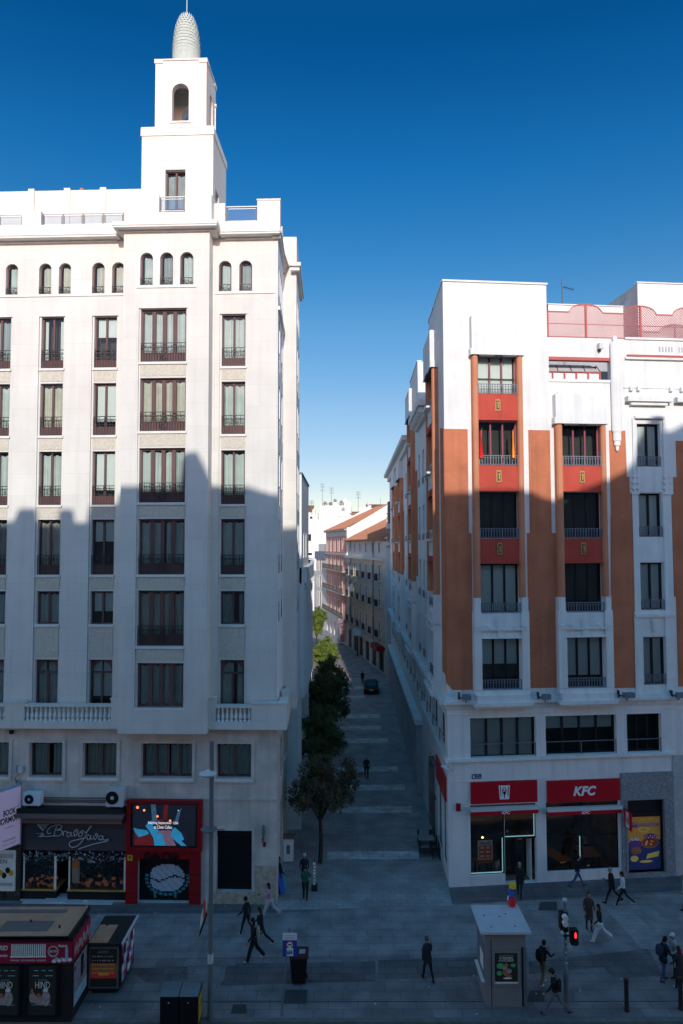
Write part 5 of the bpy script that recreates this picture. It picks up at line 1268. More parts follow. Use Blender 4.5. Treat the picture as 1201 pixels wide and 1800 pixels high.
w = MB(); ops = [(x+.0,x+1.5,a,b) for x in wx for a,b in lev]+[(x,x+1.3,17.0,18.5) for x in wx]
shopo = [(1+k*4.7,4+k*4.7,.1,3.2) for k in range(6)]
w.wall(FC, 0, LC, 4.0, 16.2, ops, 0, .2); w.wall(FC, 0, LC, 16.2, 19.0, ops, -.05, .2, 3); w.wall(FC, 0, LC, 0, 4.0, shopo, .03, .3, 1)
w.box(FC, -.1, LC, 15.9, 16.35, 0, .45, 2); w.box(FC, 0, LC, 3.9, 4.15, 0, .25, 2)
for u in (0, LC): w.poly([FC.p(u,0,0),FC.p(u,19,0),FC.p(u,19,-12),FC.p(u,0,-12)])
obj('wall', w, [M['cream'], M['dirtyrender'], M['grey'], M['grey']], CB)
r_ = MB(); r_.poly([FC.p(-.1,19.0,.6),FC.p(LC+.3,19.0,.6),FC.p(LC+.3,24.3,-10),FC.p(-.1,24.3,-10)]); r_.poly([FC.p(-.1,19.0,.6),FC.p(LC+.3,19.0,.6),FC.p(LC+.3,18.8,.55),FC.p(-.1,18.8,.55)])
for k in range(60): u = k*LC/60; r_.tube([FC.p(u,19.05,.6),FC.p(u,24.32,-10)], .09, 5)
obj('roof', r_, M['tile'], CB)
for x in wx:
    for a, b in lev: far_window(FC, x, x+1.5, a, b, CB, 'blue_shade', balc=True)
    far_window(FC, x, x+1.3, 17.0, 18.5, CB, 'blue_shade')
s = MB()
for a, b, c_, d_ in shopo: s.quad(FC, a, b, c_, d_, -.2, 0); s.box(FC, a, a+.12, c_, d_, -.2, -.1, 1); s.box(FC, b-.12, b, c_, d_, -.2, -.1, 1)
obj('shop_front', s, [M['interior'], M['bluegrey']], CB)
s = MB()
for u in (3.9, 21.5): s.tube([FC.p(u,1,.12),FC.p(u,15.9,.12)], .09, 6); s.tube([FC.p(u,16.3,.12),FC.p(u,18.8,.12)], .09, 6)
obj('drainpipe', s, M['bluegrey'], CB)
# rose house
FP = Fac(Pp1, (Pc1-Pp1)); LP = (Pc1-Pp1).length
if FP.n.x > 0: FP.n = -FP.n
PB = root('apartment_house', 'rose pink and white apartment house with long balconies and a clay roof beside the lane', 'building', Pp1)
zp = 21.0; lev = [(4.8,7.6),(9.3,12.0),(13.4,16.0),(16.9,19.4)]; wx = [1.0+k*4.5 for k in range(5)]
w = MB(); ops = [(x,x+1.7,a,b) for x in wx for a,b in lev]
w.wall(FP, 0, LP, 4.0, zp-1.1, ops, 0, .25); w.wall(FP, 0, LP, zp-1.1, zp, [], .05, .2, 1); w.wall(FP, 0, LP, 0, 4.0, [(1+k*4.6,3.6+k*4.6,.1,3.0) for k in range(5)], .05, .4, 2)
w.box(FP, -.1, LP+.1, zp-.1, zp+.15, 0, .5, 1); w.box(FP, 0, LP, 4, 4.2, 0, .2, 1); w.box(FP, 0, LP, 16.3, 16.6, 0, .3, 1)
for u in (0, LP): w.poly([FP.p(u,0,0),FP.p(u,zp,0),FP.p(u,zp+6.0,-10),FP.p(u,0,-10)],3)
w.box(FP, LP-.02, LP+.35, 15, zp+.4, -.3, .1, 3)
w.poly([FP.p(LP+.3,17,0),FP.p(LP+.3,zp+.2,.0),FP.p(LP+.3,zp+6.9,-12),FP.p(LP+.3,17,-12)],3)
obj('wall', w, [M['pink'], M['grey'], M['dirtyrender'], M['render3']], PB)
r_ = MB(); r_.poly([FP.p(-.1,zp+.16,.6),FP.p(LP+.3,zp+.16,.6),FP.p(LP+.3,zp+5.5,-11),FP.p(-.1,zp+5.5,-11)])
for k in range(50): u = k*LP/50; r_.tube([FP.p(u,zp+.2,.6),FP.p(u,zp+5.5,-11)], .09, 5)
obj('roof', r_, M['tile'], PB)
for x in wx:
    for k, (a, b) in enumerate(lev): far_window(FP, x, x+1.7, a, b, PB, 'signwhite', balc=False)
for a in (4.8, 9.3, 13.4):
    s = MB(); s.box(FP, .2, LP-.2, a-.2, a, 0, .9, 1); s.box(FP, .2, LP-.2, a+.95, a+1.0, .84, .9)
    for k in range(70): u = .25+k*(LP-.5)/69; s.box(FP, u-.02, u+.02, a, a+.96, .85, .89)
    obj('long_balcony', s, [M['iron'], M['grey']], PB)
# grey house beyond, its windows in two columns
gA = atY(556, 1100, 150); gB = atY(573, 1100, 147)
FG = Fac((gA.x, 152), (gB.x-gA.x, -4.5)); LG = V((gB.x-gA.x, -4.5)).length
GB = root('apartment_house', 'narrow pale grey house with a sheet metal attic at the far end of the lane', 'building', (gA.x, 152, 0))
w = MB(); lev = [(1,4),(5,8),(9,11.5),(12.6,15)]; w.wall(FG, -.2, LG+.6, 0, 16, [(x,x+.8,a,b) for x in (.4,1.7) for a,b in lev], 0, .25)
w.box(FG, .0, LG+.4, 16, 18.5, -3, -.5, 0); w.box(FG, -.2, LG+.4, 15.2, 16.9, -.2, .35, 1)
obj('wall', w, [M['grey'], M['bluegrey']], GB)
for x in (.4,1.7):
    for a, b in lev: far_window(FG, x, x+.8, a, b, GB, 'darkframe')
# tall white block above them, with roof terrace
tA, tB = atY(538, 1000, 165), atY(618, 1000, 165)
FT = Fac(tA, (1, -.03)); LT = tB.x-tA.x
zt = atY(600, 889, 165).z
TB = root('tower_block', 'tall blank white block with a planted roof terrace rising behind the pink house', 'building', tA)
u56 = FT.u(563,1000)
w = MB(); w.wall(FT, u56, LT, 0, zt, [], 0); w.poly([FT.p(LT,0,0),FT.p(LT,zt,0),FT.p(LT,zt,-12),FT.p(LT,0,-12)]); w.poly([FT.p(u56,zt,0),FT.p(LT,zt,0),FT.p(LT,zt,-12),FT.p(u56,zt,-12)])
zl_ = FT.z(550,905)
w.wall(FT, -2, u56, 0, zl_, [(.6,1.3,FT.z(550,951),FT.z(550,939)),(.6,1.5,FT.z(550,976),FT.z(550,972)),(1,1.6,FT.z(550,912),FT.z(550,908))], 0.3, .2); w.poly([FT.p(u56,0,.3),FT.p(u56,zl_,.3),FT.p(u56,zl_,-6),FT.p(u56,0,-6)]); w.poly([FT.p(-2,zl_,.3),FT.p(u56,zl_,.3),FT.p(u56,zl_,-10),FT.p(-2,zl_,-10)])
w.quad(FT, -2, u56, 5, zl_-.5, -.3, 1)
w.box(FT, u56-.3, LT+.1, zt-1.0, zt-.85, -.1, .15); w.box(FT, FT.u(605,885), LT, zt, zt+1.0, -3, -.1); w.box(FT, FT.u(587,885), FT.u(592,885), zt, zt+.9, -2, -.1)
w.box(FT, FT.u(549,890), FT.u(553,890), zl_, zl_+1.4, -3, -1)
for x in (582,597,608): w.box(FT, FT.u(x-.7,908), FT.u(x+.7,908), FT.z(x,909), FT.z(x,907), 0, .02, 1)
w.ell(FT.p(FT.u(560,909), FT.z(560,909), .1), .35, .3, .95, m=2)
obj('wall', w, [M['render3'], M['darkframe'], M['greystone']], TB)
rl = MB()
for k in range(26): u = u56+k*(LT-u56)/25; rl.box(FT, u-.02, u+.02, zt, zt+.9, -.1, -.06)
rl.box(FT, u56, LT, zt+.88, zt+.93, -.11, -.05); obj('terrace_railing', rl, M['lightmetal'], TB)
def bush(c_, r, n, m, name, label, leaf=.12, cat='plant', sq=1):
    b_ = MB()
    for _ in range(n):
        a = random.random()*6.28; q = random.random()**.5; h = random.uniform(-1,1)
        pnt = V(c_)+V((r*q*math.cos(a)*math.sqrt(1-h*h*.8), r*q*math.sin(a)*math.sqrt(1-h*h*.8), r*sq*h))
        d_ = V((random.gauss(0,1),random.gauss(0,1),random.gauss(0,1))).normalized(); e_ = d_.orthogonal().normalized()
        b_.poly([pnt-d_*leaf, pnt+e_*leaf*.5, pnt+d_*leaf, pnt-e_*leaf*.5])
    obj(name, b_, M[m], None, label=label, cat=cat)
def tp(x, y, d=-1): return FT.p(FT.u(x,y), FT.z(x,y), d)
bush(tp(601,885), .75, 350, 'leafgreen', 'potted_shrub', 'yellow green round shrub on the roof terrace of the tall white block')
bush(tp(571,886), .7, 220, 'leafbrown', 'potted_shrub', 'dry leggy potted plants along the left of the white roof terrace', sq=.9)
bush(tp(581,886), .55, 200, 'leafdark', 'potted_shrub', 'dark potted plants in the middle of the white roof terrace')
bush(tp(589,880.5), .5, 140, 'leafbrown', 'potted_shrub', 'sparse plant on top of the white roof terrace chimney')
def mast(x, y0, y1, Y, label, arm=True):
    p0 = atY(x,y0,Y); p1 = atY(x,y1,Y); a_ = MB(); a_.tube([p0,(p0.x,p0.y,p1.z)], .05, 5)
    if arm:
        for f in (.97,.85,.7):
            z = p0.z+(p1.z-p0.z)*f; a_.tube([(p0.x-.5,p0.y,z),(p0.x+.5,p0.y,z)], .025, 4)
            for j in (-.45,-.2,.2,.45): a_.tube([(p0.x+j,p0.y,z-.25),(p0.x+j,p0.y,z+.25)], .02, 3)
    obj('antenna', a_, M['postgrey'], None, label=label, cat='antenna')
mast(567,890,850,166,'thin aerial mast with crossbars, left of two on the white roof terrace')
mast(583,888,857,166,'thin aerial mast with crossbars, right one on the white roof terrace')
mast(548,897,880,166,'short thin aerial mast left of the white roof terrace')
mast(630,900,864,150,'slender aerial mast on the roofs right of the white terrace')
mast(669,888,876,180,'short thin aerial mast on the highest clay roofs', False)
# roofs behind
def roofbox(x0, x1, ytop, yeave, ybase, Y, label, dep=8, name='roof_house', wallm='render3', hip=0):
    a_ = atY(x0,ybase,Y); b_ = atY(x1,ybase,Y); ze = atY(x0,yeave,Y).z; zt_ = atY(x0,ytop,Y+dep).z
    r0 = root('house', label, 'building', a_)
    m_ = MB(); m_.wb(a_.x,b_.x,Y,Y+dep,0,ze); obj('wall', m_, M[wallm], r0)
    m_ = MB(); m_.poly([(a_.x-.3,Y-.4,ze-.1),(b_.x+.3,Y-.4,ze-.1),(b_.x+.3-hip,Y+dep,zt_),(a_.x-.3+hip,Y+dep,zt_)])
    for k in range(30): u = a_.x-.3+(b_.x-a_.x+.6)*k/29; m_.tube([(u,Y-.4,ze-.05),(u,Y+dep,zt_+.03)], .09, 4)
    obj('roof', m_, M['tile'], r0)
roofbox(648,682,887,893,1000,175,'clay roofed orange house at the back of the roofs right of the terrace')
roofbox(655,684,893,906,1000,165,'clay roofed house in front of the highest roof at the lane end')
roofbox(617,634,900,906,1000,172,'low clay roofed house right behind the tall white block')
roofbox(540,548,889,899,1000,172,'small clay roof peeping out left of the white terrace')
p0 = atY(648,915,150); m_ = MB(); m_.tube([p0, p0+V((0,0,3.3))], .22, 8); m_.ell(p0+V((0,0,3.7)), .35,.35,.42)
obj('chimney_cowl', m_, M['lightmetal'], None, label='shiny metal chimney pipe with a round cowl above the clay roofs', cat='chimney')
m_ = MB(); a_, b_ = atY(634,908,151), atY(659,903,151)
m_.wb(a_.x, b_.x+.5, 150, 153, 20, a_.z+.2, 0); m_.wb(a_.x-.4, b_.x+.6, 149.4, 153, a_.z+.2, a_.z+.45, 1); m_.wb(a_.x+.6, a_.x+2.6, 149.8, 152, a_.z+.45, a_.z+1.8, 2)
obj('roof_terrace', m_, [M['bluegrey'], M['tile'], M['signwhite']], None, label='roof terrace with an awning and blue panels above the pink house', cat='terrace')
m_ = MB(); a_ = atY(616,905,151); m_.wb(a_.x-.2,a_.x+2.2,149.5,152,a_.z+.1,a_.z+.35,1); m_.wb(a_.x+.5,a_.x+.7,150,150.2,20,a_.z+.2,0); m_.wb(a_.x+.3,a_.x+2,150.5,152,22,a_.z,0)
obj('dormer', m_, [M['render3'], M['tile']], None, label='small tiled dormer canopy right of the tall white block', cat='dormer')
# satellite dishes
for x, y, l in ((606,880,'small satellite dish at the right end of the white roof terrace'),(633,895,'white satellite dish among the clay roofs'),(636,899,'pale tilted satellite dish just right of another among the clay roofs')):
    c_ = atY(x,y,160); m_ = MB(); m_.ell(c_, .5,.12,.5, 10, 5, M_=None); m_.tube([c_, c_-V((0,-.2,.9))], .05, 4); obj('satellite_dish', m_, M['blind'], None, label=l, cat='satellite dish')
# narrow building between right building and cream house
nA = atY(687.5,1000,91.5)
NB = root('town_house', 'narrow grey house with a glazed balcony between the corner building and the cream house', 'building', (6.3,91,0))
m_ = MB(); zq = atY(684,882,92).z
m_.wb(5.95,16,91.1,95,0,atY(684,962,92).z); m_.wb(6.4,16,91.1,95,19.0,zq-3.6,2); m_.wb(6.2,16,91,95.2,zq-3.6,zq-3.0,0); m_.wb(6.3,16,91.1,94,zq-3,zq,2); m_.wb(5.85,6.4,91,95,18.0,18.5,0)
obj('wall', m_, [M['grey'], M['grey'], M['brown']], NB)
for k in range(5):
    m_ = MB(); m_.wb(6.18,6.26,91.4+k*.55,91.75+k*.55,zq-2.7,zq-.4); obj('window', m_, M['glass'], NB)
# left side of the lane beyond the third block
lx = lambda px_, Y: atY(px_,1000,Y).x
L5 = root('town_house', 'brown brick house with round arches on the left of the lane far end', 'building', (-7,110,0))
F5 = Fac((lx(549,105),105),(0,1),(1,0)); m_ = MB(); z5 = atY(550,990,110).z
F5.o = V((-4.45,103,0)); F5.e = V((-.12,1,0)).normalized(); F5.n = V((1,.12,0)).normalized()
m_.wall(F5, 0, 22, 0, z5, [(1.5+k*5,4.5+k*5,8,z5-2,True) for k in range(4)]+[(1.5+k*5,4.5+k*5,1,6) for k in range(4)], 0, .5); m_.box(F5, -.1, 22.1, z5, z5+.8, -.5, .5, 1)
m_.poly([F5.p(0,0,0),F5.p(0,z5,0),F5.p(0,z5,-10),F5.p(0,0,-10)],0); m_.quad(F5, 0, 22, 0, z5-1, -.6, 2)
M['brownbrick'] = mat('brown_brick', (.30,.13,.07), var=.2, brick=(.3,.1,.01,.2), bump=.1)
obj('wall', m_, [M['brownbrick'], M['trim'], M['interior']], L5)
L6 = root('town_house', 'white house with pilasters on the left of the lane behind the blank white block', 'building', (-3,56,0))
F6 = Fac((-2.9,54.9),(-.035,1),(1,.035)); m_ = MB(); z6 = 15.5
m_.wall(F6, 0, 46, 0, z6, [(1.5+k*4,2.7+k*4,a,a+2.2) for k in range(11) for a in (1,5,9)], 0, .25); m_.box(F6, 0, 46, z6, z6+.5, -.5, .4); m_.quad(F6, 0, 46, 0, z6-.5, -.3, 1)
for k in range(12): m_.box(F6, .3+k*4, .8+k*4, 0, z6, 0, .18)
m_.poly([F6.p(0,0,0),F6.p(0,z6,0),F6.p(0,z6,-10),F6.p(0,0,-10)]); m_.poly([F6.p(0,z6+.5,0),F6.p(46,z6+.5,0),F6.p(46,z6+.5,-12),F6.p(0,z6+.5,-12)])
obj('wall', m_, [M['render3'], M['interior']], L6)
# ------------------------------------------------------------------ building behind the viewpoint: its roofline throws the big shadow
YC = -9.0
def cast(F_, px, py, d=0):
    u, z = F_.uz(px, py, d); p = F_.p(u, z, d); t = (YC-p.y)/SUN.y; q = p+SUN*t; return q.x, q.z
prof = []
for x, y in ((-260,894),(-100,894),(-98,917),(-60,917),(-58,894),(-34,894),(-32,916),(24,916),(33,894),(64,894),(66,916),(101,916),(105,895),(129,895),(132,918),(153,918),(158,887),(207,886),(209,868),(245,867),(318,868),(324,812),(350,808),(363,833),(372,854),(430,853),(455,862),(484,870)):
    prof.append(cast(FL, x, y))
for x, y in ((790,866),(935,864),(950,873),(975,880),(1000,872),(1058,848),(1075,840),(1100,827),(1115,810),(1120,781),(1133,756),(1144,733),(1163,731),(1167,760),(1181,757),(1201,746),(1300,700),(1500,690)):
    prof.append(cast(FR, x, y))
pr = []
for p in sorted(prof, key=lambda q: q[0]): pr.append(p)
OB = root('apartment_house', 'long stone building on the near side of the avenue, behind the viewpoint', 'building', (0, YC, 0))
m_ = MB(); FO = Fac((0,YC),(-1,0),(0,1))
for (x0,z0_),(x1,z1_) in zip(pr[:-1], pr[1:]):
    if x1-x0 < .01: continue
    m_.poly([(x0,YC,26),(x1,YC,26),(x1,YC,z1_),(x0,YC,z0_)]); m_.poly([(x0,YC-1,26),(x1,YC-1,26),(x1,YC-1,z1_),(x0,YC-1,z0_)]); m_.poly([(x0,YC,z0_),(x1,YC,z1_),(x1,YC-1,z1_),(x0,YC-1,z0_)])
for (x0,x1) in ((pr[0][0]-30,pr[0][0]),(pr[-1][0],pr[-1][0]+30)):
    m_.wb(x0,x1,YC-1,YC,26,(pr[0] if x0 < 0 else pr[-1])[1])
xa, xb = pr[0][0]-30, pr[-1][0]+30
m_.wb(xa, xb, YC-14, YC-.01, -.1, 27)
obj('wall', m_, mat('pale_stone', (.74,.72,.70), var=.06), OB)
for k in range(11):
    for j in range(7):
        x = -22+k*4.3
        if abs(x) > 23: continue
        s_ = MB(); s_.wb(x-.6, x+.6, YC-.02, YC+.03, 1.2+j*3.5, 3.4+j*3.5); obj('window', s_, M['darkframe'], OB)
# fillers either side of the avenue so the sky is closed off as in a street
# ------------------------------------------------------------------ shops of the left building
XL = FL.e
def zl(y, x=150, d=0): return zL(x, y, d)
SH = root('jewellery_shop_front', 'dark shop front with silver script lettering and two crowded display windows', 'shop front', FL.p((shop[0]+shop[1])/2, 0, 0))
a, b = shop[0], shop[1]; zs_ = shop[3]
m_ = MB()
zf0 = zl(1498)
m_.box(FL, a, b, zf0, zl(1432), -.30, -.16); obj('fascia', m_, M['awn'], SH)
m_ = MB(); m_.box(FL, a-.15, b+.0, zl(1431), zl(1424), -.1, .62, 0); m_.box(FL, a-.15, b, zl(1424), zl(1416), -.1, .52, 1); m_.box(FL, a+.1, b-.15, zl(1444), zl(1434), -.2, .3, 0)
obj('awning_casing', m_, [M['awnbrown'], M['kioskdark']], SH)
m_ = MB(); m_.quad(FL, a, b, 0, zs_, -1.6); m_.poly([FL.p(a,.03,0),FL.p(b,.03,0),FL.p(b,.03,-1.6),FL.p(a,.03,-1.6)]); m_.box(FL,a,a+.02,0,zs_,-1.6,-.1); m_.box(FL,b-.02,b,0,zs_,-1.6,-.1)
m_.box(FL, uL(80,1575), uL(118,1575), .02, .10, -.6, .25, 1); m_.box(FL, uL(98,1590)-1.6, uL(200,1590), .015, .05, .0, .3, 1)
obj('recess', m_, [M['kioskdark'], M['lightmetal']], SH)
# display windows
for (x0, x1, lab) in ((37,98,0),(117,221,1)):
    u0, u1 = uL(x0,1560), uL(x1,1560); zb1, zt1_ = zl(1566), zl(1508)
    m_ = MB(); m_.box(FL, u0, u1, .02, zb1-.05, -1.2, -.10); m_.box(FL, u0-.02, u1+.02, zb1-.06, zb1, -1.25, -.05, 1); o_ = obj('display_case', m_, [M['black'], M['gold']], SH)
    m_ = MB(); m_.box(FL, u0+.05, u0+.12, zb1, zt1_, -.15, -.1); m_.box(FL, u1-.14, u1-.03, zb1, zt1_, -.15, -.1); obj('frame', m_, M['p_pale'], o_)
    m_ = MB(); m_.quad(FL, u0+.1, u1-.1, zb1, zt1_, -.14); obj('pane', m_, M['glassd'], o_)
    m_ = MB(); n = 170 if lab else 110
    for k in range(n):
        u = random.uniform(u0+.2,u1-.2); q = random.random()**1.6; z = zb1+.02+q*(zt1_-zb1)*.75; s_ = random.uniform(.03,.10)*(1.2-q*.6)
        d = -.3-.7*q*random.random(); mi = random.choice([0,0,1,1,2]) if q < .35 else random.choice([1,1,1,2])
        m_.box(FL, u-s_, u+s_, z, z+s_*1.4, d-s_, d, mi)
    for k in range(4):
        z = zb1+.25+k*.28; m_.box(FL, u0+.15, u1-.15, z-.015, z, -1.0, -.5-.08*k, 1)
    obj('display_goods', m_, [M['stockorange'], M['stockdark'], M['stockpale']], o_)
m_ = MB()
u0, u1 = uL(124,1535), uL(137,1535); m_.quad(FL, u0, u1, zl(1555), zl(1513), -.2, 0); m_.quad(FL, u0, u1, zl(1530), zl(1513), -.196, 1)
u0, u1 = uL(151,1517), uL(160,1517); m_.quad(FL, u0, u1, zl(1520), zl(1513), -.2, 2)
obj('show_card', m_, [M['p_pale'], M['p_orange'], M['p_pale']], SH)
# fringe of hanging goods over the windows
m_ = MB()
for k in range(520):
    u = random.uniform(a+.05,b-.05); z = zl(1508)+random.uniform(-.28,.30)*random.random()**.3; s_ = random.uniform(.02,.06); d = -.12+random.uniform(-.05,.08)
    n_ = V((random.uniform(-1,1),-1,random.uniform(-1,1))).normalized(); p_ = FL.p(u,z,d); e_ = n_.orthogonal().normalized(); f_ = n_.cross(e_)
    m_.poly([p_-e_*s_, p_-f_*s_, p_+e_*s_, p_+f_*s_], random.choice([0,0,0,1,2]))
obj('hanging_fringe', m_, [M['stockdark'], M['stockpale'], M['p_blue']], SH)
# script lettering, drawn as bent metal tube
def crom(P, n=5):
    out = []; P = [P[0]]+P+[P[-1]]
    for i in range(1, len(P)-2):
        for k in range(n):
            t = k/n; p0,p1,p2,p3 = P[i-1],P[i],P[i+1],P[i+2]
            out.append(tuple(.5*((2*p1[j])+(-p0[j]+p2[j])*t+(2*p0[j]-5*p1[j]+4*p2[j]-p3[j])*t*t+(-p0[j]+3*p1[j]-3*p2[j]+p3[j])*t**3) for j in (0,1)))
    out.append(P[-2]); return out
m_ = MB()
def scr(pts, r=.022, sm=True):   # points in pixels of the 5x enlargement
    pts = crom(pts) if sm else pts
    m_.tube([FL.p(uL(x/5.004,1360+y/5.004,-.08), zL(x/5.004,1360+y/5.004,-.08), -.06) for x, y in pts], r, 5)
scr([(340,548),(365,552),(385,540),(372,520),(360,535),(385,548),(430,550),(470,545),(520,545),(548,520),(540,495),(500,495),(535,480),(548,460),(520,450),(480,455),(440,475),(418,500),(425,525),(450,520)])
scr([(500,462),(488,500),(478,540)])
scr([(548,505),(560,545),(560,510),(582,505),(590,515)]); scr([(622,520),(598,515),(592,545),(612,550),(630,515),(628,545),(645,545)])
scr([(650,510),(662,548),(690,505),(672,490),(660,505),(680,512)]); scr([(708,515),(692,530),(700,550),(722,545),(728,522),(710,512),(725,500),(745,505)])
scr([(808,458),(790,470),(775,500),(745,560),(700,620),(655,645),(620,640),(612,610),(640,590),(700,575),(760,560)])
scr([(745,520),(770,505),(800,470),(808,458)])
scr([(795,545),(772,540),(768,570),(785,578),(803,545),(800,572),(820,572)]); scr([(822,545),(838,578),(862,540),(850,525),(838,540),(858,548)])
scr([(905,548),(880,545),(872,572),(892,580),(910,550),(908,578),(935,582),(952,575),(948,592),(900,602),(820,620),(750,642),(692,662)], .025)
scr([(328,445),(435,445),(380,500),(328,445)], .02, False); scr([(345,455),(415,455),(380,490),(345,455)], .02, False)
for k in range(7): scr([(335+k*15,430),(330+k*16.5,408)], .016, False)
scr([(332,430),(430,430)], .016, False); scr([(362,465),(400,465)], .015, False); scr([(322,525),(350,523)], .012, False)
obj('script_sign', m_, M['lightmetal'], None, label='silver script lettering reading Bravo Java with a crowned jewel emblem', cat='sign')
# air conditioning units
def ac(x0,x1,y0,y1,label,big=0):
    u0,u1 = uL(x0,1390,.5),uL(x1,1390,.5); z0,z1 = zL((x0+x1)/2,y1,.5),zL((x0+x1)/2,y0,.5)
    r_ = root('air_conditioner', label, 'air conditioner', FL.p((u0+u1)/2,z0,0), 'outdoor units above the jewellery shop')
    m_ = MB(); m_.box(FL,u0,u1,z0,z1,.12,.52); obj('casing', m_, M['signwhite' if not big else 'lightmetal'], r_)
    cu = u0+(u1-u0)*.36; cz = (z0+z1)/2; rr = (z1-z0)*.38
    m_ = MB()
    def disc(r,d,mi,n=20): m_.poly([FL.p(cu+r*math.cos(2*math.pi*k/n),cz+r*math.sin(2*math.pi*k/n),d) for k in range(n)],mi)
    disc(rr,.525,0); disc(rr*.28,.535,1)
    for q in (.5,.72,.95):
        for k in range(20): m_.tube([FL.p(cu+rr*q*math.cos(2*math.pi*j/20),cz+rr*q*math.sin(2*math.pi*j/20),.54) for j in (k,k+1)],.008,3,cap=False)
    obj('fan_grille', m_, [M['black'],M['lightmetal']], r_)
    m_ = MB()
    for u in (u0+.1,u1-.1): m_.box(FL,u-.02,u+.02,z0-.06,z0,0,.5); m_.box(FL,u-.02,u+.02,z0-.3,z0-.06,0,.03)
    obj('bracket', m_, M['postgrey'], r_)
ac(41,71,1394,1416,'small white air conditioning unit at the left end above the jewellery shop'); ac(187,217,1387,1418,'larger grey air conditioning unit at the right end above the jewellery shop',1)
m_ = MB()
for k,y in enumerate((1402,1406,1409)): z = zl(y); m_.tube([FL.p(uL(74,y),z,.06),FL.p(uL(186,y),z,.06)], .03, 6)
obj('pipe', m_, M['awnbrown'], None, label='three parallel pipes running between the two air conditioning units', cat='pipe')
# red club front
CL = root('club_front', 'deep red club entrance with gothic lettering and a painted roller shutter under a large screen', 'shop front', FL.p((club[0]+club[1])/2,0,0))
c0, c1 = uL(222.5,1550), uL(353.5,1550); zc_ = zl(1494,290)
m_ = MB(); m_.box(FL,c0,club[0],.0,zc_,0,.16); m_.box(FL,club[1],c1,0,zc_,0,.16); m_.box(FL,c0+.001,c1-.001,club[3],zc_,0,.155); m_.box(FL,c0,c1,zc_,zl(1409,290),0,.12)
for z in (zl(1534,290),zl(1568,290)): m_.box(FL,c0-.01,club[0]+.01,z-.015,z+.015,0,.17,1); m_.box(FL,club[1]-.01,c1+.01,z-.015,z+.015,0,.17,1)
obj('red_panelling', m_, [M['clubred'],M['black']], CL)
m_ = MB(); n = 26
for k in range(n): z = .03+(club[3]-.03)*k/n; h = (club[3]-.03)/n; m_.box(FL,club[0],club[1],z,z+h*.82,-.26,-.22); 
m_.quad(FL,club[0],club[1],0,club[3],-.262)
so = obj('roller_shutter', m_, M['black'], CL)
m_ = MB()
def mx(x,y): return uL(210+x/4.289,1380+y/4.289,-.2), zL(210+x/4.289,1380+y/4.289,-.2)
for iy in range(18):
    for ix in range(25):
        x = 228+ix*11.2; y = 603+iy*11.3
        if abs((x-360)/128)**2.6+abs((y-700)/100)**2.6 > 1: continue
        if abs(y-(705+18*math.sin((x-240)/38))) < 6: continue
        u,z = mx(x,y); s_ = .038 if (ix*7+iy*3) % 5 else .03; m_.box(FL,u-s_,u+s_,z-s_,z+s_,-.215,-.205,0)
for k in range(46):
    t = k/45*math.pi*1.15-.25
    for rr,mi in ((1.0,1),(1.07,1)):
        u,z = mx(362-152*rr*math.cos(t),705+122*rr*math.sin(t)*.95)
        if (k+int(rr*10)) % 3 == 0: continue
        m_.box(FL,u-.05,u+.05,z-.03,z+.03,-.215,-.206,mi)
for sx in (262,415):
    for j in range(6): u,z = mx(sx+j*1.5,790+j*11); m_.box(FL,u-.06,u+.06,z-.03,z+.03,-.215,-.206,1)
obj('mural', m_, [M['mural'],M['muralteal']], so)
m_ = MB(); add_text(m_, 'Gula Club', FL.p((club[0]+club[1])/2-.1, zl(1503,290), .20), XL, ZU, width=1.75, height=.42, size=1, ext=.02, off=.02); obj('gothic_lettering', m_, M['black'], CL)
m_ = MB(); u = uL(228.5,1505,.18); m_.box(FL,u-.13,u+.13,zl(1510,228),zl(1500,228),.16,.18); m_.box(FL,u-.04,u+.04,zl(1506,228),zl(1502,228),.18,.185,1); obj('notice', m_, [M['yellow'],M['black']], None, label='small yellow notice on the red club front beside the jewellery shop', cat='notice')
# LED screen
s0,s1 = uL(229,1450,.35),uL(347,1450,.35); y0_,y1_ = zL(290,1490,.35),zL(290,1413,.35)
LS = root('advertising_screen', 'lit advertising screen in a thick red frame above the club entrance', 'screen', FL.p((s0+s1)/2,y0_,0))
f0,f1 = uL(222,1450,.35),uL(355,1450,.35); g0,g1 = zL(290,1497,.35),zL(290,1407,.35)
m_ = MB(); m_.box(FL,f0,s0,g0,g1,.13,.36); m_.box(FL,s1,f1,g0,g1,.13,.36); m_.box(FL,s0,s1,g0,y0_,.13,.358); m_.box(FL,s0,s1,y1_,g1,.13,.358); obj('frame', m_, M['clubred'], LS)
m_ = MB(); W_,H_ = s1-s0,y1_-y0_
m_.box(FL,s0,s1,y0_,y1_,.13,.27,0)
def sp_(pts,mi,lv): m_.poly([FL.p(s0+W_*x,y1_-H_*y,.272+.0015*lv) for x,y in pts],mi)
sp_([(.03,.03),(.97,.03),(.97,.97),(.03,.97)],1,0)
sp_([(.06,.65),(.06,.97),(.36,.97),(.30,.72)],4,1)
sp_([(.30,.03),(.37,.03),(.40,.45),(.32,.40)],5,1); sp_([(.50,.03),(.56,.03),(.54,.40),(.48,.35)],4,1); sp_([(.70,.20),(.76,.10),(.70,.45),(.64,.5)],5,1)
sp_([(.04,.57),(.12,.60),(.24,.62),(.28,.70),(.22,.74),(.12,.78),(.07,.68)],2,2)
sp_([(.22,.52),(.30,.40),(.36,.42),(.33,.52),(.42,.62),(.48,.72),(.52,.97),(.36,.97),(.34,.80),(.28,.64)],2,3)
sp_([(.62,.60),(.66,.55),(.76,.68),(.80,.82),(.76,.86),(.84,.97),(.76,.97),(.64,.82),(.60,.75)],2,3)
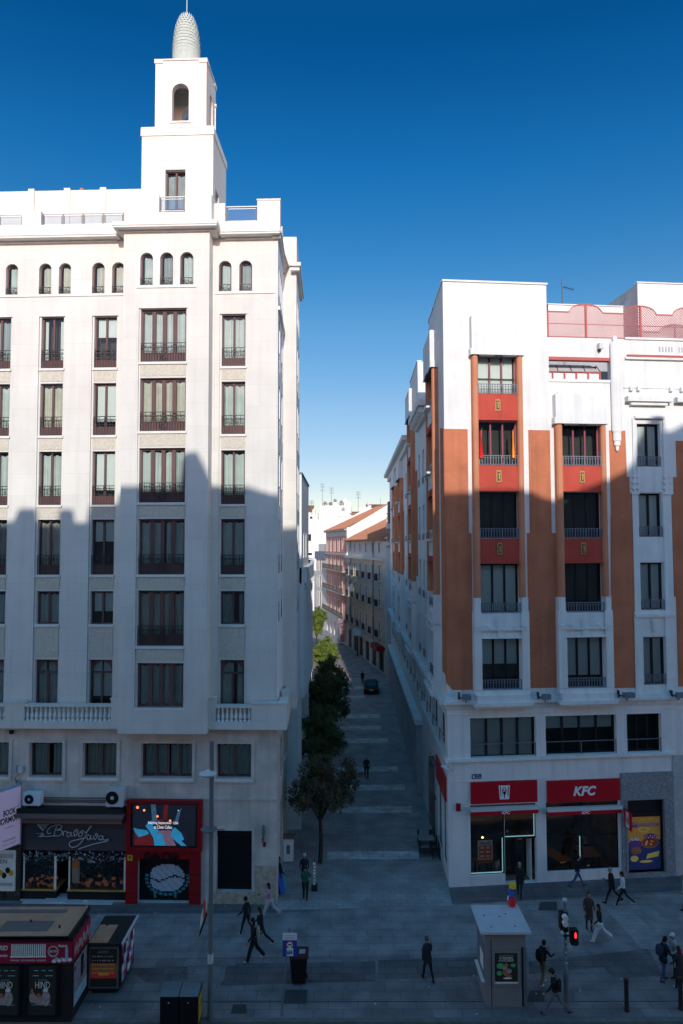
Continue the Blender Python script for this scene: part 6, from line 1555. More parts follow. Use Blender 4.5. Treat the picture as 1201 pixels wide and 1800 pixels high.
sp_([(.46,.62),(.60,.62),(.63,.80),(.68,.97),(.50,.97),(.49,.80)],3,2)
sp_([(.40,.38),(.49,.36),(.50,.52),(.44,.58),(.40,.50)],4,2); sp_([(.40,.64),(.47,.62),(.50,.66),(.42,.70)],3,4)
for x,y,r_ in ((.10,.10,.022),(.20,.165,.018),(.40,.30,.018),(.59,.40,.018),(.71,.16,.010)):
    sp_([(x+r_*math.cos(k*math.pi/5),y+r_*1.5*math.sin(k*math.pi/5)) for k in range(10)],6 if x < .65 else 7,5)
add_text(m_, 'Starting September 12th', FL.p(s0+W_*.485,y1_-H_*.455,.285), XL, ZU, width=W_*.45, height=H_*.075, size=1, ext=.001, off=.015, m=7)
add_text(m_, 'at Cines Callao', FL.p(s0+W_*.485,y1_-H_*.545,.285), XL, ZU, width=W_*.27, height=H_*.075, size=1, ext=.001, off=.015, m=7)
obj('display', m_, [M['black'],M['scr_dark'],M['scr_blue'],M['scr_pink'],M['scr_red'],M['p_blue'],M['scr_orange'],M['scr_white']], LS)
# grey roller shutter on the right
m_ = MB(); n = 30
for k in range(n): h = (shut[3]-shut[2])/n; z = shut[2]+h*k; m_.box(FL,shut[0],shut[1],z,z+h*.8,-.27,-.24)
m_.quad(FL,shut[0],shut[1],shut[2],shut[3],-.272); m_.box(FL,shut[0],shut[1],shut[3]-.35,shut[3],-.27,-.15)
obj('roller_shutter', m_, M['black'], LB)
m_ = MB(); m_.box(FL,shut[0]-.16,shut[0],shut[2],shut[3]+.15,-.02,.05); m_.box(FL,shut[1],shut[1]+.14,shut[2],shut[3]+.15,-.02,.05); m_.box(FL,shut[0],shut[1],shut[3],shut[3]+.15,-.02,.05); m_.box(FL,shut[0]-.16,shut[1]+.14,.02,shut[2]-.01,-.1,.06,1)
obj('door_surround', m_, [M['dirtyrender'],M['patch']], LB)
m_ = MB(); u = uL(463,1465); m_.box(FL,u-.05,u+.05,zl(1481,463),zl(1450,463),0,.12); m_.tube([FL.p(u-.05,zl(1475,463),.08),FL.p(u+.1,zl(1456,463),.3)],.05,6)
obj('wall_lamp', m_, M['postgrey'], None, label='slim grey lamp bracket on the pale wall right of the dark roller shutter', cat='lamp')
m_ = MB(); u = uL(465,1484); m_.box(FL,u-.07,u+.07,zl(1488,463),zl(1480,463),0,.05); obj('intercom', m_, M['clubred'], None, label='tiny dark red box under the slim lamp bracket on the pale wall', cat='box')
# poster left of the jewellery shop, brown hanging billboard
m_ = MB(); u0,u1 = uL(-25,1530),uL(28,1530); m_.box(FL,u0,u1,zl(1565,10),zl(1494,10),0,.08,0); m_.box(FL,u0-.1,u1+.25,0,zl(1400,10)-.2,-.05,.0,1)
for k in range(9): cx_,cz_ = u1-.2-.18*k, zl(1533,10)+.15*math.sin(k*2.1); m_.poly([FL.p(cx_+.13*math.cos(j*math.pi/4),cz_+.16*math.sin(j*math.pi/4),.084) for j in range(8)],2 if k%3 else 3)
m_.quad(FL,u0+.1,u1-.1,zl(1504,10)-.1,zl(1499,10),.084,4); m_.quad(FL,u0+.1,u1-.1,zl(1556,10),zl(1550,10),.084,4)
add_text(m_,'EN',FL.p(u1-.6,zl(1513,10),.086),XL,ZU,width=.35,height=.2,size=1,ext=.001,m=2)
obj('window_poster', m_, [M['p_pale'],M['kioskdark'],M['black'],M['yellow'],M['greystone']], None, label='pale cinema poster partly hidden behind the tilted pink panel', cat='poster')
# projecting billboard panel
bA = FL.p(uL(36.5,1440,.3),0,.3); ztA, zbA = zL(37,1381,.3), zL(37,1483,.3)
dirb = V((-.62,-1,0)).normalized()
def on_b(px,py):
    n_ = dirb.cross(ZU); r_ = ray(px,py); t = (bA-CAM).dot(n_)/r_.dot(n_); w_ = CAM+r_*t; return (w_-bA).dot(dirb), w_.z
sL_,zL0 = on_b(0,1406); 
Bf = Fac((bA.x,bA.y), dirb, V((dirb.y*-1*-1,-dirb.x,0)) if False else (-dirb.y*-1, dirb.x*-1))
nb = V((1,-.62,0)).normalized(); Bf.n = nb
BB = root('billboard', 'glowing pink musical poster panel projecting from the facade at the left edge', 'billboard', (bA.x,bA.y,zbA))
Lb = 4.2
m_ = MB(); m_.box(Bf,0,Lb,zbA,ztA,-.22,0,0); m_.box(Bf,-.03,0,zbA-.05,ztA+.05,-.24,.02,1); m_.box(Bf,-.03,Lb,ztA,ztA+.06,-.24,.02,1); obj('casing', m_, [M['kioskdark'],M['p_blue']], BB)
m_ = MB(); m_.quad(Bf,0.02,Lb,zbA+.02,ztA,.004); obj('lit_panel', m_, M['pinkpanel'], BB)
m_ = MB(); H_ = ztA-zbA; back = -dirb
def bt(s_,cs,cz_,w_,h_,m=0,off=.03): add_text(m_,s_,Bf.p(cs,zbA+H_*cz_,.012),back,ZU,width=w_,height=h_,size=1,ext=.001,off=off,m=m)
def bx_(s_,xa_,xb_,y_,h_,off=.03):
    (ua_,_),(ub_,_) = on_b(xa_,y_),on_b(xb_,y_); c_,z_ = on_b((xa_+xb_)/2,y_); bt(s_,c_,(z_-zbA)/H_,abs(ua_-ub_),h_,0,off)
bx_('BOOK',6,28,1427,.30); bx_('MORMON',-5,34.5,1441,.31); bx_('THE',-1,4,1442,.08,.01); bx_('OF',29,33,1417,.08,.01); bx_('EL MUSICAL',9,23,1454,.07,.0); bx_('TEATRO CALDERON',5,27,1476,.09,0); bx_('ENTRADAS A LA VENTA',4,28,1483,.05,0)
obj('lettering', m_, [M['kioskdark']], BB)
m_ = MB(); m_.tube([FL.p(uL(28,1372),zL(28,1372),0),bA+V((0,0,ztA+.1))],.05,6); m_.box(FL,uL(26,1350),uL(33,1350),zL(30,1357),zL(30,1344),0,.25,1); m_.box(FL,uL(34.5,1350),uL(42,1350),zL(38,1357),zL(38,1346),0,.2,2); m_.tube([FL.p(uL(36,1357),zL(36,1358),.1),FL.p(uL(29,1365),zL(29,1366),.15),FL.p(uL(34,1375),zL(34,1378),.2)],.03,5)
obj('bracket', m_, [M['postgrey'],M['greystone'],M['lightmetal']], BB)
m_ = MB(); u,z = uL(21.5,1286),zl(1286,21); m_.box(FL,u-.09,u+.09,z-.09,z+.09,0,.15); obj('junction_box', m_, M['black'], None, label='tiny black box high on the wall below the left balcony', cat='box')
# ------------------------------------------------------------------ newspaper kiosk and annex
kf = G(0,1799); YF = kf.y; kz = 3.15
xr = G(124,1799).x; xl = xr-4.6
KR = root('newspaper_kiosk', 'large dark newspaper kiosk with a brown flat roof and film posters, at the bottom left', 'kiosk', ((xl+xr)/2,YF+.9,0))
yb = YF+1.75
rf = atY(121,1648,YF-.1); rb_ = atY(146,1611,27.3)
kz = rf.z; 
m_ = MB(); m_.wb(xl-.3, xr+.02, YF+.02, yb, .05, kz-.12); obj('cabin', m_, M['kioskdark'], KR)
m_ = MB(); m_.wb(xl-.4, rf.x+.0, YF-.12, yb+.35, kz-.06, kz+.02); m_.wb(xl-.4, rf.x, YF-.12, YF-.06, kz-.10, kz+.04, 1); m_.wb(rf.x-.05, rf.x+.02, YF-.12, yb+.35, kz-.10, kz+.045, 1)
m_.wb(xl, rf.x-.8, yb-.15, yb+.1, kz+.02, kz+.035, 2); m_.wb(rf.x-2.9, rf.x-1.0, YF+.3, YF+1.0, kz+.02, kz+.04, 2)
for q in ((.6,.5),(1.9,.9),(3.0,.6)): m_.wb(rf.x-q[0]-.03,rf.x-q[0]+.03,YF+q[1],YF+q[1]+.05,kz+.02,kz+.12,1)
m_.tube([(rf.x-.1,yb+.25,kz),(rf.x-.1,yb+.25,kz+.22)],.02,5,3); m_.wb(rf.x-.25,rf.x-.08,yb+.2,yb+.3,kz+.2,kz+.28,3)
obj('roof', m_, [M['roofbrown'],M['kioskdark'],M['awnbrown'],M['lightmetal']], KR)
FK = Fac((xr,YF),(1,0)); FKs = Fac((xr,YF),(0,1),(1,0))
zb0_,zb1_ = kz-.95, kz-.18
m_ = MB(); m_.box(FK,xl-xr,0.04,zb0_,zb1_,-.05,.10,0)
for k in range(17): u = -2.22+k*.078; m_.box(FK,u-.022,u+.022,zb0_+.28,zb1_-.06,.10,.13,1)
m_.box(FK,-2.28,-.92,zb0_+.24,zb0_+.28,.1,.14,1)
def ktext(s_,u,z,w_,h_,mi=1,off=.02): add_text(m_,s_,FK.p(u,z,.112),(1,0,0),ZU,width=w_,height=h_,size=1,ext=.003,off=off,m=mi)
ktext('MADRID',-2.78,zb0_+.58,.80,.17); ktext('new times',-2.55,zb0_+.30,.32,.10); ktext('PRENSA  SOUVENIRS  KIOSKO',-1.6,zb0_+.12,1.35,.06,1,0); ktext('Madrid',-.30,zb1_-.12,.32,.09)
for rr in (.20,.17): 
    for k in range(18): m_.tube([FK.p(-.66+rr*math.cos(2*math.pi*j/18),zb0_+.45+rr*math.sin(2*math.pi*j/18),.115) for j in (k,k+1)],.008,3,1,cap=False)
ktext('SEE YOU',-.66,zb0_+.45,.26,.08)
for k in range(7): u = -.62+k*.1; m_.poly([FK.p(u+.09*math.cos(j*math.pi/4),zb0_+.09+.08*abs(math.sin(k*1.7))+.07*math.sin(j*math.pi/4),.114+.001*k) for j in range(8)],3 if k%2 else 1)
m_.box(FK,-.2,-.1,zb0_+.2,zb0_+.6,.1,.115,3)
obj('front_band', m_, [M['kioskred'],M['p_pale'],M['black'],M['p_blue']], KR)
m_ = MB(); m_.box(FKs,-.05,1.75,zb0_,zb1_,-.03,.08,0)
for k in range(12): u,z = .1+.14*k, zb0_+.2+.1*math.sin(k*2.3); m_.box(FKs,u,u+.09,z,z+.28,.08,.09,1 if k%3 else 2)
obj('side_band', m_, [M['kioskred'],M['p_skin'],M['p_blue']], KR)
def film(u0,name_lab):
    m_ = MB(); z0,z1 = .35,zb0_-.12; W_=1.02
    m_.box(FK,u0-.10,u0+W_+.10,z0-.1,z1+.08,0,.06,0); m_.box(FK,u0,u0+W_,z0,z1,.06,.07,1)
    add_text(m_,'HIND',FK.p(u0+W_*.52,z1-.68,.082),(1,0,0),ZU,width=.56,height=.24,size=1,ext=.002,off=.0,m=2)
    add_text(m_,'LA VOZ DE',FK.p(u0+W_*.52,z1-.50,.082),(1,0,0),ZU,width=.32,height=.05,size=1,ext=.001,m=3)
    for k in range(3): m_.quad(FK,u0+.2+.27*k,u0+.36+.27*k,z1-.17,z1-.14,.076,3)
    m_.quad(FK,u0+.15,u0+.38,z1-.36,z1-.33,.076,3); m_.quad(FK,u0+.62,u0+.9,z1-.36,z1-.33,.076,3)
    def ee(cx_,cz_,rx,rz_,mi,lv): m_.poly([FK.p(u0+cx_+rx*math.cos(j*math.pi/6),z1-cz_+rz_*math.sin(j*math.pi/6),.072+.002*lv) for j in range(12)],mi)
    ee(.66,1.18,.17,.28,4,1); ee(.64,.92,.10,.11,4,2); ee(.64,.87,.10,.07,2,3); ee(.33,1.22,.2,.16,4,2); ee(.38,1.07,.08,.09,5,3); ee(.15,1.15,.12,.2,4,1); ee(.13,.92,.05,.12,5,1); ee(.5,1.32,.25,.08,4,4)
    m_.quad(FK,u0+.12,u0+.9,z1-1.42,z1-1.40,.078,3)
    obj('film_poster', m_, [M['black'],M['p_dark'],M['p_pale'],M['p_blue'],M['p_skin'],M['p_brown']], KR)
film(-1.58,''); film(-3.0,''); film(-4.4,'')
m_ = MB(); m_.box(FKs,.05,1.5,.45,zb0_-.1,.0,.05,0); m_.quad(FKs,.12,1.44,.5,zb0_-.16,.055,1); m_.quad(FKs,.12,1.44,.5,.95,.06,2); m_.box(FKs,.8,1.1,1.2,2.0,.055,.058,3); m_.box(FKs,.2,.3,1.75,1.95,.055,.058,3)
obj('side_poster', m_, [M['kioskdark'],M['stockpale'],M['p_blue'],M['black']], KR)
# annex
AN = root('kiosk_annex', 'low news stand annex with a red glowing poster, right of the big kiosk', 'kiosk', (G(182,1750).x,G(182,1750).y+.8,0))
aF = G(182,1748).y; ax0 = xr+.05; ax1 = atY(209,1700,aF).x; 
at_ = atY(212,1660,aF-.1); az_ = at_.z; ab = atY(238,1613,aF); 
yb2 = aF+1.75
m_ = MB(); m_.wb(ax0,ax1,aF+.03,yb2,.12,az_-.08); m_.wb(ax0+.1,ax1-.1,aF+.1,yb2-.1,0,.12); obj('cabin', m_, M['kioskdark'], AN)
m_ = MB(); m_.wb(ax0-.05,at_.x+.05,aF-.08,yb2+.3,az_-.08,az_,0); m_.wb(ax0,at_.x-.55,aF+.0,yb2-.45,az_,az_+.02,1); m_.wb(at_.x+.02,at_.x+.10,aF-.08,yb2+.3,az_-.05,az_+.03,2)
for q in ((.3,1.2),(1.0,.3)): m_.wb(ax0+q[0],ax0+q[0]+.05,aF+q[1],aF+q[1]+.05,az_+.02,az_+.12,0)
obj('roof', m_, [M['kioskdark'],M['roofbrown'],M['lightmetal']], AN)
FA = Fac((ax0,aF),(1,0)); W_=ax1-ax0
m_ = MB(); m_.box(FA,.02,W_,.25,az_-.12,-.05,.05,0); m_.box(FA,.09,W_-.07,.34,az_-.2,.05,.055,1)
zt_=az_-.2; H_=zt_-.34
m_.quad(FA,.09,W_-.07,.34+H_*.22,.34+H_*.52,.058,2); m_.quad(FA,.09,W_-.07,.34+H_*.40,.34+H_*.62,.0585,4)
for k in range(5): 
    for j in range(9): u = .16+j*(W_-.32)/9; z = zt_-.32-k*.16; m_.quad(FA,u,u+random.uniform(.04,.095),z,z+.05,.062,3 if k < 2 else 5)
add_text(m_,'EL GRAN CONCIERTO',FA.p(W_/2,zt_-.12,.064),(1,0,0),ZU,width=.42,height=.09,size=1,ext=.001,m=3)
m_.quad(FA,W_*.35,W_*.68,.34+H_*.30,.34+H_*.37,.064,5); 
obj('lit_poster', m_, [M['awnbrown'],M['p_dark'],M['scr_red'],M['p_skin'],M['p_brown'],M['p_orange']], AN)
m_ = MB(); FAs = Fac((ax1,aF),(0,1),(1,0)); m_.box(FAs,0,1.7,.3,az_-.1,0,.10,0)
for k in range(7):
    for j in range(5): m_.box(FAs,.08+k*.23,.08+k*.23+.18,.45+j*.33,.45+j*.33+.27,.10,.12+.02*(k%2),1+(k*3+j)%4)
obj('magazine_rack', m_, [M['kioskdark'],M['p_blue'],M['p_pale'],M['clubred'],M['p_purple']], AN)
# ------------------------------------------------------------------ ticket booth
tF = G(890,1774).y; bz_ = atY(890,1642,tF-.15).z
bx0, bx1 = atY(853.5,1700,tF).x, atY(925.5,1700,tF).x
BO = root('ticket_booth', 'grey ticket booth with a pale overhanging roof and a lit green film poster', 'booth', ((bx0+bx1)/2,tF+.8,0))
m_ = MB(); m_.wb(bx0,bx1-.02,tF,tF+1.65,.04,bz_-.02); m_.wb(bx0-.03,bx1+.01,tF-.03,tF+1.68,0,.10,1); m_.wb(bx0+.22,bx0+.24,tF-.008,tF,.1,bz_-.3,2)
obj('cabin', m_, [M['boothgrey'],M['postgrey'],M['kioskdark']], BO)
m_ = MB(); ry0,ry1 = tF-.20, G(0,0).y*0+27.95; rx0 = atY(845.5,1642,ry0).x; rx1 = atY(934.6,1642,ry0).x
back = atY(829,1592,1); 
m_.wb(rx0,rx1,ry0,ry0+2.05,bz_,bz_+.09)
for q in ((.45,.35),(1.4,.4),(.35,1.2),(.95,1.1),(1.25,1.3)): m_.wb(rx0+q[0],rx0+q[0]+.05,ry0+q[1],ry0+q[1]+.05,bz_+.09,bz_+.11,1)
obj('roof', m_, [M['roofwhite'],M['kioskdark']], BO)
FB = Fac((bx0,tF),(1,0)); pz0,pz1 = FB.z(890,1727.5),FB.z(890,1674); pu0,pu1 = FB.u(869.5,1700),FB.u(909.5,1700)
m_ = MB(); t=.10
m_.box(FB,pu0-t,pu1+t,pz0-t,pz1+t,0,.05,0); m_.box(FB,pu0,pu1,pz0,pz1,.05,.055,1); m_.quad(FB,pu0,pu1,pz0+.0,pz0+.07,.058,2)
W_,H_=pu1-pu0,pz1-pz0
for k in range(10): m_.quad(FB,pu0+W_*(.2+.065*k),pu0+W_*(.25+.065*k),pz1-H_*.09,pz1-H_*.06,.058,3)
add_text(m_,'NO TENGAS MIEDO',FB.p(pu0+W_*.5,pz1-H_*.15,.062),(1,0,0),ZU,width=W_*.6,height=H_*.07,size=1,ext=.001,off=.01,m=2)
add_text(m_,'A LA OSCURIDAD',FB.p(pu0+W_*.5,pz1-H_*.235,.062),(1,0,0),ZU,width=W_*.66,height=H_*.08,size=1,ext=.001,off=.01,m=2)
def fe(cx_,cz_,rx,rz_,mi,lv): m_.poly([FB.p(pu0+W_*(cx_+rx*math.cos(j*math.pi/6)),pz1-H_*(cz_+rz_*math.sin(j*math.pi/6)),.057+.001*lv) for j in range(12)],mi)
fe(.25,.42,.17,.10,3,1); fe(.8,.40,.12,.06,3,1); fe(.2,.66,.12,.08,3,1); fe(.5,.42,.09,.10,4,2); fe(.5,.62,.16,.13,4,2); fe(.62,.58,.12,.08,5,3); fe(.42,.50,.10,.05,5,3); fe(.6,.75,.14,.05,4,3); fe(.55,.82,.2,.03,2,4)
obj('lit_poster', m_, [M['boothgrey'],M['p_dark'],M['p_pale'],M['p_green'],M['p_brown'],M['p_skin']], BO)
m_ = MB(); u = FB.u(918.5,1700); m_.box(FB,u-.03,u+.03,.12,pz1+.2,.0,.012); m_.box(FB,u+.04,u+.16,.12,pz1+.2,.0,.03,1); obj('door_edge', m_, [M['black'],M['postgrey']], BO)
FBs = Fac((bx0,tF),(0,1),(-1,0)); m_ = MB(); m_.box(FBs,.15,1.45,1.0,2.35,0,.02,0); m_.box(FBs,.1,1.5,.95,1.0,0,.14,1); m_.box(FBs,.3,.9,1.3,1.9,.02,.03,1); obj('counter_window', m_, [M['bluegrey'],M['p_pale']], BO)
# ornament on the roof
m_ = MB(); p_ = V((rx1-.28,ry0+1.9,bz_+.09))
OR = root('roof_ornament', 'bright red, blue and yellow figure standing on the back corner of the booth roof', 'ornament', p_)
m_ = MB(); m_.lathe(p_,[(.06,0),(.13,.05),(.16,.22),(.13,.38),(.06,.42)],10); obj('base', m_, M['brightred'], OR)
m_ = MB(); m_.lathe(p_+V((-.03,0,.40)),[(.06,0),(.11,.06),(.10,.20),(.13,.32),(.06,.36)],10); m_.tube([p_+V((-.1,0,.5)),p_+V((-.17,-.03,.42)),p_+V((-.19,-.03,.28))],.03,5,1); obj('body', m_, [M['brightblue'],M['signwhite']], OR)
m_ = MB(); m_.lathe(p_+V((.03,0,.74)),[(.09,0),(.14,.02),(.14,.2),(.11,.24),(.05,.25)],10); obj('head', m_, M['brightyellow'], OR)
# ------------------------------------------------------------------ posts, bins, signs
lp = G(369.5,1791); LPO = root('street_lamp', 'tall grey lamp post with a flat disc lamp in front of the red club', 'street lamp', lp)
ztp = atY(367,1303,lp.y).z; zdk = atY(362,1357,lp.y).z; zj = atY(369,1690,lp.y).z
m_ = MB(); m_.tube([lp,lp+V((0,0,zj)),lp+V((0,0,zj+.01)),lp+V((0,0,ztp))],[.105,.105,.09,.085],10,0); m_.tube([lp+V((0,0,zj-.05)),lp+V((0,0,zj+.3))],.112,10,1); m_.tube([lp,lp+V((0,0,.12))],.16,10,0)
obj('pole', m_, [M['postgrey'],M['lightmetal']], LPO)
m_ = MB(); m_.lathe(lp+V((-.12,-.1,zdk)),[(.02,-.14),(.28,-.10),(.34,-.03),(.33,.0),(.12,.07),(.03,.14)],20); obj('lamp_disc', m_, M['lightmetal'], LPO)
m_ = MB(); zz = atY(369,1458,lp.y).z; m_.lathe(lp+V((-.1,.05,zz)),[(.02,-.05),(.3,-.03),(.32,.0),(.05,.06)],16); m_.tube([lp+V((.05,0,zz)),lp+V((.5,.1,zz-.05))],.025,5); obj('arm_lamp', m_, M['postgrey'], LPO)
bp_ = lp+V((0,0,0)); z1_,z0_ = atY(363,1567,lp.y).z, atY(358,1640,lp.y).z
BA = root('banner', 'white triangular banner with a red figure tied to the grey lamp post', 'banner', lp+V((-.1,0,z0_)))
m_ = MB(); m_.poly([lp+V((-.12,-.05,z1_)),lp+V((-.10,-.02,z0_+.75)),lp+V((-.40,-.12,z0_+.10)),lp+V((-.36,-.12,z1_-.85))]); m_.poly([lp+V((-.12,-.06,z1_-.15)),lp+V((-.12,-.03,z0_+.75)),lp+V((-.12,-.04,z0_+.70)),lp+V((-.40,-.14,z0_-.08)),lp+V((-.40,-.14,z0_+.12)),lp+V((-.13,-.05,z0_+.90))],1)
m_.poly([lp+V((-.26,-.11,z0_+.5)),lp+V((-.18,-.09,z0_+.7)),lp+V((-.19,-.09,z0_+1.35)),lp+V((-.26,-.11,z0_+1.2))],2)
obj('cloth', m_, [M['p_pale'],M['black'],M['p_red']], BA)
sp0 = G(494.5,1786); spt = V((atY(509,1640,sp0.y).x,sp0.y-.05,atY(509,1634,sp0.y).z))
SG = root('traffic_sign', 'leaning post with a blue and white zone sign beside the wheelie bin', 'road sign', sp0)
m_ = MB(); m_.tube([sp0,spt],.032,8); m_.tube([spt,spt+V((0,0,.06))],.05,6); obj('post', m_, M['postgrey'], SG)
z1_,zm_,z0_ = [atY(509,y,sp0.y).z for y in (1637,1650,1679)]; sx0,sx1 = atY(497.5,1650,sp0.y).x, atY(522.5,1650,sp0.y).x
FS = Fac((sx0,sp0.y-.08),(1,0)); W_=sx1-sx0
m_ = MB(); m_.box(FS,0,W_,z0_,z1_,0,.02,1); m_.box(FS,0,W_,zm_,z1_,.02,.025,0); cz = z0_+(zm_-z0_)*.72
def ds(r_,mi,lv): m_.poly([FS.p(W_/2+r_*math.cos(j*math.pi/10),cz+r_*math.sin(j*math.pi/10),.022+.003*lv) for j in range(20)],mi)
ds(.145,2,0); ds(.11,0,1); m_.quad(FS,W_/2-.075,W_/2+.075,cz-.02,cz+.03,.03,3)
m_.quad(FS,W_*.28,W_*.74,z0_+.03,z0_+.33,.025,0)
for k in range(3): u = W_*(.37+.13*k); m_.quad(FS,u-.025,u+.025,z0_+.07+.02*k,z0_+.20,.029,3); m_.poly([FS.p(u+.022*math.cos(j*math.pi/4),z0_+.23+.022*math.sin(j*math.pi/4),.029) for j in range(8)],3)
for k in range(3): m_.quad(FS,.06,W_-.06,zm_+.04+k*.06,zm_+.06+k*.06,.028,4)
obj('sign_panel', m_, [M['signwhite'],M['blue'],M['brightred'],M['black'],M['greystone']], SG)
wb0 = G(526,1726); WB = root('wheelie_bin', 'black wheelie bin with a dark red lid standing behind the leaning sign', 'bin', wb0)
def bxl(M_,b0,b1,z0,z1,m=0):  # tapered box
    P = [V((b0[0],b0[2],z0)),V((b0[1],b0[2],z0)),V((b1[1],b1[2],z1)),V((b1[0],b1[2],z1)),V((b0[0],b0[3],z0)),V((b0[1],b0[3],z0)),V((b1[1],b1[3],z1)),V((b1[0],b1[3],z1))]
    M_._hex([wb0+p for p in P],m)
m_ = MB(); bxl(m_,(-.27,.27,-.25,.28),(-.36,.36,-.34,.36),.08,1.12); obj('body', m_, M['black'], WB)
M['lid'] = mat('dark_red_lid',(.075,.018,.02),rough=.5,bump=.02)
m_ = MB(); bxl(m_,(-.39,.39,-.37,.42),(-.36,.36,-.34,.40),1.12,1.20); m_.wb(wb0.x+.0,wb0.x+.25,wb0.y-.1,wb0.y+.2,1.2,1.205,1); m_.tube([wb0+V((-.3,.45,1.13)),wb0+V((.3,.45,1.13))],.025,6); obj('lid', m_, [M['lid'],M['greystone']], WB)
for sx in (-1,1): m_ = MB(); m_.tube([wb0+V((sx*.28,.28,.1)),wb0+V((sx*.34,.28,.1))],.10,12); obj('wheel', m_, M['kioskdark'], WB)
# recycling containers
rc0 = G(281,1812); 
for k,(dx,lab) in enumerate(((0,'left black street container of the pair at the bottom edge'),(.73,'right black street container with a yellow side panel at the bottom edge'))):
    o_ = V((rc0.x+dx,rc0.y,0)); RC = root('street_container', lab, 'container', o_+V((.33,.4,0)), 'pair of street containers')
    zt_ = atY(300,1752,rc0.y).z
    m_ = MB(); m_.wb(o_.x,o_.x+.68,o_.y,o_.y+.85,.05,zt_); m_.wb(o_.x+.3,o_.x+.34,o_.y-.01,o_.y,zt_-.25,zt_-.2,1); obj('body', m_, [M['black'],M['lightmetal']], RC)
    m_ = MB(); m_.loft([[V((o_.x+sx,o_.y+sy,zt_+h)) for sx,sy,h in ((-.01,-.01,0),(-.01,.2,.14),(-.01,.6,.16),(-.01,.86,.04),(-.01,.86,0))],[V((o_.x+.69,o_.y+sy,zt_+h)) for sx,sy,h in ((0,-.01,0),(0,.2,.14),(0,.6,.16),(0,.86,.04),(0,.86,0))]],0); obj('lid', m_, M['postgrey'], RC)
    if k: m_ = MB(); m_.wb(o_.x+.68,o_.x+.70,o_.y+.1,o_.y+.75,.2,zt_-.15); m_.wb(o_.x+.70,o_.x+.703,o_.y+.2,o_.y+.65,.7,.75,1); obj('side_panel', m_, [M['yellow'],M['black']], RC)
# traffic light
tl = G(996.5,1777); ztl = atY(994,1584,tl.y).z
TL = root('traffic_light', 'traffic light pole with a glowing red pedestrian signal near the ticket booth', 'traffic light', tl)
m_ = MB(); m_.tube([tl,tl+V((0,0,1.45)),tl+V((0,0,1.46)),tl+V((0,0,ztl))],[.10,.10,.065,.055],10); m_.lathe(tl+V((0,0,ztl)),[(.03,0),(.09,.02),(.09,.09),(.02,.12)],10,1)
for k in range(9): a_ = random.random()*6.28; z = 1.6+k*.2; m_.box(Fac(tl+V((0,-.07,0)),(1,0)),-.03,.03,z,z+.07,0,.008,1 if k%2 else 2)
obj('pole', m_, [M['postgrey'],M['lightmetal'],M['green_e'] if False else M['p_blue']], TL)
zh1,zh0 = atY(994,1602,tl.y).z, atY(994,1632,tl.y).z
m_ = MB(); hx = tl.x-.07; m_.wb(hx-.15,hx+.15,tl.y-.14,tl.y+.12,zh0,zh1)
H_ = (zh1-zh0)/3
for k in range(3): c_ = V((hx,tl.y-.14,zh0+H_*(k+.5))); m_.tube([c_,c_+V((0,-.16,-.02))],.11,10,1 if k > 0 else 0)
obj('vehicle_signal', m_, [M['black'],M['blind']], TL)
zp1_,zp0_ = atY(1008,1632,tl.y).z, atY(1008,1658,tl.y).z; hx = atY(1009,1645,tl.y).x
m_ = MB(); m_.wb(hx-.15,hx+.13,tl.y-.14,tl.y+.1,zp0_,zp1_)
for k in range(2): c_ = V((hx-.01,tl.y-.14,zp0_+(zp1_-zp0_)*(.25+.5*k))); m_.tube([c_,c_+V((0,-.08,0))],.125,12,0)
m_.tube([tl+V((0,0,(zp0_+zp1_)/2)),V((hx-.1,tl.y,(zp0_+zp1_)/2))],.03,6)
po = obj('pedestrian_signal', m_, M['black'], TL)
c_ = V((hx-.01,tl.y-.235,zp0_+(zp1_-zp0_)*.75)); m_ = MB(); FZ = Fac((c_.x,c_.y),(1,0))
m_.prism(FZ,[(-.035,c_.z-.10),(.035,c_.z-.10),(.05,c_.z+.02),(.025,c_.z+.06),(-.025,c_.z+.06),(-.05,c_.z+.02)],0,.01); m_.prism(FZ,[(.03*math.cos(j*math.pi/4),c_.z+.085+.03*math.sin(j*math.pi/4)) for j in range(8)],0,.01)
obj('red_man', m_, M['red_e'], po)
zg_ = atY(997,1635,tl.y).z; m_ = MB(); m_.box(Fac(tl+V((0,-.07,0)),(1,0)),.0,.06,zg_-.06,zg_+.06,.0,.03); obj('green_lens', m_, M['green_e'], TL)
m_ = MB(); c_ = V((atY(990,1641,tl.y).x,tl.y,atY(990,1641,tl.y).z)); m_.tube([c_+V((-.06,-.05,.08)),c_+V((.05,.03,-.02))],.06,8); m_.tube([c_+V((.05,-.05,-.12)),c_+V((.1,.0,-.02))],.07,8,1); obj('side_signal', m_, [M['blind'],M['black']], TL)
# bollards
def bollard(x,y,lab,h=1.22):
    p_ = G(x,y); r_ = root('bollard', lab, 'bollard', p_, 'metal bollards at the kerb'); m_ = MB(); m_.lathe(p_,[(.10,0),(.10,.05),(.085,.07),(.08,h-.18),(.095,h-.15),(.095,h-.03),(.05,h)],12); obj('post', m_, M['kioskdark'], r_)
bollard(1102,1777,'dark grey metal bollard standing alone near the kerb at the lower right')
bollard(1197,1774,'dark grey metal bollard at the right edge of the photo')
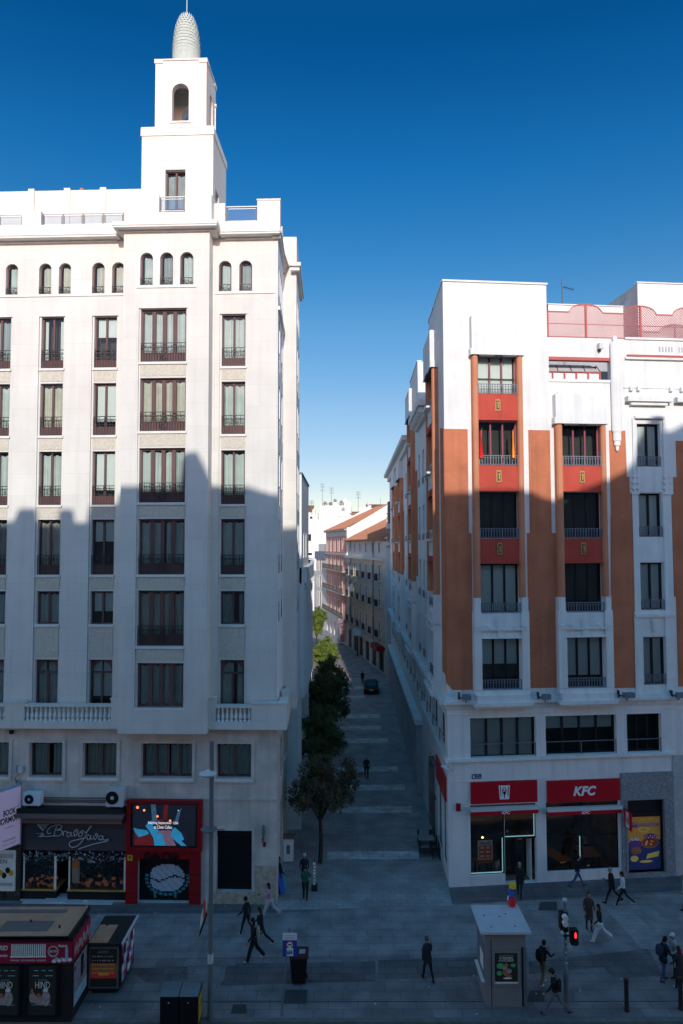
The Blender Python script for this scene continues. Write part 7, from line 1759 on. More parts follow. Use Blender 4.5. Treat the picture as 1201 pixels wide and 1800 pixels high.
# utility cabinet and leaning boards at the left corner
cb = G(507,1517); UC = root('utility_cabinet', 'cream street cabinet with a dark flat top against the lane wall', 'cabinet', cb)
m_ = MB(); m_.wb(cb.x-.28,cb.x+.27,cb.y,cb.y+.45,.08,1.35); m_.wb(cb.x-.29,cb.x+.28,cb.y-.01,cb.y+.46,0,.08,1); m_.wb(cb.x-.1,cb.x+.1,cb.y-.006,cb.y,.5,1.0,1); obj('body', m_, [M['render3'],M['bluegrey']], UC)
m_ = MB(); m_.wb(cb.x-.38,cb.x+.38,cb.y-.06,cb.y+.5,1.35,1.45); obj('top', m_, M['awnbrown'], UC)
q = G(501,1562); m_ = MB(); T_ = Matrix.Translation(q)@Matrix.Rotation(R(-8),4,'Z')@Matrix.Rotation(R(-16),4,'Y'); m_.wb(-.03,.03,-.4,.55,0,2.45,0,T_); m_.wb(.03,.035,-.35,.5,.1,2.35,1,T_)
obj('leaning_board', m_, [M['teal'],M['teal']], None, label='tall teal board leaning against the wall at the lane corner', cat='board')
q = G(497.5,1570); m_ = MB(); T_ = Matrix.Translation(q)@Matrix.Rotation(R(-20),4,'Z')@Matrix.Rotation(R(-12),4,'Y'); m_.wb(-.02,.02,-.25,.25,0,1.7,0,T_)
obj('leaning_board', m_, M['brightblue'], None, label='narrow blue board leaning in front of the tall teal board', cat='board')
# small planter pole beside tree
q = G(553,1565); m_ = MB(); m_.wb(q.x-.16,q.x+.16,q.y-.14,q.y+.14,0,.30,0)
for k in range(7): m_.wb(q.x-.08+.02*(k%3),q.x+.05+.02*(k%2),q.y-.03,q.y+.03,.3+k*.17,.40+k*.17,1)
m_.tube([q+V((0,.04,.3)),q+V((0,.04,1.6))],.02,5); obj('card_stand', m_, [M['kioskdark'],M['p_pale']], None, label='thin stand hung with pale cards beside the two talking people', cat='stand')
# restaurant terrace tables
def tall_table(x,yt,yb_,lab):
    p_ = G(x,yb_); r_ = root('terrace_table', lab, 'table', p_, 'stacked terrace tables by the restaurant side'); z = 1.0
    m_ = MB(); m_.wb(p_.x-.45,p_.x+.45,p_.y-.35,p_.y+.35,z,z+.05); obj('tabletop', m_, M['boothgrey'], r_)
    for sx in (-1,1):
        for sy in (-1,1): m_ = MB(); m_.wb(p_.x+sx*.36-.025,p_.x+sx*.36+.025,p_.y+sy*.28-.025,p_.y+sy*.28+.025,0,z); obj('leg', m_, M['iron'], r_)
    m_ = MB(); m_.wb(p_.x-.36,p_.x+.36,p_.y-.28,p_.y+.28,.28,.31); obj('footrest', m_, M['iron'], r_)
tall_table(746,1446,1484,'dark terrace table with a pale top, the farther of two beside the restaurant'); tall_table(749,1466,1504,'dark terrace table with a pale top, the nearer of two beside the restaurant')
def stool(x,y,lab,st=1):
    p_ = G(x,y); r_ = root('stacked_chair', lab, 'chair', p_, 'dark chairs stacked beside the restaurant')
    m_ = MB(); m_.wb(p_.x-.22,p_.x+.22,p_.y-.22,p_.y+.22,.44,.48); obj('seat', m_, M['kioskdark'], r_)
    m_ = MB(); m_.wb(p_.x+.18,p_.x+.22,p_.y-.22,p_.y+.22,.55,.9); obj('backrest', m_, M['kioskdark'], r_)
    for sx in (-1,1):
        for sy in (-1,1): m_ = MB(); m_.wb(p_.x+sx*.19-.02,p_.x+sx*.19+.02,p_.y+sy*.19-.02,p_.y+sy*.19+.02,0,.44); obj('leg', m_, M['iron'], r_)
stool(762,1497,'dark chair between the terrace tables and the restaurant wall'); stool(766,1508,'dark chair nearest the viewer beside the lane side restaurant window')
# ------------------------------------------------------------------ trees
def tree(base, label, h, blobs, n, leaf, lm, fork=.45, lean=(0,0), group='trees along the lane', tr=.13):
    r_ = root('tree', label, 'tree', base, group); b_ = V(base); top = b_+V((lean[0],lean[1],h*fork))
    m_ = MB(); m_.tube([b_,b_+(top-b_)*.5+V((.05,0,0)),top],[tr,tr*.8,tr*.65],8)
    for (dx,dy,dz,rr) in blobs:
        c_ = b_+V((dx,dy,dz)); mid = top.lerp(c_,.5)+V((random.uniform(-.15,.15),random.uniform(-.15,.15),.1))
        m_.tube([top-V((0,0,.2)),mid,c_],[tr*.5,tr*.3,tr*.12],6)
        for _ in range(5):
            d_ = V((random.gauss(0,1),random.gauss(0,1),random.gauss(.3,.8))).normalized()*rr*.8; m_.tube([mid.lerp(c_,.6),c_+d_*.5,c_+d_],[tr*.16,tr*.1,.008],4)
    obj('trunk', m_, M['bark'], r_)
    m_ = MB(); tot = sum(b[3]**2 for b in blobs)
    for (dx,dy,dz,rr) in blobs:
        c_ = b_+V((dx,dy,dz)); k = int(n*rr*rr/tot)
        subs = [(c_+V((random.gauss(0,1),random.gauss(0,1),random.gauss(0,.8))).normalized()*rr*random.uniform(.3,1.05), rr*random.uniform(.20,.5)) for _ in range(30)]
        for _ in range(k):
            sc,sr = random.choice(subs); d_ = V((random.gauss(0,1),random.gauss(0,1),random.gauss(0,1))).normalized()*sr*random.random()**.6
            p_ = sc+d_; a_ = V((random.gauss(0,1),random.gauss(0,1),random.gauss(0,1))).normalized(); e_ = a_.orthogonal().normalized(); l_ = leaf*random.uniform(.6,1.3)
            m_.poly([p_-a_*l_,p_+e_*l_*.45,p_+a_*l_,p_-e_*l_*.45])
    obj('crown', m_, M[lm], r_)
t1 = G(563,1517); tree(t1, 'nearest lane tree with thin brownish leaves and a dark trunk', 6, [(.25,.2,4.6,1.15),(-.7,-.3,3.9,1.0),(1.5,.4,4.9,.9),(.7,-.4,3.8,.9),(-.4,.6,4.9,.9),(1.2,0,4.0,.8),(-1.2,.0,3.7,.65),(.1,0,5.5,.7)], 9500, .085, 'leafbrown', .42)
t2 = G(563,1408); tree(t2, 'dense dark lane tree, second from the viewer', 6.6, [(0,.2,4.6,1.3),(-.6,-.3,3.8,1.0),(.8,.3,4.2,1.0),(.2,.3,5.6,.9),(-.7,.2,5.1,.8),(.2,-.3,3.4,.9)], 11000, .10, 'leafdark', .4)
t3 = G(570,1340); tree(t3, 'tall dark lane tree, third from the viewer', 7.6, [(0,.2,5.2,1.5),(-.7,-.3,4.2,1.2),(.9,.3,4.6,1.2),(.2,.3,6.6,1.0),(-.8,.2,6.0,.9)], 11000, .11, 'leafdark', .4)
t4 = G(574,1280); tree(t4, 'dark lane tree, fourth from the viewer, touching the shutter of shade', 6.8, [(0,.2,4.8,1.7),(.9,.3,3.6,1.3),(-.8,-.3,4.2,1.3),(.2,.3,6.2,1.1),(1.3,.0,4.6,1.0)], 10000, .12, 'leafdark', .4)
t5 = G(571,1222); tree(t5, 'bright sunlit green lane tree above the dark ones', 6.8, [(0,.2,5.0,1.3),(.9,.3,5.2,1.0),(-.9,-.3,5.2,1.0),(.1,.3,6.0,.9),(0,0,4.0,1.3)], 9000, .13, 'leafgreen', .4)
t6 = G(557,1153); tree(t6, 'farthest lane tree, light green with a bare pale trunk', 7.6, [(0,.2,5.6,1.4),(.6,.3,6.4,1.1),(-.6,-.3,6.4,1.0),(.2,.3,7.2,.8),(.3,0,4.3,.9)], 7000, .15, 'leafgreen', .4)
# blossom climber on the shop corner
q = FP.p(LP-1.0,0,.4); m_ = MB()
for _ in range(3200):
    u = random.random(); z = random.uniform(.6,4.6); w_ = .5 if z < 3 else 1.6
    p_ = FP.p(LP-2.0+random.gauss(0,w_*.5),z,.3+random.random()*.7); a_ = V((random.gauss(0,1),random.gauss(0,1),random.gauss(0,1))).normalized(); e_ = a_.orthogonal().normalized(); l_=.13
    m_.poly([p_-a_*l_,p_+e_*l_*.6,p_+a_*l_,p_-e_*l_*.6])
obj('blossom_arch', m_, M['flower'], None, label='pink blossom arch around the doorway of the rose apartment house', cat='flowers')
q = FP.p(LP-2.2,0,1.2); m_ = MB(); m_.wb(q.x-1,q.x+1,q.y-.5,q.y+.5,.01,.12); obj('doormat', m_, M['leafgreen'], None, label='green mat on the lane under the pink blossom arch', cat='mat')
# pharmacy style hanging sign and small red awning on the cream house
q = FC.p(12.8,3.3,1.2); m_ = MB(); m_.box(FC,11.6,13.4,3.6,4.5,.3,1.4,0); m_.box(FC,12.4,12.6,.2,3.6,.6,.8,1); obj('hanging_sign', m_, [M['p_blue'],M['iron']], None, label='pale blue sign box on a post before the cream apartment house', cat='sign')
m_ = MB(); m_.prism(FC,[(24.2,3.3),(28.2,3.3),(28.2,4.0),(24.2,4.0)],0,1.2); obj('awning', m_, M['clubred'], None, label='small dark red awning over a shop at the near end of the cream house', cat='awning')
# ------------------------------------------------------------------ car
def car(p, rot, label):
    r_ = root('car', label, 'car', p, rot=rot, world=False)
    W = .88
    prof = [(-2.15,.35),(-2.2,.62),(-2.1,.92),(-1.75,1.0),(-1.25,1.38),(-.4,1.46),(.35,1.40),(1.05,1.0),(1.95,.85),(2.2,.65),(2.18,.35)]
    m_ = MB()
    def sec(y,z): 
        k = 1 if z < 1.01 else 1-(z-1.0)*.42
        return k
    rings = []
    for f in (-1,-.96,-.8,.8,.96,1):
        rg = []
        for y,z in prof:
            k = sec(y,z); zz = z-(.05 if abs(f) == 1 else 0)*(1 if z > .5 else -1); rg.append(V((W*f*k*(1 if abs(f) > .9 else 1),y*(.985 if abs(f) == 1 else 1),zz)))
        rings.append(rg)
    m_.loft(rings); obj('body', m_, M['carpaint'], r_, smooth=False)
    g_ = MB(); g_.poly([(-.60,-1.78,1.03),(.60,-1.78,1.03),(.55,-1.30,1.37),(-.55,-1.30,1.37)]); obj('rear_window', g_, M['glassdark'], r_)
    g_ = MB(); g_.poly([(-.60,1.02,1.04),(.60,1.02,1.04),(.55,.40,1.40),(-.55,.40,1.40)]); obj('windscreen', g_, M['glassdark'], r_)
    for sx in (-1,1):
        g_ = MB(); g_.poly([(sx*.885,-1.4,1.03),(sx*.885,.9,1.03),(sx*.76,.35,1.36),(sx*.76,-1.15,1.36)]); obj('side_window', g_, M['glassdark'], r_)
        t_ = MB(); t_.wb(sx*.72-.13,sx*.72+.13,-2.23,-2.15,.72,.88); obj('tail_light', t_, M['brightred'], r_)
        for sy in (-1.35,1.35):
            w_ = MB(); w_.tube([(sx*.74,sy,.33),(sx*.90,sy,.33)],.33,16); wo = obj('wheel', w_, M['black'], r_)
            w_ = MB(); w_.tube([(sx*.90,sy,.33),(sx*.91,sy,.33)],.2,12); obj('rim', w_, M['lightmetal'], wo)
        m2 = MB(); m2.ell((sx*1.0,.75,1.03),.12,.08,.08,8,5); obj('mirror', m2, M['carpaint'], r_)
    t_ = MB(); t_.wb(-.26,.26,-2.235,-2.21,.55,.67); obj('number_plate', t_, M['signwhite'], r_)
    t_ = MB(); t_.wb(-.9,.9,-2.24,-2.05,.32,.5); obj('bumper', t_, M['black'], r_)
M['carpaint'] = mat('black_car_paint',(.012,.013,.016),rough=.45,var=.05,bump=0,spec=.3); M['glassdark'] = mat('dark_car_glass',(.02,.025,.03),rough=.1,var=0,bump=0,spec=.8)
cp_ = G(654,1222); car((cp_.x,cp_.y+2.2,.005), R(-2), 'black car driving away down the shaded lane')

for x, y in ((833,1716),(838,1783),(895,1567),(1092,1721),(943,1747),(396,1593),(273,1606),(176,1770),(754,1735),(1020,1742),(580,1650),(660,1765)):
    q = G(x,y); a_ = random.random()*3; m_ = MB(); e_ = V((math.cos(a_),math.sin(a_),0)); f_ = V((-math.sin(a_),math.cos(a_),0))
    m_.poly([q+e_*.05+V((0,0,.014)),q+f_*.035+V((0,0,.022)),q-e_*.045+V((0,0,.014)),q-f_*.03+V((0,0,.018))]); obj('paper_scrap', m_, M['signwhite'], None, label='tiny white scrap of litter lying on the paving', cat='litter', group='scraps of litter on the paving')
# ------------------------------------------------------------------ people
SKIN = mat('skin', (.38,.22,.16), rough=.6, var=.05, bump=0); SKIN2 = mat('skin_tan', (.26,.14,.10), rough=.6, var=.05, bump=0)
FABC = {}
def F(n, c):
    if n not in FABC: FABC[n] = fab(n+'_cloth', c)
    return FABC[n]
def ring(c, x, y, rx, ry, n=14): return [V(c)+V(x)*(rx*math.cos(2*math.pi*k/n))+V(y)*(ry*math.sin(2*math.pi*k/n)) for k in range(n)]
def limb(mb, pts, rad, n=10): mb.tube(pts, rad, n)
def person(foot, height, head, label, top, bottom, hair, hairlen=0, stride=0.0, arms=(10,-10), bend=(15,15), lean=0, coat=0, shoes='black', skin=None, phone=False, hat=None, scarf=None, look=0, trouser=1.0, group=None, sleeve=None, extra=None):
    """foot: ground point; head: heading in degrees, 0 walks away from the viewer, 90 to the left"""
    s = height/1.74; up = V((0,0,1)); Y = V((0,1,0)); X = V((1,0,0)); skin = skin or SKIN
    st = R(stride); hip = V((0,0,.93))
    legs = []
    for sx, a in ((-1, st), (1, -st)):
        h = hip+X*(sx*.095); kb = 0.12 if a >= 0 else .45
        kb *= min(1, abs(a)*2.2)+.05
        k = h+.44*(V((0,math.sin(a),-math.cos(a)))); b_ = a-kb; an = k+.42*V((sx*.0,math.sin(b_),-math.cos(b_)))
        legs.append((h,k,an,b_))
    low = min(l[2].z for l in legs); dz = .085-low
    off = V((0,0,dz)); legs = [(a+off,b+off,c+off,d) for a,b,c,d in legs]; hp = hip+off
    tl = R(lean); T = lambda x,y,z: hp+X*x+V((0,math.sin(tl),math.cos(tl)))*(z-.93)+V((0,math.cos(tl),-math.sin(tl)))*y
    mb = MB(); segs = []
    fat = trouser
    for h,k,an,b_ in legs:
        limb(mb, [h+up*.04, h.lerp(k,.35), k, k.lerp(an,.35), an], [.092*fat,.083*fat,.058*fat*(1.15 if fat > 1.2 else 1),.055*fat*(1.1 if fat > 1.2 else 1),.038*fat*(1.5 if fat > 1.2 else 1)])
        segs.append(('b',h,k)); segs.append(('b',k,an))
        f = V((0,math.cos(b_*.5),math.sin(b_*.5)*.8)).normalized(); heel = an-up*.03-f*.05; toe = an-up*.045+f*.17
        limb(mb, [heel-up*.005, an-up*.03+f*.04, toe], [.042,.044,.030], 8); segs.append(('s',heel-up*.02,toe-up*.02))
    tor = [(.90,.155,.115),(.97,.160,.118),(1.08,.140,.105),(1.20,.160,.115),(1.32,.185,.120),(1.40,.185,.105),(1.45,.12,.08),(1.49,.06,.06)]
    if coat: tor = [(.93-coat,.20,.16),(.93-coat*.5,.19,.15),(.95,.175,.14),(1.08,.165,.13),(1.2,.18,.135),(1.32,.20,.135),(1.41,.19,.115),(1.455,.12,.085),(1.49,.06,.06)]
    ax = V((0,math.cos(tl),-math.sin(tl)))
    mb.loft([ring(T(0,0,z) if z > .93 else hp+up*(z-.93), X, ax if z > .93 else Y, rx, ry) for z,rx,ry in tor])
    segs.append(('t',T(0,0,1.05),T(0,0,1.42))); segs.append(('t',T(0,0,1.0),T(0,0,.93-coat+.02))) if coat else None
    segs.append(('t',T(-.16,0,1.38),T(.16,0,1.38)))
    hands = []
    for sx, a, bd in ((-1,arms[0],bend[0]),(1,arms[1],bend[1])):
        a = R(a); bd = R(bd); sh = T(sx*.195,0,1.40); el = sh+.29*V((sx*.12,math.sin(a),-math.cos(a))); b2 = a+bd; dr = V((-sx*.08 if bd > .9 else 0,math.sin(b2),-math.cos(b2))); wr = el+.25*dr
        limb(mb, [sh+V((-sx*.04,0,.0)), sh.lerp(el,.3), el, el.lerp(wr,.4), wr], [.058,.052,.043,.038,.028]); segs.append(('t' if not sleeve else 't',sh,el)); segs.append(('t',el,wr)); hands.append((wr,dr.normalized(),sx))
    neck = T(0,.01,1.47); hc = T(0,.03,1.635)
    limb(mb, [T(0,0,1.44), neck, T(0,.02,1.56)], [.06,.052,.052]); segs.append(('h',T(0,.01,1.52),hc+up*.05))
    LR = R(look); HM = Matrix.Translation(hc)@Matrix.Rotation(LR,4,'Z')@Matrix.Rotation(-tl*.3,4,'X')
    mb.ell((0,0,.0), .076,.094,.115, 14, 10, M_=HM); mb.ell((0,.03,-.06), .05,.06,.06, 10, 6, M_=HM)
    me = bpy.data.meshes.new('tmp'); me.from_pydata([tuple(v) for v in mb.v], [], mb.f); ob = bpy.data.objects.new('tmp', me); C.objects.link(ob)
    md = ob.modifiers.new('r', 'REMESH'); md.mode = 'VOXEL'; md.voxel_size = .017; md.use_smooth_shade = True
    sm = ob.modifiers.new('s', 'SMOOTH'); sm.iterations = 3; sm.factor = .5
    ev = bpy.data.meshes.new_from_object(ob.evaluated_get(bpy.context.evaluated_depsgraph_get()))
    nv = len(ev.vertices); co = np.empty(nv*3); ev.vertices.foreach_get('co', co); co = co.reshape(-1,3)
    fs = [tuple(p.vertices) for p in ev.polygons]
    bpy.data.objects.remove(ob); bpy.data.meshes.remove(me); bpy.data.meshes.remove(ev)
    cen = np.array([co[list(f)].mean(0) for f in fs])
    best = np.full(len(cen), 9.); lab = np.zeros(len(cen), int); code = {'t':0,'b':1,'s':2,'h':3}
    for t_, a, b in segs:
        a = np.array(a); b = np.array(b); d = b-a; q = np.clip(((cen-a)@d)/(d@d), 0, 1); dist = np.linalg.norm(cen-(a+q[:,None]*d), axis=1)
        dist -= {'t':.10 if coat or t_ == 't' else .05,'b':.05,'s':.0,'h':.06}[t_]
        if t_ == 's': dist -= .035
        m = dist < best; best[m] = dist[m]; lab[m] = code[t_]
    lab[(cen[:,2] > hc.z-.16) & (lab != 3) & (np.abs(cen[:,0]) < .08) & (cen[:,2] > T(0,0,1.5).z)] = 3
    if coat:
        zt_ = hp.z-coat-.01; inner = (cen[:,2] > zt_) & (cen[:,2] < hp.z+.05) & (lab == 1); lab[inner] = 0
    else: lab[(cen[:,2] > hp.z+.06) & (lab == 1)] = 0
    out = MB(); out.v = [tuple(p*s) for p in co]; out.f = fs; out.m = lab.tolist()
    # hands with four fingers and a thumb, ears and nose, joined to the same mesh
    def add(mb2, mi):
        b0 = len(out.v); out.v += [tuple(V(p)*s) for p in mb2.v]; out.f += [tuple(i+b0 for i in f) for f in mb2.f]; out.m += [mi]*len(mb2.f)
    hb = MB()
    for wr, dr, sx in hands:
        side = dr.cross(X*sx).normalized() if abs(dr.x) < .9 else Y; pal = V((sx,0,0)); fw = pal.cross(dr).normalized()
        hb.tube([wr-dr*.02, wr+dr*.03, wr+dr*.085], [.024,.036,.034], 8)
        for i, (o, l) in enumerate(((-.028,.062),(-.010,.075),(.009,.070),(.026,.055))):
            r0 = wr+dr*.08+fw*o; curl = -pal*(.018+.006*i)
            hb.tube([r0, r0+dr*l*.5+curl*.5, r0+dr*l+curl*1.4], [.010,.009,.007], 5)
        r0 = wr+dr*.03-fw*.03; hb.tube([r0, r0-fw*.025+dr*.03, r0-fw*.03+dr*.06-pal*.01], [.012,.011,.008], 5)
    hb.ell((0,.10,-.015), .012,.018,.022, 6, 5, M_=HM)
    for sx in (-1,1): hb.ell((sx*.078,-.005,0), .010,.018,.028, 6, 5, M_=HM)
    add(hb, 3)
    eb = MB()
    for sx in (-1,1): eb.ell((sx*.030,.086,.012), .012,.010,.007, 6, 4, M_=HM)
    eb.ell((0,.088,-.055), .022,.010,.006, 6, 4, M_=HM); add(eb, 4)
    r_ = root('person', label, 'person', (foot.x, foot.y, .006), group, rot=R(head), world=False)
    obj('body', out, [top, bottom, F(shoes, {'black':(.02,.02,.022),'white':(.65,.65,.62),'brown':(.08,.045,.03)}[shoes]), skin, F('dark_detail',(.05,.02,.02))], r_, smooth=True)
    hm = MB(); HS = Matrix.Scale(s,4)@HM
    if hairlen >= 0:
        hm.ell((0,-.018,.022), .086,.098,.108, 14, 9, M_=HS)
        if hairlen: 
            hl = hairlen; hm.loft([[HS@V((.085*w*math.cos(2*math.pi*k/12),-.055-q*.03+.05*w*math.sin(2*math.pi*k/12),-q*hl)) for k in range(12)] for q,w in ((-.1,.8),(.1,1.05),(.45,1.1),(.8,.9),(1,.45))])
        obj('hair', hm, F(*hair), r_, smooth=True)
    if hat:
        hm = MB(); hm.ell((0,-.005,.045), .092,.105,.095, 14, 8, M_=HS); hm.ell((0,.03,.035), .088,.11,.02, 12, 4, M_=HS); obj('cap', hm, F(*hat), r_, smooth=True)
    if scarf:
        hm = MB(); c_ = T(0,.01,1.47)*s; hm.ell(c_, .095*s,.09*s,.055*s, 12, 6); obj('scarf', hm, F(*scarf), r_, smooth=True)
    r_['_s'] = 1; del r_['_s']
    return r_, T, s, hands
def backpack(per, T, s, col, label, h=.42, w=.28, d=.17, z=1.2, side=0):
    c_ = T(side,-.17,z)*s; w4 = Matrix.Translation(per.location)@Matrix.Rotation(per.rotation_euler.z,4,'Z'); p_ = w4@c_
    r_ = root('backpack', label, 'backpack', p_, rot=per.rotation_euler.z, world=False)
    m_ = MB()
    rg = []
    for zz,k in ((-h/2,.7),(-h/2+.04,1),(0,1.08),(h/2-.08,.95),(h/2,.5)):
        rg.append([V((w/2*k*max(-1,min(1,1.25*math.cos(2*math.pi*j/16))),-d*.1+d/2*k*max(-1,min(1,1.25*math.sin(2*math.pi*j/16))),zz)) for j in range(16)])
    m_.loft(rg); obj('pack', m_, F(*col), r_, smooth=True)
    m_ = MB(); m_.wb(-w*.35,w*.35,-d*.62,-d*.45,-h*.38,-.01); obj('pocket', m_, F(*col), r_)
    m_ = MB()
    for sx in (-1,1): m_.tube([(sx*.09,d*.4,h/2-.02),(sx*.10,d*.9,h/2+.06),(sx*.12,d*1.9,h*.3),(sx*.13,d*1.7,-h*.2),(sx*.11,d*.4,-h*.4)],.014,5)
    obj('strap', m_, F(*col), r_)
def handbag(per, T, s, P, col, label, w=.26, h=.30, d=.10, cat='bag'):
    w4 = Matrix.Translation(per.location)@Matrix.Rotation(per.rotation_euler.z,4,'Z'); p_ = w4@(V(P)*s)
    r_ = root('bag', label, cat, p_, rot=per.rotation_euler.z, world=False); m_ = MB()
    m_.loft([[V((d/2*k*math.cos(2*math.pi*j/12),w/2*k*math.sin(2*math.pi*j/12),zz)) for j in range(12)] for zz,k in ((-h,.75),(-h*.85,1.0),(-h*.4,1.05),(-h*.05,.6),(0,.2))]); obj('sack', m_, F(*col), r_, smooth=True)
    m_ = MB(); m_.tube([(0,-.05,-.04),(0,-.03,.08),(0,.03,.08),(0,.05,-.04)],.008,5); obj('handle', m_, F(*col), r_)
BK=F('black',(.018,.018,.020)); DK=F('charcoal',(.035,.035,.04)); NV=F('navy',(.02,.028,.055)); WH=F('white',(.62,.61,.60)); PK=F('pink',(.58,.30,.38)); PW=F('pale_trouser',(.50,.48,.47)); GN=F('green',(.02,.11,.06)); DN=F('denim',(.05,.09,.19)); KH=F('khaki',(.22,.15,.08)); GY=F('grey',(.16,.16,.17)); BR=F('brown',(.07,.045,.035)); RD=F('wine',(.16,.02,.03))
hb_=('black_hair',(.012,.010,.009)); hbr=('brown_hair',(.05,.03,.02)); hg=('grey_hair',(.25,.24,.23))
P = person
p1=P(G(474,1613),1.68,90,'woman in a pink top and pale trousers looking at a phone as she walks left',PK,PW,hb_,.26,26,(35,-15),(75,20),4,shoes='white',trouser=1.35)
w4=Matrix.Translation(p1[0].location)@Matrix.Rotation(p1[0].rotation_euler.z,4,'Z'); hd=p1[3][0]; q=w4@((hd[0]+hd[1]*.1)*p1[2]); m_=MB(); m_.wb(q.x-.06,q.x+.06,q.y-.04,q.y+.04,q.z+.01,q.z+.022); obj('phone',m_,M['black'],None,label='dark phone held out by the woman in pink',cat='phone')
P(G(433,1643),1.72,70,'person in dark clothes walking left, half hidden behind the woman in a black coat',BK,BK,hb_,0,18,(20,-20),(30,20),2,shoes='white')
P(G(458,1665),1.80,80,'woman in a black coat striding left behind the one with the beige backpack',BK,BK,hbr,.22,27,(-20,25),(15,25),3,coat=.25,shoes='white',scarf=('beige',(.42,.33,.26)))
p4=P(G(446,1690),1.86,100,'woman in black wide trousers carrying a beige backpack, walking left',BK,BK,hb_,.2,20,(15,-15),(20,20),3,shoes='white',trouser=1.25)
backpack(p4[0],p4[1],p4[2],('beige',(.42,.36,.30)),'beige backpack on the back of the woman in black wide trousers')
P(G(535.5,1560),1.74,180,'person in a dark jacket and pale cap facing the one in green',NV,BK,hg,0,3,(10,10),(70,70),0,hat=('palecap',(.45,.48,.52)))
p6=P(G(537,1584),1.76,-10,'person in a green jacket and black trousers at the lane corner with a paper',GN,BK,hbr,0,5,(10,20),(80,70),0,shoes='white')
w4=Matrix.Translation(p6[0].location)@Matrix.Rotation(p6[0].rotation_euler.z,4,'Z'); hd=p6[3][0]; q=w4@((hd[0]+hd[1]*.1)*p6[2]); m_=MB(); m_.poly([q+V((-.12,-.16,-.08)),q+V((.10,-.18,-.04)),q+V((.13,-.10,.10)),q+V((-.08,-.10,.08))]); obj('paper',m_,M['signwhite'],None,label='white sheet of paper in the hand of the person in green',cat='paper')
P(G(491.5,1567),1.74,-60,'man in a black jacket and jeans leaning at the wall beside the teal board',BK,DN,hb_,0,4,(10,10),(25,25),-4,skin=SKIN2)
P(G(644.5,1370),1.76,0,'person with pale cap and dark clothes walking alone up the middle of the lane',DK,BK,hg,0,10,(12,-12),(15,15),2,hat=('palecap',(.45,.48,.52)))
P(G(637.5,1203),1.76,170,'dark dressed person beside the black car far down the lane',BK,BK,hb_,0,14,(15,-15),(15,15),2,coat=.2)
P(G(752,1724),1.76,20,'grey haired man in a dark coat walking away across the square',DK,BK,('thin_grey_hair',(.12,.09,.08)),0,16,(-15,15),(15,20),5,coat=.18,skin=SKIN)
P(G(914,1578),1.76,-20,'person in black passing the restaurant door, partly behind the booth',BK,BK,hg,0,18,(20,-20),(30,20),4,coat=.2)
p12=P(G(1015.5,1561),1.74,-80,'man in jeans striding right with a raised hand before the wide restaurant window',BK,DN,hb_,0,30,(60,40),(110,70),4,shoes='brown')
P(G(1076,1588),1.80,80,'man in black walking left beside the woman in the white jacket',BK,BK,hg,0,24,(15,-15),(100,25),3,coat=.1,skin=SKIN)
P(G(1096,1593),1.72,75,'woman in a white jacket and black trousers walking beside the man in black',WH,BK,hb_,.12,26,(20,-15),(25,20),3,shoes='white')
P(G(1036,1635),1.72,170,'woman in a long dark coat facing the viewer beside the traffic light',BR,BK,hbr,.28,6,(10,10),(60,40),0,coat=.42)
p16=P(G(1055,1656),1.72,85,'woman in a black jacket and white wide trousers striding left',BK,WH,hb_,.15,27,(20,-20),(30,20),3,shoes='white',trouser=1.4)
handbag(p16[0],p16[1],p16[2],(-.22,.15,1.02),('white',(.62,.61,.60)),'small white handbag of the woman in white trousers',.2,.2,.08)
p17=P(G(955,1731),1.74,-60,'man in a black jacket and khaki trousers with a backpack beside the booth',BK,KH,hb_,0,9,(30,35),(60,60),6,shoes='white')
backpack(p17[0],p17[1],p17[2],('blackpack',(.014,.014,.016)),'black backpack worn by the man in khaki trousers',.48,.32,.2)
p18=P(G(977,1786),1.80,70,'hooded man in black and grey trousers striding at the foot of the traffic light',BK,GY,hb_,0,30,(25,-25),(20,20),7,hat=('hood',(.02,.02,.022)),trouser=1.05)
backpack(p18[0],p18[1],p18[2],('darkpack',(.02,.02,.024)),'dark backpack of the hooded man below the traffic light',.42,.28,.14)
p19=P(G(1167,1725),1.78,-80,'person in black with jeans carrying a white shopping bag at the right edge',BK,DN,hb_,.1,8,(10,25),(20,40),8,coat=.15)
backpack(p19[0],p19[1],p19[2],('bluepack',(.03,.045,.09)),'blue backpack of the person carrying the white shopping bag',.46,.32,.2)
h_=p19[3][1]; handbag(p19[0],p19[1],p19[2],tuple(h_[0]+h_[1]*.1),('plastic',(.60,.62,.60)),'white plastic shopping bag hanging from the hand of the person in jeans',.34,.42,.16)
P(G(1187,1718),1.78,100,'person with a white cap and pale jacket behind the shopping bag carrier',F('palegrey',(.40,.42,.42)),BK,hg,0,8,(20,10),(60,50),4,hat=('whitecap',(.68,.68,.66)))
P(G(1196,1741),1.70,20,'woman with red hair and a long dark coat at the right edge',DK,BK,('red_hair',(.10,.02,.02)),.18,8,(10,10),(40,40),3,coat=.45,scarf=('redscarf',(.22,.03,.04)),shoes='white')
P(G(1206,1600),1.7,90,'person in a pale top just entering at the right edge, higher up the square',F('palegrey',(.40,.42,.42)),BK,hb_,0,14,(20,-10),(30,20),3)
# diners behind the restaurant glass
def diner(u, d, top, lab):
    q = FR.p(u,0,d); r_ = P(V((q.x,q.y,0)),1.70,60,lab,top,BK,hb_,0,4,(30,30),(60,60),12)
diner(uR(1062,1500),-2.2,F('palegrey',(.40,.42,.42)),'diner in a pale shirt behind the right table inside the restaurant')
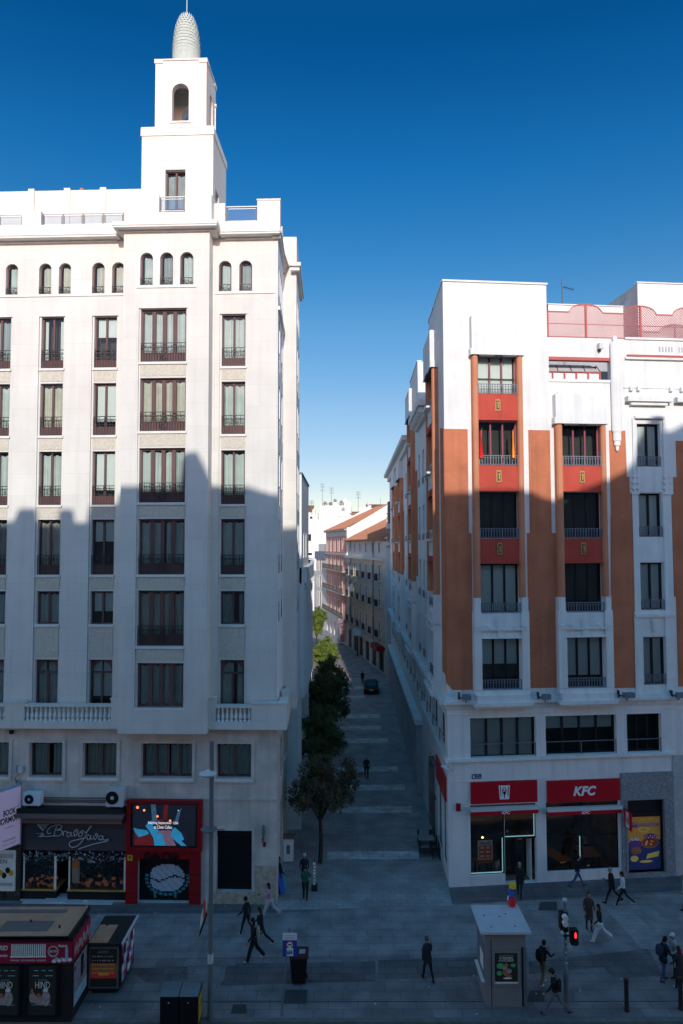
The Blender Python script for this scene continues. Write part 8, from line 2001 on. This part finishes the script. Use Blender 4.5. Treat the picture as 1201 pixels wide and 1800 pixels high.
# ------------------------------------------------------------------ camera, light, sky
sc = bpy.context.scene
cam = bpy.data.cameras.new('camera'); co_ = bpy.data.objects.new('camera', cam); C.objects.link(co_)
cam.sensor_fit = 'VERTICAL'; cam.sensor_height = 36; cam.lens = 24.0; cam.clip_end = 5000; cam.clip_start = .1
mt_ = Matrix((RGT, UPV, -FWD)).transposed().to_4x4(); mt_.translation = CAM; co_.matrix_world = mt_; sc.camera = co_
wd_ = bpy.data.worlds.new('World'); sc.world = wd_; wd_.use_nodes = True; nt = wd_.node_tree; bg = nt.nodes['Background']
sky = nt.nodes.new('ShaderNodeTexSky'); sky.sky_type = 'NISHITA'; sky.sun_disc = False; sky.sun_elevation = SEL; sky.sun_rotation = math.pi-SAZ
sky.altitude = 650; sky.air_density = 1.0; sky.dust_density = .35; sky.ozone_density = 2.0
hs = nt.nodes.new('ShaderNodeHueSaturation'); hs.inputs['Saturation'].default_value = 1.42
nt.links.new(sky.outputs[0], hs.inputs['Color'])
# sky behind the viewpoint scaled up and warmed to fill the shade
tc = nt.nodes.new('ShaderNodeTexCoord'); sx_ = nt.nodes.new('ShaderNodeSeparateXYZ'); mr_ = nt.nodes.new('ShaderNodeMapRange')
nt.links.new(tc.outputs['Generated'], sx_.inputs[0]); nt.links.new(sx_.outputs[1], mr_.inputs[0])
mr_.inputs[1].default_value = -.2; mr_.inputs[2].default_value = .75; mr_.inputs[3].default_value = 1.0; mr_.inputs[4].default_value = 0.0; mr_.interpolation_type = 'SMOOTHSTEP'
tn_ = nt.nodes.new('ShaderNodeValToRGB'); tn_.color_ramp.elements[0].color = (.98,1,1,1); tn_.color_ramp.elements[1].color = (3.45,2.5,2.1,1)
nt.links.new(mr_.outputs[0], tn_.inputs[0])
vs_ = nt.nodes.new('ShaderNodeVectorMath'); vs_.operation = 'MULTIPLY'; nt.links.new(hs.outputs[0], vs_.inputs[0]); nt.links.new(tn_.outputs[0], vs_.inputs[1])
# tint by height above the horizon: paler and warmer low down, deeper higher up; unseen zenith warmed to light the ground
er_ = nt.nodes.new('ShaderNodeValToRGB'); cr_ = er_.color_ramp
for p_, c_ in ((.0,(1.15,.95,1.0)),(.09,(1.45,1.03,.98)),(.20,(2.2,1.30,1.1)),(.31,(2.3,1.40,1.22)),(.49,(.8,1.16,1.25)),(.61,(.3,.84,1.0)),(.68,(.6,.9,1.0)),(.80,(2.6,1.35,1.1)),(1,(2.8,1.4,1.1))):
    e_ = cr_.elements[0] if p_ == 0 else (cr_.elements[len(cr_.elements)-1] if p_ == 1 else cr_.elements.new(p_)); e_.position = p_; e_.color = (*c_, 1)
nt.links.new(sx_.outputs[2], er_.inputs[0])
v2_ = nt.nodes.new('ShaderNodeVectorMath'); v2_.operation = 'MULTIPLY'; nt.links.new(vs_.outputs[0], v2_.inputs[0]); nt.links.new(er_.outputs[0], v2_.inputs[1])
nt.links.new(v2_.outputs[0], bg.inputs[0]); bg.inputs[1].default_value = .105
sl = bpy.data.lights.new('sun', 'SUN'); sl.energy = 3.5; sl.angle = R(.53); sl.color = (1, .945, .865); so_ = bpy.data.objects.new('sun', sl); C.objects.link(so_)
so_.rotation_euler = SUN.to_track_quat('Z', 'Y').to_euler(); so_.location = (0,-20,60)
sc.view_settings.view_transform = 'Standard'; sc.view_settings.look = 'None'; sc.view_settings.exposure = 0; sc.view_settings.gamma = 1
sc.cycles.max_bounces = 8; sc.cycles.transparent_max_bounces = 12
